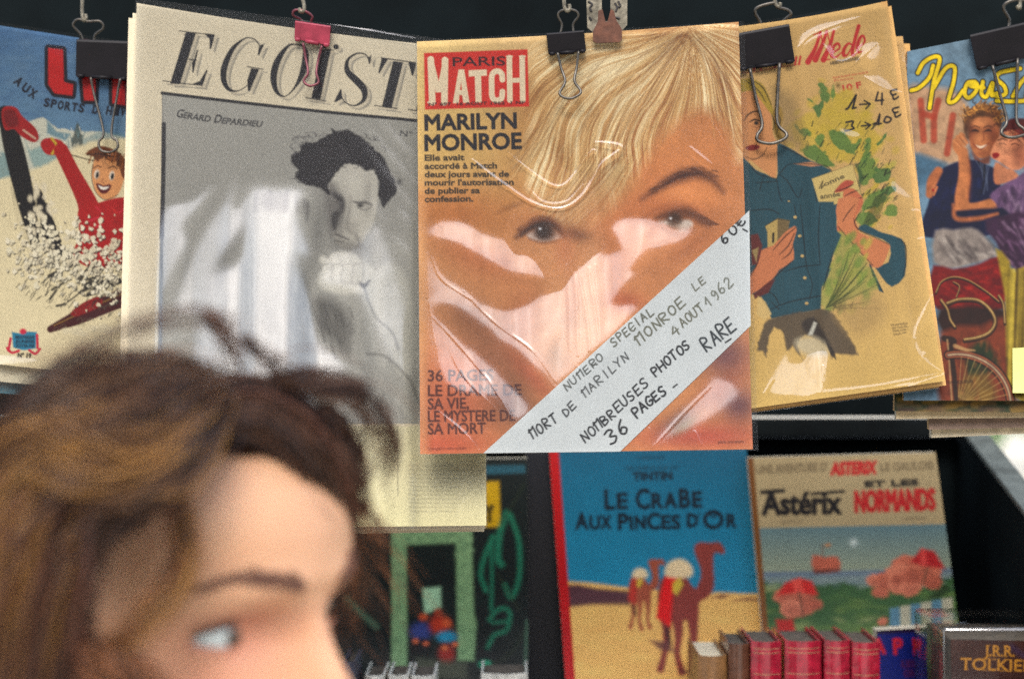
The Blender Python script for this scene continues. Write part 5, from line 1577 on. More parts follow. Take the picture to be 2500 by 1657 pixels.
    s.vgrad(600, 900, (108, 132, 134), (150, 156, 132), 1, np.clip((s.Y - (1050 + (622 - (s.X - 1750) / .3872 * .022) * .3872)) / 3 + .5, 0, 1))
    def band(y0, y1, c, soft=4):
        s.poly([(200, y0 + 8), (800, y0), (1600, y0 - 24), (1600, y1 - 24), (800, y1), (200, y1 + 8)], c, soft)
    band(885, 1000, (112, 126, 138))
    band(915, 1000, (126, 140, 136), 8)
    s.poly([(240, 950), (500, 985), (800, 960), (1000, 985), (1300, 960), (1600, 900), (1700, 1800), (200, 1800)], (66, 100, 60), 5, 1, 0, 0, 3)
    for i in range(130):
        x, y = random.uniform(260, 1560), random.uniform(980, 1500)
        s.blob((x, y), random.uniform(30, 90), random.uniform(10, 24), random.choice([(94, 124, 66), (130, 146, 82), (60, 96, 60), (160, 164, 112), (110, 132, 70)]), .5, random.uniform(-20, 20))
    for i in range(70):
        x, y = random.uniform(280, 1500), random.uniform(910, 1000)
        s.line([(x, y), (x + 50, y - 3)], 5, random.choice([(168, 174, 164), (96, 112, 130), (140, 150, 146)]), 2, .5, 0)
    # small red-sailed boat, pink rocks, a red cloth and a striped blue awning in plain shapes
    s.poly([(605, 785), (680, 800), (760, 795), (775, 880), (615, 890)], (182, 104, 80), 4, 1, 2)
    s.poly([(600, 880), (780, 870), (770, 890), (620, 905)], (110, 62, 50), 4)
    s.line([(665, 720), (668, 800)], 7, (120, 80, 60), 2)
    s.poly([(680, 715), (720, 712), (715, 735), (685, 735)], (176, 130, 90), 3)
    s.blob((862, 706), 22, 22, (210, 216, 206), .8)
    def stone_heap(cx, cy, r, n, seed):
        rs = random.Random(seed)
        for k in range(n):
            x, y = cx + rs.uniform(-r, r), cy + rs.uniform(-r * .7, r * .5)
            q = r * rs.uniform(.35, .7)
            pp = [(x + q * rs.uniform(.8, 1.15) * math.cos(t), y + q * .75 * rs.uniform(.8, 1.15) * math.sin(t)) for t in np.linspace(0, 5.5, 7)]
            s.poly(pp, rs.choice([(196, 118, 92), (180, 104, 80), (206, 132, 104)]), 4)
            s.poly([(px * .7 + x * .3 + q * .12, py * .6 + y * .4 + q * .2) for px, py in pp], (150, 84, 66), 8, .5)
    stone_heap(1230, 980, 170, 13, 3)
    stone_heap(1080, 980, 90, 6, 4)
    stone_heap(520, 1090, 120, 9, 5)
    s.poly([(1220, 830), (1290, 745), (1370, 760), (1440, 870), (1330, 860)], (178, 44, 46), 4)      # red parasols
    s.poly([(1290, 745), (1310, 752), (1330, 862), (1280, 846)], (214, 90, 80), 4, .8)
    s.poly([(380, 1040), (430, 960), (520, 930), (600, 950), (640, 1040), (520, 1020)], (194, 46, 40), 4)
    s.poly([(470, 945), (530, 932), (550, 1022), (490, 1018)], (220, 96, 80), 4, .8)
    s.line([(520, 1020), (545, 1180)], 10, (110, 80, 60), 3)
    s.line([(1330, 860), (1300, 960)], 10, (110, 80, 60), 3)
    s.poly([(1320, 1060), (1440, 970), (1480, 1000), (1400, 1060)], (54, 76, 44), 4)
    for i in range(6):
        x = 1090 + i * 66
        s.poly([(x, 1120 + i * -12), (x + 66, 1112 - i * 12), (x + 86, 1700), (x + 10, 1700)], (176, 172, 150) if i % 2 else (96, 134, 150), 3)
    stone_heap(1020, 1200, 40, 3, 6)
    s.poly([(370, 1190), (480, 1190), (500, 1280), (390, 1280)], (176, 46, 40), 4)
    ink, red = (36, 32, 36), (186, 40, 44)
    s.text("UNE AVENTURE D'", (252, 272), (700, 256), 52, (124, 108, 82), 2.5, 2)
    s.text("ASTERIX", (722, 280), (1000, 270), 74, red, 7, 2, 1, .1)
    s.text("LE GAULOIS", (1034, 258), (1366, 244), 50, (124, 108, 82), 2.5, 2)
    s.text("Astérix", (290, 530), (780, 522), 138, ink, 9, 1.8)
    s.line([(285, 390), (420, 380)], 26, ink, 2)
    s.line([(600, 400), (800, 384)], 20, ink, 2)
    s.text("ET LES", (936, 356), (1268, 344), 34, ink, 5, 1.8)
    s.text("NORMANDS", (876, 514), (1374, 498), 128, red, 8, 1.8)
    s.text("TEXTE DE", (400, 586), (536, 582), 16, (120, 104, 84), 1, 1.5, .7)
    s.text("DESSINS DE", (1170, 566), (1310, 560), 16, (120, 104, 84), 1, 1.5, .7)
    m = np.clip((.03 - s.u) / .006 + .5, 0, 1)[..., None]
    s.C = s.C * (1 - m) + lin((128, 84, 38)) * m
    finish_album(s, "cream-topped comic album with black and red titles over a seaside meadow", .01, k=1.45)
    # dark green album with a doorway
    s = album([(800, 1124), (1287, 1118), (1291, 1752), (786, 1756)], 1.495, 1.45, (20, 34, 34))
    s.f = 'J'
    for i in range(80):
        x, y = random.uniform(80, 1210), random.uniform(300, 1500)
        s.blob((x, y), random.uniform(30, 100), random.uniform(30, 80), random.choice([(14, 26, 30), (24, 44, 40), (20, 34, 32)]), .5)
    s.poly([(900, 328), (1195, 322), (1200, 366), (900, 376)], (52, 102, 114), 4)
    s.text("SERIE FANTASTIQUE", (925, 360), (1185, 354), 22, (30, 70, 84), 1, 2, .7)
    s.poly([(930, 418), (1046, 415), (1056, 682), (930, 684)], (186, 152, 24), 4)
    s.text("Y", (968, 650), (1014, 648), 90, (50, 44, 20), 8, 3, .9)
    stone = (124, 152, 112)
    s.poly([(420, 640), (505, 640), (512, 1500), (420, 1500)], stone, 5)
    s.poly([(420, 700), (885, 690), (885, 770), (540, 784), (420, 790)], stone, 5)
    s.poly([(795, 700), (885, 700), (900, 1180), (915, 1240), (900, 1460), (805, 1460)], stone, 5)
    for i in range(70):
        x, y = random.choice([(random.uniform(430, 500), random.uniform(720, 1480)), (random.uniform(800, 890), random.uniform(780, 1450)), (random.uniform(450, 880), random.uniform(705, 770))])
        s.blob((x, y), 16, 12, random.choice([(96, 124, 92), (144, 170, 128), (108, 132, 100)]), .6)
    s.poly([(600, 1040), (705, 1030), (708, 1150), (612, 1190)], (152, 182, 150), 5)
    for c, rx, ry, col in (((590, 1290), 66, 56, (64, 76, 128)), ((605, 1205), 28, 24, (176, 84, 50)), ((700, 1250), 60, 56, (176, 62, 40)), ((690, 1180), 24, 26, (150, 64, 44)), ((740, 1320), 60, 36, (40, 140, 166)), ((740, 1240), 30, 26, (190, 90, 54)), ((740, 1420), 50, 60, (150, 52, 44)), ((590, 1370), 60, 40, (30, 28, 34)), ((560, 1345), 20, 16, (190, 104, 70)), ((620, 1360), 20, 14, (190, 104, 70)), ((730, 1385), 22, 16, (190, 110, 70)), ((790, 1365), 20, 16, (190, 104, 70))):
        s.blob(c, rx, ry, col, .95, 0, 4)
    s.poly([(560, 1440), (860, 1470), (860, 1568), (560, 1568)], (84, 88, 72), 8, .8)
    gl = (40, 122, 94)
    for p, w in (([(1090, 600), (1050, 720), (1040, 860), (1060, 900)], 40), ([(1110, 610), (1160, 760), (1165, 960), (1120, 1090), (1080, 1020)], 30), ([(1010, 740), (960, 860), (940, 960), (970, 1050)], 30), ([(1000, 780), (1005, 1000), (1000, 1160)], 20),
                 ([(990, 1220), (1030, 1170), (1080, 1155), (1110, 1190), (1090, 1280), (1020, 1310), (980, 1380)], 26), ([(1010, 1240), (1090, 1230)], 18)):
        s.line(p, w, gl, 5, .8)
    s.blob((965, 1480), 40, 26, (48, 150, 116), .9, 0, 4)
    for p in ([(1040, 960), (1160, 1160)], [(1010, 1480), (1110, 1420), (1190, 1300)], [(1060, 660), (1190, 440)]):
        s.line(p, 10, (50, 60, 40), 5, .7)
    s.line([(1208, 1230), (1196, 1568)], 14, (88, 120, 98), 4, .8)
    s.line([(160, 1100), (240, 1180), (330, 1260)], 30, (96, 130, 104), 8, .6)
    finish_album(s, "dark green comic album with a pale stone doorway, figures and a yellow square label", .012, k=1.7)
    # plain slate-grey volume between the green and teal albums
    s = album([(1284, 1100), (1400, 1096), (1402, 1760), (1290, 1760)], 1.525, 1.50, (40, 42, 52), 4)
    finish_album(s, "plain slate-grey book squeezed between the dark green and teal albums", .02, None, "book")


def rough_box(bm, x0, x1, y0, y1, z0, z1, bev=.0008):
    g = bmesh.ops.create_cube(bm, size=1)
    for v in g['verts']:
        v.co = Vector(((x0 + x1) / 2 + v.co.x * (x1 - x0), (y0 + y1) / 2 + v.co.y * (y1 - y0), (z0 + z1) / 2 + v.co.z * (z1 - z0)))
    if bev:
        es = list({e for v in g['verts'] for e in v.link_edges})
        bmesh.ops.bevel(bm, geom=es, offset=bev, segments=2, affect='EDGES', profile=.5)


def leather(name, rgb, rough=.3):
    return simple_mat(name, rgb, rough, 0, .3, 120, .35, .6, .3)


def spine_book(px0, px1, py, Y, depth, label, mat, pmat, group=None, bands=None, name="bound_book", tip=0.):
    """a small hardback seen from its spine: rounded back, two boards and the paper block between them"""
    a, b = at(px0, py, Y), at(px1, py, Y)
    x0, x1, zt = a.x, b.x, a.z
    w = x1 - x0
    r = thing(name, Vector(((x0 + x1) / 2, Y + depth / 2, SHELF_Z)), label, "book", group)
    bm = bmesh.new()
    prof = []
    n = 10
    for i in range(n + 1):                                   # rounded spine from left to right
        t = i / n
        prof.append((x0 + w * t, Y + .006 - math.sin(math.pi * t) * .006))
    inner = [(x, y + .0022) for x, y in prof][1:-1]
    outline = [(x0, Y + depth)] + prof + [(x1, Y + depth), (x1 - .002, Y + depth)] + [(x1 - .002, Y + .0085)] + inner[::-1] + [(x0 + .002, Y + .0085), (x0 + .002, Y + depth)]
    lo = [bm.verts.new((x, y, SHELF_Z)) for x, y in outline]
    mid = [bm.verts.new((x, y, zt - .0015)) for x, y in outline]
    hi = [bm.verts.new((x * .996 + .004 * (x0 + x1) / 2, y, zt)) for x, y in outline]
    m = len(outline)
    for A, B in ((lo, mid), (mid, hi)):
        for i in range(m):
            bm.faces.new((A[i], A[(i + 1) % m], B[(i + 1) % m], B[i]))
    bm.faces.new(hi)
    bm.faces.new(lo[::-1])
    obj_bm("cover", bm, mat, r)
    bm = bmesh.new()
    rough_box(bm, x0 + .0026, x1 - .0026, Y + .009, Y + depth - .003, SHELF_Z + .002, zt - .0035, .0006)
    obj_bm("pages", bm, pmat, r)
    if bands:
        bm = bmesh.new()
        for dz, hh in bands[0]:
            for i in range(n):
                t0, t1 = i / n, (i + 1) / n
                A = (x0 + w * (.06 + .88 * t0), Y + .0056 - math.sin(math.pi * (.06 + .88 * t0)) * .006)
                B = (x0 + w * (.06 + .88 * t1), Y + .0056 - math.sin(math.pi * (.06 + .88 * t1)) * .006)
                vs = [bm.verts.new((*A, zt - dz)), bm.verts.new((*B, zt - dz)), bm.verts.new((*B, zt - dz - hh)), bm.verts.new((*A, zt - dz - hh))]
                bm.faces.new(vs)
        obj_bm("gilt_band", bm, bands[1], r)
    return r


def make_books():
    red = leather("oxblood_leather", (150, 26, 46), .22)
    gold = simple_mat("gilt", (196, 140, 110), .35, .5, .3, 200)
    dark_top = simple_mat("dusty_grey_paper", (84, 76, 66), .9, 0, .35, 160, .4)
    cream = simple_mat("cream_paper", (226, 214, 184), .9, 0, .1, 200, .2)
    tan = leather("tan_cloth", (132, 92, 50), .6)
    brown = leather("brown_leather", (92, 58, 40), .35)
    white = leather("white_card", (214, 212, 200), .5)
    slate = leather("slate_cloth", (64, 64, 78), .6)
    bands = ([(.006, .0008), (.010, .0008), (.030, .0008)], gold)
    for (a, b, lab) in ((1836, 1910, "leftmost of the four small red leather books, beside the brown one"), (1919, 2008, "second small red leather book, the widest of the four"),
                        (2016, 2078, "third small red leather book, the narrowest of the four"), (2083, 2152, "rightmost of the four small red leather books, beside the blue book")):
        spine_book(a, b, 1568 + (a % 7) - 3, 1.34 + (a % 5) * .0012, .072, lab, red, dark_top, "small red leather books in a row", bands)
    spine_book(1781, 1832, 1572, 1.345, .07, "worn brown leather book standing left of the small red books", brown, dark_top)
    spine_book(1706, 1777, 1602, 1.35, .085, "tan cloth book with a cream page top before the teal album", tan, cream)
    for i, (a, b, py, lab) in enumerate(((889, 938, 1649, "white paperback nearest the woman's nose in the bottom row"), (947, 997, 1648, "middle white paperback of the three below the stone doorway"), (1003, 1062, 1650, "third white paperback, below the seated figures on the green album"),
                                         (1174, 1288, 1645, "wide white paperback at the bottom, left of the teal album"))):
        spine_book(a, b, py, 1.37, .06, lab, white, dark_top, "white paperbacks in the bottom row", None, "paperback_book")
    spine_book(836, 868, 1616, 1.36, .06, "slate-grey thin book at the bottom, right of the woman's nose", slate, dark_top)
    # blue book facing out
    s = album([(2140, 1538), (2312, 1528), (2330, 1800), (2146, 1806)], 1.42, 1.40, (24, 40, 112), 2.2)
    s.f = 'H'
    s.poly([(900, 1235), (1560, 1215), (1560, 1262), (900, 1285)], (44, 24, 52), 4)
    for t, x0, x1 in (("A", 985, 1062), ("P", 1120, 1172), ("P", 1246, 1296), ("I", 1376, 1390)):
        s.text(t, (x0, 1408), (x1, 1404), 94, (178, 40, 56), 6, 2)
    s.text("LES GUER", (1168, 1492), (1424, 1486), 42, (92, 36, 78), 3, 2, .9)
    s.text("ORAGES A", (1180, 1552), (1416, 1548), 42, (92, 36, 78), 3, 2, .9)
    finish_album(s, "dark blue book with wide-set red capitals between the red books and the brown cover", .015, None, "facing_book")
    # brown paperback set in a clear case
    s = album([(2321, 1560), (2640, 1566), (2650, 1830), (2326, 1820)], 1.29, 1.285, (86, 54, 46), 1.8)
    s.f = 'H'
    for i in range(40):
        s.blob((random.uniform(1480, 1950), random.uniform(1330, 1568)), 70, 50, random.choice([(78, 48, 42), (96, 60, 50), (70, 44, 44)]), .4)
    s.line([(1860, 1365), (1937, 1420)], 26, (84, 70, 110), 8, .6)
    g = (206, 152, 62)
    s.text("J.R.R.", (1688, 1420), (1876, 1424), 66, g, 1.2, 1.1)
    s.text("TOLKIEN", (1536, 1505), (2010, 1520), 72, g, 1.2, 1.1)
    for x, y in ((1712, 1420), (1712, 1354), (1752, 1422), (1822, 1423), (1752, 1356), (1822, 1357), (1572, 1506), (1552, 1440), (1592, 1442), (1690, 1510), (1690, 1440), (1745, 1512), (1748, 1442), (1800, 1514), (1842, 1516), (1842, 1444), (1900, 1446), (1950, 1450), (2000, 1450)):
        s.line([(x - 11, y), (x + 11, y)], 5, g, .9, .9, 0)
    s.grain(.04, 301, .08)
    r = root_at(s, "boxed_book", "brown book with gold serif capitals in a clear plastic case, bottom right corner", "book")
    s.mesh("cover", M_BOARD, r)
    s.block("pages", dark_top, r, .075, .0006)
    a, b = at(2303, 1531, 1.282), at(2660, 1531, 1.282)
    bm = bmesh.new()
    rough_box(bm, a.x, b.x, 1.282, 1.375, SHELF_Z, a.z, .003)
    obj_bm("plastic_case", bm, plastic_mat("clear_case", .12, .12), r, True)


# ------------------------------------------------------------------ clips, hooks, bracket
def tube(bm, pts, r, n=8, closed=False):
    pts = [Vector(p) for p in pts]
    prev = None
    rings = []
    N = len(pts)
    nrm = None
    for i, p in enumerate(pts):
        t = (pts[min(i + 1, N - 1)] - pts[max(i - 1, 0)]).normalized()
        if nrm is None:
            nrm = t.orthogonal().normalized()
        nrm = (nrm - t * nrm.dot(t)).normalized()
        bt = t.cross(nrm)
        rings.append([bm.verts.new(p + (nrm * math.cos(a) + bt * math.sin(a)) * r) for a in [2 * math.pi * k / n for k in range(n)]])
    for A, B in zip(rings[:-1], rings[1:]):
        for k in range(n):
            bm.faces.new((A[k], A[(k + 1) % n], B[(k + 1) % n], B[k]))
    bm.faces.new(rings[0][::-1])
    bm.faces.new(rings[-1])


def px_path(f, pts, Y, n=6):
    """wire centre line: (x, y[, depth offset]) in photo pixels"""
    d = np.array([[p[0], p[1], (p[2] if len(p) > 2 else 0)] for p in pts], float)
    q = curve(d, n)
    xy = fr(f, q)
    return [at(x, y, Y + o) for (x, y), o in zip(xy, q[:, 2])]


def clip(f, quad, Y, label, bmat, wmat, front, back, r=.0011, open_=.010):
    """binder clip: quad is its front face (TL TR BR BL); the lips grip the sheet at the lower edge, the spine is wide"""
    TL, TR, BR, BL = fr(f, quad)
    root = thing("binder_clip", at(*((TL + TR) / 2), Y), label, "clip", "binder clips holding the magazines")
    bm = bmesh.new()
    e = .0012
    th = .0009
    # section (depth, along height 0 spine .. 1 lip), outer then inner
    half = open_ / 2
    sec = [(-.0016, 1.02), (-half, .06), (-half + .0008, 0), (half - .0008, 0), (half, .06), (.0016 + .006, 1.02)]
    sec_in = [(.0016 + .006 - th, 1.0), (half - th, .08), (-half + th, .08), (-.0016 + th, 1.0)]
    outl = sec + sec_in
    rows = []
    for side in (0., 1.):
        row = []
        for dy, k_ in outl:
            p = (TL * (1 - side) + TR * side) * (1 - k_) + (BL * (1 - side) + BR * side) * k_
            row.append(bm.verts.new(at(p[0], p[1], Y + dy - .001)))
        rows.append(row)
    m = len(outl)
    for i in range(m):
        bm.faces.new((rows[0][i], rows[0][(i + 1) % m], rows[1][(i + 1) % m], rows[1][i]))
    bm.faces.new(rows[0][::-1])
    bm.faces.new(rows[1])
    body = obj_bm("clip_body", bm, bmat, root)
    bv = body.modifiers.new("bevel", 'BEVEL')
    bv.width = .0005
    bv.segments = 2
    # rolled lip that carries the handle
    bm = bmesh.new()
    A, B = BL * .97 + BR * .03, BR * .97 + BL * .03
    for k0, k1 in ((0, .14), (.3, .7), (.86, 1)):
        tube(bm, [at(*(A + (B - A) * k0), Y - .0034), at(*(A + (B - A) * k1), Y - .0034)], .0017, 10)
    obj_bm("lip_roll", bm, bmat, root, True)
    for nm, path, dy in (("wire_handle", front, -.0055), ("wire_handle", back, .006)):
        if path:
            bm = bmesh.new()
            tube(bm, px_path(f, path, Y + dy), r, 8)
            obj_bm(nm, bm, wmat, root, True)
    return root


def hook(f, pts, Y, label, r=.0017):
    P = px_path(f, pts, Y, 6)
    top = P[0]
    root = thing("rail_hook", Vector((top.x, Y, RAIL_Z)), label, "hook", "wire hooks on the rail")
    bm = bmesh.new()
    loop = [Vector((top.x + .0, 1.20 + .011 * math.cos(a), RAIL_Z + .011 * math.sin(a))) for a in np.linspace(-.3, 3.9, 12)]
    tube(bm, loop[::1] + [Vector((top.x, (1.20 * .3 + Y * .7), RAIL_Z - .02))] + P, r, 8)
    obj_bm("hook_wire", bm, M_STEEL, root, True)


RAIL_Z = 1.875


def make_clips():
    def loop(f, c, w, h, Y):
        pass
    clip('A', [(325, 168), (548, 176), (545, 338), (322, 322)], 1.226, "black binder clip on the skier magazine, partly behind the cream one", M_BLACK, M_WIRE,
         [(386, 330), (400, 400), (440, 560, -.003), (420, 605, -.005), (430, 640, -.006), (470, 648, -.006), (500, 630, -.006), (498, 600, -.005), (474, 565, -.003), (500, 400), (512, 335)],
         [(360, 200), (345, 150), (312, 110, -.004), (330, 84, -.006), (375, 92, -.006), (425, 92, -.006), (440, 120, -.004), (405, 150), (400, 200)])
    clip('B', [(942, 114), (1136, 143), (1130, 250), (938, 214)], 1.188, "red binder clip on the top edge of the cream portrait magazine", M_REDCLIP, M_REDWIRE,
         [(985, 236), (1000, 320), (1012, 400, -.003), (990, 440, -.004), (1005, 464, -.005), (1035, 470, -.005), (1070, 450, -.004), (1058, 400, -.003), (1068, 330), (1088, 250)],
         [(985, 140), (975, 110), (932, 85, -.004), (940, 58, -.006), (990, 60, -.006), (1035, 90, -.005), (1030, 118, -.003), (1045, 150)])
    clip('C', [(872, 214), (1112, 194), (1126, 326), (886, 346)], 1.156, "black binder clip on the blond face magazine", M_BLACK, M_WIRE,
         [(944, 338), (965, 430), (992, 520, -.003), (958, 590, -.005), (975, 618, -.006), (1022, 630, -.006), (1070, 612, -.006), (1092, 582, -.005), (1052, 518, -.003), (1066, 430), (1078, 328)],
         [(962, 215), (972, 160), (948, 105, -.003), (960, 75, -.005), (1008, 62, -.006), (1060, 72, -.005), (1076, 105, -.003), (1044, 155), (1046, 210)])
    clip('E', [(20, 236), (410, 165), (450, 418), (60, 478)], 1.187, "wide dark binder clip on the yellowed weekly beside the blond face", M_BLACK, M_WIRE,
         [(142, 470), (180, 660), (226, 850, -.003), (192, 925, -.006), (200, 965, -.007), (285, 982, -.008), (370, 955, -.008), (392, 915, -.006), (330, 840, -.003), (332, 640), (345, 432)],
         [(220, 250), (215, 160), (178, 90, -.004), (200, 50, -.006), (310, 22, -.006), (330, 50, -.006), (400, 70, -.005), (420, 100, -.004), (370, 150), (360, 220)], .0014, .016)
    clip('E', [(1645, 240), (2080, 140), (2110, 375), (1692, 474)], 1.202, "wide dark binder clip on the sky-blue couple cover", M_BLACK, M_WIRE,
         [(1800, 448), (1850, 640), (1898, 826, -.003), (1862, 895, -.006), (1880, 930, -.007), (1945, 940, -.008), (2030, 915, -.007), (2010, 880, -.006), (1966, 826, -.003), (1966, 640), (1972, 400)],
         [(1900, 220), (1915, 140), (1876, 60, -.004), (1900, 20, -.006), (1980, 0, -.006), (2060, 30, -.004), (2030, 120), (2040, 190)], .0014, .016)
    hook('A', [(345, -60), (350, 0), (350, 50), (356, 88), (366, 80), (364, 62)], 1.226, "wire hook at the far left above the skier magazine")
    hook('B', [(975, -60), (985, 0), (992, 42), (985, 66), (968, 60), (968, 46)], 1.188, "wire hook above the red clip")
    hook('C', [(985, -70), (985, 0), (990, 50), (1006, 72), (1020, 60), (1018, 30)], 1.156, "wire hook above the clip on the blond face magazine")
    hook('E', [(310, -80), (312, 0), (325, 40), (345, 45), (348, 20)], 1.187, "wire hook above the yellowed weekly's clip")
    hook('E', [(2000, -80), (1990, 0), (1985, 60), (1965, 40)], 1.202, "wire hook at the far right above the couple cover's clip")
    # slotted bracket with a rusty tongue
    root = thing("slotted_bracket", at(1480, -10, 1.175), "slotted worn steel bracket with a rusty tongue over the blond face magazine's top edge", "bracket")

    def plate(name, outer, Y, th, mat, hole=None, parent=root):
        bm = bmesh.new()
        o = [bm.verts.new(at(*p, Y)) for p in fr('C', outer)]
        edges = [bm.edges.new((o[i], o[(i + 1) % len(o)])) for i in range(len(o))]
        if hole:
            h = [bm.verts.new(at(*p, Y)) for p in fr('C', hole)]
            edges += [bm.edges.new((h[i], h[(i + 1) % len(h)])) for i in range(len(h))]
        bmesh.ops.triangle_fill(bm, edges=edges, use_beauty=True)
        ex = bmesh.ops.extrude_face_region(bm, geom=list(bm.faces))
        for v in ex['geom']:
            if isinstance(v, bmesh.types.BMVert): v.co.y += th
        return obj_bm(name, bm, mat, parent)
    slot = [(1226, -140), (1282, -140), (1282, 110), (1272, 130), (1254, 138), (1236, 130), (1226, 110)]
    plate("plate", [(1122, -200), (1390, -200), (1388, 160), (1356, 196), (1166, 204), (1134, 178)], 1.172, .002, M_STEEL, slot)
    plate("rusty_tongue", [(1204, 70), (1230, 60), (1250, 140), (1262, 140), (1284, 60), (1304, 72), (1318, 130), (1356, 190), (1354, 258), (1336, 270), (1190, 276), (1170, 262), (1170, 200), (1200, 140)], 1.1535, .0016, M_RUST)
    scr = simple_mat("dark_scratch", (40, 36, 34), .7, 0, .2, 100)
    bm = bmesh.new()
    for L in ([(1140, 10), (1165, 30), (1150, 50), (1160, 75)], [(1310, 20), (1325, 45), (1345, 40), (1330, 10)], [(1325, 45), (1315, 75)], [(1300, 110), (1340, 120)], [(1145, 110), (1160, 130)]):
        tube(bm, px_path('C', L, 1.1716, 3), .0009, 5)
    obj_bm("scratch_mark", bm, scr, root)


# ------------------------------------------------------------------ stall, quay, river, buildings
def make_place():
    r = thing("book_stall", Vector((-.1, 1.4, 1.0)), "dark green painted open book stall box behind the magazines and albums", "stall")

    def box(name, x0, x1, y0, y1, z0, z1, mat=M_STALL, bev=.002, parent=r):
        bm = bmesh.new()
        rough_box(bm, x0, x1, y0, y1, z0, z1, bev)
        return obj_bm(name, bm, mat, parent)
    box("back_panel", -.9, .50, 1.60, 1.62, 1.03, 1.44)
    box("shelf", -.9, .50, 1.0, 1.598, SHELF_Z - .02, SHELF_Z)
    box("base", -.88, .49, 1.02, 1.59, .95, SHELF_Z - .022)
    box("hinge_bar", -.9, .50, 1.575, 1.597, 1.442, 1.462, simple_mat("worn_dark_hinge", (13, 17, 18), .7, 0, .5, 30, .2, .1))
    # lid leaning back above the hinge
    bm = bmesh.new()
    p = [(-.9, 1.592, 1.464), (.66, 1.592, 1.464), (.66, 1.52, 2.15), (-.9, 1.52, 2.15)]
    f0 = [bm.verts.new(v) for v in p]
    f1 = [bm.verts.new((x, y + .02, z)) for x, y, z in p]
    bm.faces.new(f0)
    bm.faces.new(f1[::-1])
    for i in range(4):
        bm.faces.new((f0[i], f0[(i + 1) % 4], f1[(i + 1) % 4], f1[i]))
    obj_bm("lid", bm, M_STALL, r)
    for sx, nm in ((.50, "side_panel"), (-.915, "side_panel")):
        bm = bmesh.new()
        prof = [(1.62, 1.03), (1.62, 1.455), (1.60, 1.455), (1.0, 1.242), (1.0, 1.03)]
        a = [bm.verts.new((sx, y, z)) for y, z in prof]
        b = [bm.verts.new((sx + .015, y, z)) for y, z in prof]
        bm.faces.new(a)
        bm.faces.new(b[::-1])
        for i in range(5):
            bm.faces.new((a[i], a[(i + 1) % 5], b[(i + 1) % 5], b[i]))
        obj_bm(nm, bm, M_STALL, r)
        bm = bmesh.new()
        a = [(1.60, 1.457), (1.0, 1.244), (1.0, 1.249), (1.60, 1.462)]
        A = [bm.verts.new((sx - .003, y, z)) for y, z in a]
        B = [bm.verts.new((sx + .022, y, z)) for y, z in a]
        bm.faces.new(A)
        bm.faces.new(B[::-1])
        for i in range(4):
            bm.faces.new((A[i], A[(i + 1) % 4], B[(i + 1) % 4], B[i]))
        obj_bm("edge_trim", bm, M_STALLEDGE, r)
    bm = bmesh.new()
    tube(bm, [Vector((-.9, 1.20, RAIL_Z)), Vector((.65, 1.20, RAIL_Z))], .004, 10)
    obj_bm("hanging_rail", bm, M_STEEL, r, True)
    for x in (-.86, .63):
        box("rail_arm", x - .006, x + .006, 1.20, 1.545, RAIL_Z - .006, RAIL_Z + .006, M_STEEL, .001)
    # quay wall under the stall, pavement, river, far bank
    stone = simple_mat("pale_limestone", (176, 168, 150), .85, 0, .25, 3, .4)
    w = thing("parapet_wall", Vector((0, 1.35, 0)), "limestone quay parapet carrying the book stall", "wall")
    bm = bmesh.new()
    rough_box(bm, -30, 30, 1.05, 1.6, 0.004, .95, .02)
    obj_bm("stone_course", bm, stone, w)

    def plane(name, x0, x1, y0, y1, z, mat):
        bm = bmesh.new()
        bm.faces.new([bm.verts.new(v) for v in ((x0, y0, z), (x1, y0, z), (x1, y1, z), (x0, y1, z))])
        return tag(obj_bm(name, bm, mat), kind="structure")
    plane("pavement", -120, 120, -30, 1.7, 0, simple_mat("granite_pavement", (184, 178, 166), .9, 0, .3, 6, .3))
    plane("river_ground", -400, 400, 1.7, 900, -7.5, simple_mat("river_bed", (90, 96, 84), .9, 0, .2, 1))
    riv = simple_mat("river_water", (70, 84, 74), .12, 0, .3, .6, .5, .8)
    plane("river", -400, 400, 1.7, 58, -6, riv)
    plane("far_quay", -400, 400, 58, 900, -4.6, stone)
    lm = simple_mat("young_leaves", (96, 132, 66), .6, 0, .5, 2, 0, .3)
    tr = simple_mat("bark", (84, 70, 56), .9, 0, .4, 8, .5)
    for i, (x, y, h, lab) in enumerate(((20.2, 62, 4.4, "pale green shrub across the river, left in the gap beside the stall"), (24.5, 66, 6.0, "taller pale green tree across the river, seen through the gap at the right"))):
        t = thing("riverside_tree", Vector((x, y, -4.6)), lab, "tree", "trees on the far bank")
        bm = bmesh.new()
        tube(bm, [Vector((x, y, -4.6)), Vector((x + .1, y, -4.6 + h * .4)), Vector((x + .2, y, -4.6 + h * .7))], .14, 8)
        obj_bm("trunk", bm, tr, t, True)
        bm = bmesh.new()
        for k in range(1400):
            v = Vector((random.gauss(0, 1), random.gauss(0, 1), random.gauss(0, 1)))
            v = v.normalized() * random.random() ** .4
            c = Vector((x + v.x * h * .36, y + v.y * h * .36, -4.6 + h * .62 + v.z * h * .38))
            a, b = Vector((random.gauss(0, 1), random.gauss(0, 1), random.gauss(0, 1))).normalized() * .16, Vector((random.gauss(0, 1), random.gauss(0, 1), random.gauss(0, 1))).normalized() * .12
            bm.faces.new([bm.verts.new(c - a), bm.verts.new(c + b), bm.verts.new(c + a), bm.verts.new(c - b)])
        obj_bm("crown", bm, lm, t)
    # unseen building added behind the camera: dark skyline the films mirror below the sky
    b = thing("added_skyline_building", Vector((0, -28, 0)), "unseen stone building added across the street as a dark skyline for the films to mirror", "building")
    bm = bmesh.new()
    rough_box(bm, -60, 60, -40, -28, 0.004, 12.5, .05)
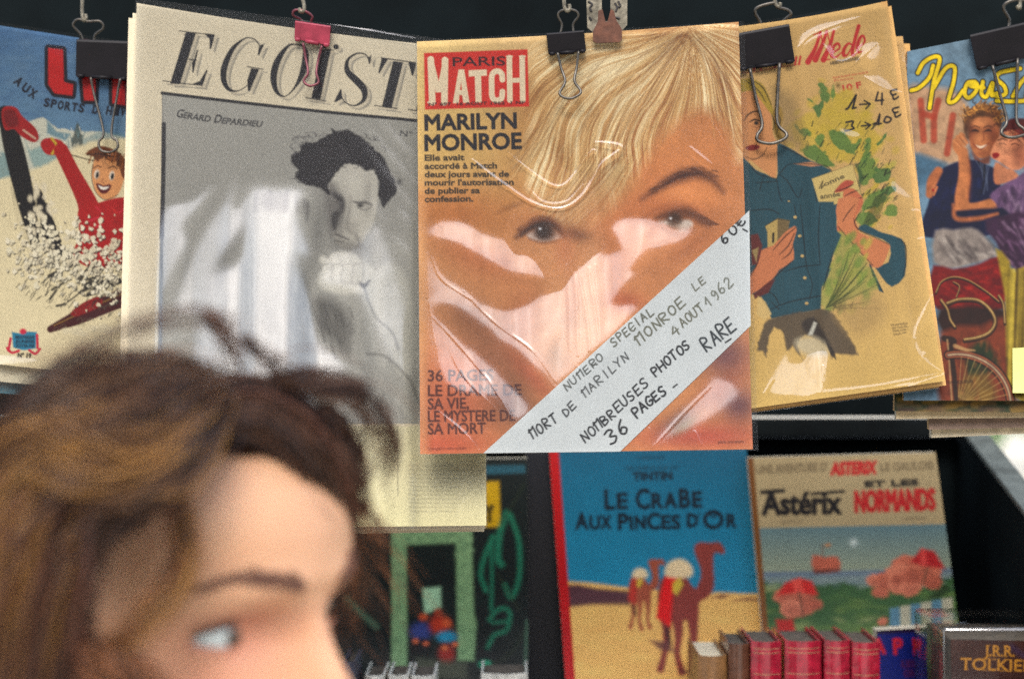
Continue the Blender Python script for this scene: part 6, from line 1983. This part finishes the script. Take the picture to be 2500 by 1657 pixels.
    obj_bm("wall", bm, simple_mat("dark_skyline_stone", (84, 76, 66), .9, 0, .3, .8, .3), b)
    bm = bmesh.new()
    pr = [(-28.3, 12.504), (-30.5, 15.6), (-40, 15.6), (-40, 12.504)]
    A = [bm.verts.new((-60, y, z)) for y, z in pr]
    B = [bm.verts.new((60, y, z)) for y, z in pr]
    bm.faces.new(A)
    bm.faces.new(B[::-1])
    for i in range(4):
        bm.faces.new((A[i], A[(i + 1) % 4], B[(i + 1) % 4], B[i]))
    obj_bm("roof", bm, simple_mat("slate_roof", (62, 66, 72), .6, 0, .25, 2, .3), b)
    glass = simple_mat("dark_window_glass", (34, 40, 46), .1, 0, .3, 1, 0, .6)
    for k in range(-8, 9):
        for z in (1.2, 4.2, 7.0, 9.8):
            bm = bmesh.new()
            rough_box(bm, k * 3.2 - .55, k * 3.2 + .55, -28.0, -27.95, z, z + 1.9, .02)
            obj_bm("window", bm, glass, b)


# ------------------------------------------------------------------ the passer-by
def make_person():
    YAW = math.radians(29)
    F = Vector((math.cos(YAW), -math.sin(YAW), 0))
    R = Vector((-math.sin(YAW), -math.cos(YAW), 0))
    U = Vector((0, 0, 1))
    # a slight turn of the chin
    zs = np.array([-.62, -.45, -.30, -.20, -.165, -.135, -.10, -.06, -.03, -.012, .0, .008, .025, .045, .06, .08, .095, .112, .125, .14, .16, .18, .20, .215, .226, .233, .236])
    fr_ = np.array([.11, .115, .12, .10, .085, .06, .045, .042, .04, .052, .066, .074, .083, .086, .087, .087, .086, .0875, .0915, .093, .0915, .086, .074, .058, .040, .022, .001])
    bk_ = np.array([.11, .105, .10, .10, .095, .085, .075, .068, .066, .066, .066, .066, .066, .068, .072, .08, .086, .090, .093, .0955, .096, .093, .082, .066, .046, .025, .001])
    zs = np.where(zs > .14, .14 + (zs - .14) * .82, zs)
    hw_ = np.array([.17, .17, .185, .20, .185, .13, .075, .056, .054, .052, .046, .042, .050, .054, .056, .0575, .059, .064, .0715, .0755, .0765, .0745, .066, .053, .037, .020, .001])

    def section(z):
        return np.interp(z, zs, fr_), np.interp(z, zs, bk_), np.interp(z, zs, hw_)

    # dense rows of z
    zz = np.concatenate([np.linspace(-.62, -.06, 30), np.linspace(-.05, .185, 106), np.linspace(.187, .2186, 26)])
    ker = np.array([1, 2, 3, 2, 1]) / 9.

    def sm(a):
        for _ in range(3):
            a = np.convolve(np.pad(a, 2, 'edge'), ker, 'valid')
        return a
    nth = 128
    th = np.linspace(-math.pi, math.pi, nth, endpoint=False)
    f0, b0, w0 = [np.interp(zz, zs, a) for a in (fr_, bk_, hw_)]
    f0, b0, w0 = sm(f0), sm(b0), sm(w0)
    e = 2 / 2.25
    ct, st = np.cos(th), np.sin(th)
    cs, ss = np.sign(ct) * np.abs(ct) ** e, np.sign(st) * np.abs(st) ** e
    f = np.where(ct[None] > 0, f0[:, None], b0[:, None]) * cs[None]
    l = w0[:, None] * ss[None]
    z = np.repeat(zz[:, None], nth, 1)
    front = (ct[None] > .1)

    def G(cl, cz, rl, rz):
        return np.exp(-((np.abs(l) - cl) / rl) ** 2 - ((z - cz) / rz) ** 2) * front
    # nose, sockets, brow, cheeks, lips, chin
    ridge = np.interp(zz, [.052, .058, .066, .074, .09, .105, .118, .128], [0, .011, .025, .029, .0235, .013, .0045, .001])[:, None]
    nw = np.interp(zz, [.055, .066, .09, .11, .125], [.013, .0125, .0095, .0085, .012])[:, None]
    df = ridge * np.exp(-(l / nw) ** 2) * front
    df = df + .007 * G(.012, .064, .006, .006)                           # nostril wings
    df = df - .0085 * G(.032, .113, .0165, .0115) - .003 * G(.018, .115, .008, .012)
    df = df + .0035 * G(.026, .133, .022, .007)
    df = df + .004 * G(.042, .088, .018, .016)
    df = df + .005 * np.exp(-(l / .02) ** 2) * (np.exp(-((z - .047) / .004) ** 2) + np.exp(-((z - .037) / .0045) ** 2)) * front
    df = df - .003 * np.exp(-(l / .02) ** 2 - ((z - .0415) / .0022) ** 2) * front
    df = df + .004 * np.exp(-(l / .02) ** 2 - ((z - .014) / .010) ** 2) * front
    f = f + df
    # ears
    ear = np.exp(-((f + .005) / .016) ** 2 - ((z - .095) / .028) ** 2)
    l = l + np.sign(l) * .012 * ear
    SC = 1.03
    eye = (.078, .032, .112)
    Ye = .64
    target = at(608, 1556, Ye)
    org = target - (F * eye[0] + R * eye[1] + U * eye[2]) * SC

    def world(ff, ll, uu):
        ff, ll, uu = np.asarray(ff) * SC, np.asarray(ll) * SC, np.asarray(uu) * SC
        return (np.array(org) + ff[..., None] * np.array(F) + ll[..., None] * np.array(R) + uu[..., None] * np.array(U))

    def skin_mesh(name, V, C, mat, parent, close=True, keep=None):
        nr, nc = V.shape[:2]
        i = np.arange(nr * nc).reshape(nr, nc)
        j = np.roll(i, -1, 1)
        q = np.stack([i[:-1], j[:-1], j[1:], i[1:]], -1)
        q = q.reshape(-1, 4) if keep is None else q[keep[:-1] & keep[1:]].reshape(-1, 4)
        faces = q.tolist()
        if close:
            faces += [i[0][::-1].tolist(), i[-1].tolist()]
        me = bpy.data.meshes.new(name)
        me.from_pydata(V.reshape(-1, 3).tolist(), [], faces)
        me.polygons.foreach_set("use_smooth", [True] * len(me.polygons))
        a = me.attributes.new("ink", 'FLOAT_COLOR', 'POINT')
        a.data.foreach_set("color", np.concatenate([C.reshape(-1, 3), np.ones((nr * nc, 1))], 1).astype(np.float32).ravel())
        return link(name, me, mat, parent)

    p = thing("person", Vector((org.x, org.y, org.z - .62 * SC)), "passer-by with wavy brown hair looking right, out of focus in front of the magazines", "person")
    skin = print_mat("skin", .48, .4)
    b = skin.node_tree.nodes["Principled BSDF"]
    b.inputs["Subsurface Weight"].default_value = .12
    b.inputs["Subsurface Radius"].default_value = (.008, .003, .0015)
    C = np.empty(f.shape + (3,))
    C[:] = lin((190, 144, 110))

    def tint(mask, rgb, a):
        nonlocal C
        m = (mask * a)[..., None]
        C = C * (1 - m) + lin(rgb) * m
    tint(G(.033, .112, .024, .014), (176, 108, 86), .6)                # reddish lids
    tint(G(.034, .120, .018, .005), (140, 78, 66), .5)
    tint(G(.045, .085, .022, .018), (212, 140, 118), .5)
    tint(np.exp(-(l / .012) ** 2 - ((z - .066) / .012) ** 2) * front, (214, 142, 122), .5)
    tint(np.exp(-(l / .022) ** 2 - ((z - .042) / .007) ** 2) * front, (176, 84, 84), .8)
    ff_, ll_ = f * 4000 + 900, (l + z * .7) * 4000 + 900
    C = C * (1 + (fbm(ff_, ll_ + z * 3000, 60, 501) - .5)[..., None] * np.array([.10, .2, .22]) + (fbm(ff_ + 77, ll_ + z * 3600, 9, 502) - .5)[..., None] * np.array([.06, .1, .1]))
    C = np.clip(C, 0, 1)
    V = world(f, l, z)
    skin_mesh("body", V, C, skin, p)
    # clothing: a plain dark coat over shoulders and chest
    rows = zz < -.085
    g = np.linspace(1.10, 1.06, rows.sum())[:, None]
    skin_mesh("coat", world(f[rows] * g * 1.06, l[rows] * g * 1.04, z[rows]), np.zeros((rows.sum(), nth, 3)), simple_mat("dark_wool", (44, 42, 52), .95, 0, .3, 120, .5), p)
    # hair cap on the skull
    ang = np.abs(th)[None]
    hairline = np.interp(ang, [0, .5, .9, 1.25, 1.6, 2.0, 3.15], [.188, .190, .182, .160, .12, .03, .0])
    keep = (z > hairline)
    rad = np.clip((z - hairline) / .03, 0, 1) * .004 + .001
    Cc = np.empty(f.shape + (3,))
    Cc[:] = lin((58, 38, 28))
    nn = np.stack([f, l, (z - .12) * .9], -1)
    nn /= np.linalg.norm(nn, axis=-1, keepdims=True) + 1e-9
    capV = world(f + nn[..., 0] * rad, l + nn[..., 1] * rad, z + nn[..., 2] * rad)
    hm = print_mat("brown_hair", .34, .55)
    hb = hm.node_tree.nodes["Principled BSDF"]
    hb.inputs["Specular IOR Level"].default_value = .35
    skin_mesh("scalp_hair", capV, Cc, hm, p, False, keep)
    # strands
    DK, MD, LT, GD, OR, RD = (46, 30, 24), (84, 56, 39), (122, 86, 52), (164, 118, 60), (140, 88, 54), (92, 56, 42)  # GD puts the golden highlights of the left locks into strand colour
    guides = [
        # path in crop I with depth; spread (m), strands, colours, radius
        ([(800, 370, .67), (560, 352, .635), (330, 385, .61), (110, 500, .60), (-120, 700, .61)], .0045, 300, (DK, DK, MD), .0004),
        ([(840, 400, .665), (600, 395, .62), (350, 460, .595), (130, 620, .585), (-60, 860, .59)], .006, 380, (DK, MD, DK, LT), .0004),
        ([(860, 420, .66), (650, 470, .61), (410, 590, .585), (210, 790, .58), (50, 1050, .585), (-60, 1400, .595)], .008, 380, (MD, DK, LT, MD), .0004),
        ([(880, 440, .655), (700, 530, .605), (480, 680, .58), (290, 860, .575), (130, 1150, .58), (10, 1650, .59)], .009, 380, (DK, MD, DK, MD), .0004),
        ([(870, 420, .652), (800, 530, .612), (680, 670, .58), (520, 760, .566), (360, 770, .563), (230, 715, .565), (130, 700, .57), (50, 830, .575), (0, 1000, .58)], .0042, 420, (LT, MD, GD, DK, MD), .00042),
        ([(840, 440, .65), (740, 560, .605), (600, 650, .575), (440, 680, .567), (310, 650, .567), (190, 640, .57), (90, 740, .575)], .0055, 300, (LT, MD, GD, LT), .0004),
        ([(700, 420, .62), (500, 520, .59), (330, 610, .575), (180, 700, .572), (60, 860, .578), (-40, 1100, .585)], .006, 260, (MD, GD, LT, DK), .0004),
        ([(900, 470, .65), (790, 620, .61), (640, 730, .59), (470, 830, .583), (330, 930, .58), (240, 1130, .585), (160, 1650, .595)], .0056, 420, (DK, DK, MD), .0004),
        ([(900, 520, .645), (800, 660, .61), (680, 770, .598), (560, 850, .59), (390, 940, .585), (280, 1120, .586), (220, 1420, .59), (190, 1650, .595)], .0042, 300, (DK, DK, MD), .0004),
        ([(260, 700, .58), (130, 900, .572), (40, 1150, .572), (-40, 1650, .58)], .010, 360, (MD, LT, RD, GD, RD), .0004),
        ([(340, 880, .583), (210, 1100, .576), (120, 1350, .58), (60, 1650, .585)], .009, 360, (RD, DK, MD, RD), .0004),
        ([(310, 1060, .586), (240, 1280, .584), (240, 1440, .586), (210, 1650, .59)], .006, 260, (DK, RD, DK), .0004),
        ([(800, 630, .635), (735, 740, .615), (715, 880, .605), (745, 1000, .60), (735, 1110, .597), (680, 1220, .594), (590, 1330, .59), (480, 1420, .588), (390, 1470, .588)], .0034, 90, (LT, GD, OR, MD), .0004),
        ([(470, 1430, .588), (540, 1510, .59), (620, 1590, .59), (700, 1640, .59)], .0035, 90, (MD, OR), .0004),
        ([(300, 1440, .585), (420, 1500, .586), (500, 1600, .588), (520, 1700, .59)], .006, 140, (MD, OR, DK), .0004),
        # far side, hairline and fringe curls
        ([(790, 620, .64), (880, 555, .642), (980, 535, .648), (1090, 590, .66), (1200, 700, .67), (1300, 850, .69), (1360, 1000, .71)], .0036, 420, (DK, MD, DK), .0004),
        ([(830, 440, .66), (1000, 440, .67), (1160, 530, .68), (1270, 660, .69), (1335, 810, .70), (1350, 950, .715), (1330, 1060, .73)], .0052, 520, (DK, MD, DK, RD), .0004),
        ([(800, 400, .675), (1000, 400, .69), (1160, 470, .70), (1270, 600, .71), (1345, 740, .715), (1360, 870, .72), (1345, 960, .73)], .0045, 380, (DK, MD, RD), .0004),
        ([(950, 420, .68), (1090, 385, .69), (1240, 370, .70), (1370, 395, .705), (1470, 450, .71)], .0032, 60, (DK, MD), .00036),
        ([(1200, 400, .69), (1380, 390, .70), (1490, 450, .705), (1560, 560, .71), (1575, 660, .715), (1540, 740, .72), (1480, 770, .72)], .0034, 34, (DK, MD), .00034),
        ([(1250, 430, .69), (1400, 440, .70), (1490, 550, .71), (1530, 660, .715), (1500, 700, .715)], .004, 30, (DK, MD), .00034),
        ([(1300, 480, .69), (1370, 560, .70), (1420, 680, .71), (1425, 800, .715), (1390, 900, .72)], .0036, 90, (DK, DK, MD), .0004),
        ([(-20, 560, .62), (120, 400, .63), (300, 270, .64), (430, 200, .65), (560, 145, .66), (700, 115, .665), (830, 120, .665), (950, 190, .66), (1060, 280, .655)], .0034, 22, (MD, DK, MD), .0003),
        ([(820, 110, .66), (880, 160, .66), (930, 240, .66), (980, 340, .66)], .003, 24, (DK, MD), .00045),
        ([(150, 420, .63), (330, 330, .64), (480, 290, .65), (620, 290, .66), (800, 330, .665), (900, 390, .665)], .0034, 30, (DK, MD, LT), .0004),
        ([(960, 200, .66), (1080, 310, .665), (1220, 390, .68), (1300, 440, .69)], .003, 16, (DK, MD), .0004),
        ([(1370, 900, .73), (1420, 1010, .75), (1470, 1110, .77), (1540, 1180, .785), (1600, 1290, .79)], .013, 30, (OR, MD, MD), .0002),
        ([(1360, 960, .74), (1400, 1090, .76), (1400, 1200, .77), (1460, 1320, .78), (1560, 1440, .79)], .013, 26, (OR, MD, MD), .0002),
        ([(1350, 980, .73), (1400, 1150, .75), (1380, 1290, .76), (1400, 1450, .77)], .008, 16, (OR, MD), .0002),
        ([(1440, 860, .72), (1500, 960, .73), (1560, 1000, .74)], .003, 14, (MD, OR), .0004),
    ]
    AV, AF, AC = [], [], []
    base = 0
    for gi, (path, spread, n, cols, rad) in enumerate(guides):
        loose = 1.5 if gi in (7, 8, 9, 10, 11, 12, 13, 14, 15) or gi > 25 else 2.6
        q = curve(np.array(path, float), 5)
        xy = fr('I', q)
        D = q[:, 2]
        P = np.stack([(xy[:, 0] - 1250) * K * D, D, CAM_Z - (xy[:, 1] - 828.5) * K * D], -1)
        N = len(P)
        t = np.linspace(0, 1, N)
        T = np.gradient(P, axis=0)
        T /= np.linalg.norm(T, axis=1, keepdims=True)
        for k in range(n):
            off = rng.normal(0, spread * (loose if rng.random() < .06 else 1.), 3) * np.array([1, .8, 1])
            amp, ph, fq = rng.uniform(.0, .0022), rng.uniform(0, 6.28), rng.uniform(1, 3.2)
            wv = np.stack([np.sin(t * fq * 6.28 + ph), np.cos(t * fq * 6.28 + ph), np.sin(t * fq * 5 + ph * 2)], -1) * amp
            fan = (.35 + .65 * np.sin(np.clip(t * 1.25, 0, 1) * math.pi * .5))[:, None]
            S = P + off * fan + wv
            i1 = N - rng.integers(0, max(2, N // 5))
            S = S[:i1]
            TT = T[:i1]
            tt = np.linspace(0, 1, len(S))
            rr = rad * (1.15 - .8 * tt ** 2)
            A = np.cross(TT, [0.3, .9, .2])
            A /= np.linalg.norm(A, axis=1, keepdims=True)
            B = np.cross(TT, A)
            ring = np.stack([S + (A * math.cos(a) + B * math.sin(a)) * rr[:, None] for a in (0, 2.094, 4.189)], 1)
            m = len(S)
            AV.append(ring.reshape(-1, 3))
            ii = base + np.arange(m * 3).reshape(m, 3)
            jj = np.roll(ii, -1, 1)
            AF.append(np.stack([ii[:-1], jj[:-1], jj[1:], ii[1:]], -1).reshape(-1, 4))
            c = lin(cols[k % len(cols)]) * rng.uniform(.75, 1.3)
            AC.append(np.repeat(c[None], m * 3, 0))
            base += m * 3
    V, Fc, Ck = np.concatenate(AV), np.concatenate(AF), np.concatenate(AC)
    me = bpy.data.meshes.new("hair")
    me.vertices.add(len(V))
    me.vertices.foreach_set("co", V.astype(np.float32).ravel())
    me.loops.add(Fc.size)
    me.loops.foreach_set("vertex_index", Fc.ravel().astype(np.int32))
    me.polygons.add(len(Fc))
    me.polygons.foreach_set("loop_start", (np.arange(len(Fc)) * 4).astype(np.int32))
    me.polygons.foreach_set("loop_total", np.full(len(Fc), 4, np.int32))
    me.polygons.foreach_set("use_smooth", np.ones(len(Fc), bool))
    me.update()
    a = me.attributes.new("ink", 'FLOAT_COLOR', 'POINT')
    a.data.foreach_set("color", np.concatenate([Ck, np.ones((len(Ck), 1))], 1).astype(np.float32).ravel())
    link("hair", me, hm, p)
    # eyes, lids, brows
    fi = lambda ll, uu: float(np.interp(uu, zz, f0)) * (1 - min(1, abs(ll) / float(np.interp(uu, zz, w0))) ** 2.25) ** (1 / 2.25)
    er = .0165
    gaze = 0.10
    eye_m = print_mat("eye", .08, .6)
    for sgn in (1, -1):
        cf, cl, cz = fi(.032, .112) - .0085 - .0150, .0325 * sgn, .112
        el, az = np.meshgrid(np.linspace(-math.pi / 2, math.pi / 2, 40), np.linspace(-math.pi, math.pi, 64, endpoint=False), indexing='ij')
        df_, dl_, dz_ = np.cos(el) * np.cos(az), np.cos(el) * np.sin(az), np.sin(el)
        gd = np.array([math.cos(gaze), -math.sin(gaze) * 1, -.02])
        ga = np.arccos(np.clip(df_ * gd[0] + dl_ * gd[1] + dz_ * gd[2], -1, 1))
        Cx = np.empty(el.shape + (3,))
        Cx[:] = lin((186, 194, 190))
        Cx[ga < .50] = lin((70, 52, 40))
        Cx[ga < .20] = lin((12, 10, 10))
        skin_mesh("eyeball", world(cf + er * df_, cl + er * dl_, cz + er * dz_), Cx, eye_m, p)
        for top in (1, -1):
            aa = np.linspace(-1.35, 1.35, 30)
            lid0 = (np.radians(17) if top == 1 else np.radians(-13)) * np.cos(aa * 1.1) ** .7 - .10 * top * 0
            vv = np.linspace(0, 1, 12)
            E_ = lid0[:, None] + (math.radians(80) * top - lid0[:, None]) * vv[None]
            rr = er * 1.07
            Vl = world(cf + rr * np.cos(E_) * np.cos(aa)[:, None], cl + rr * np.cos(E_) * np.sin(aa)[:, None], cz + rr * np.sin(E_))
            me = grid_mesh("eyelid", Vl)
            Cl = np.empty(E_.shape + (3,))
            Cl[:] = lin((196, 142, 114))
            Cl[:, :2] = lin((96, 56, 46) if top == 1 else (186, 126, 104))
            at_ = me.attributes.new("ink", 'FLOAT_COLOR', 'POINT')
            at_.data.foreach_set("color", np.concatenate([Cl.reshape(-1, 3), np.ones((Cl.size // 3, 1))], 1).astype(np.float32).ravel())
            link("eyelid", me, skin, p)
        bm = bmesh.new()
        for k in range(46):                                             # lashes
            a_ = -1.2 + 2.4 * k / 45
            l0 = math.radians(17) * max(0.01, math.cos(a_ * 1.1)) ** .7
            pts = []
            for q_, up in ((1.07, 0), (1.2, .05), (1.36, .16)):
                pts.append(Vector(world(cf + er * q_ * math.cos(l0 + up) * math.cos(a_), cl + er * q_ * math.cos(l0 + up) * math.sin(a_), cz + er * q_ * math.sin(l0 + up)).tolist()))
            tube(bm, pts, .00018, 4)
        obj_bm("eyelashes", bm, simple_mat("lash", (24, 16, 14), .6), p)
        bm = bmesh.new()
        for k in range(240):
            t = random.random()
            ll = .012 + .043 * t
            uu = .1315 + .0085 * math.sin(min(1, t * 1.25) * math.pi * .62) - .012 * max(0, t - .7) + random.gauss(0, .0021) * (1.1 - t * .8)
            d = fi(ll, uu) + .0035 * math.exp(-((ll - .026) / .022) ** 2 - ((uu - .133) / .007) ** 2) + .0006
            ln = .006
            l2, u2 = ll + ln * .9, uu + ln * (.5 - .8 * t)
            d2 = fi(l2, u2) + .0035 * math.exp(-((l2 - .026) / .022) ** 2 - ((u2 - .133) / .007) ** 2) + .0008
            tube(bm, [Vector(world(d, ll * sgn, uu).tolist()), Vector(world(d2, l2 * sgn, u2).tolist())], .00028, 4)
        obj_bm("eyebrow", bm, simple_mat("brow_hair", (92, 58, 42), .7), p)


make_place()
make_ski()
make_under_ski()
make_ego()
make_ego_copies()
make_match()
make_mode()
make_mode_copies()
make_nous()
make_nous_copies()
make_albums()
make_books()
make_clips()
make_person()
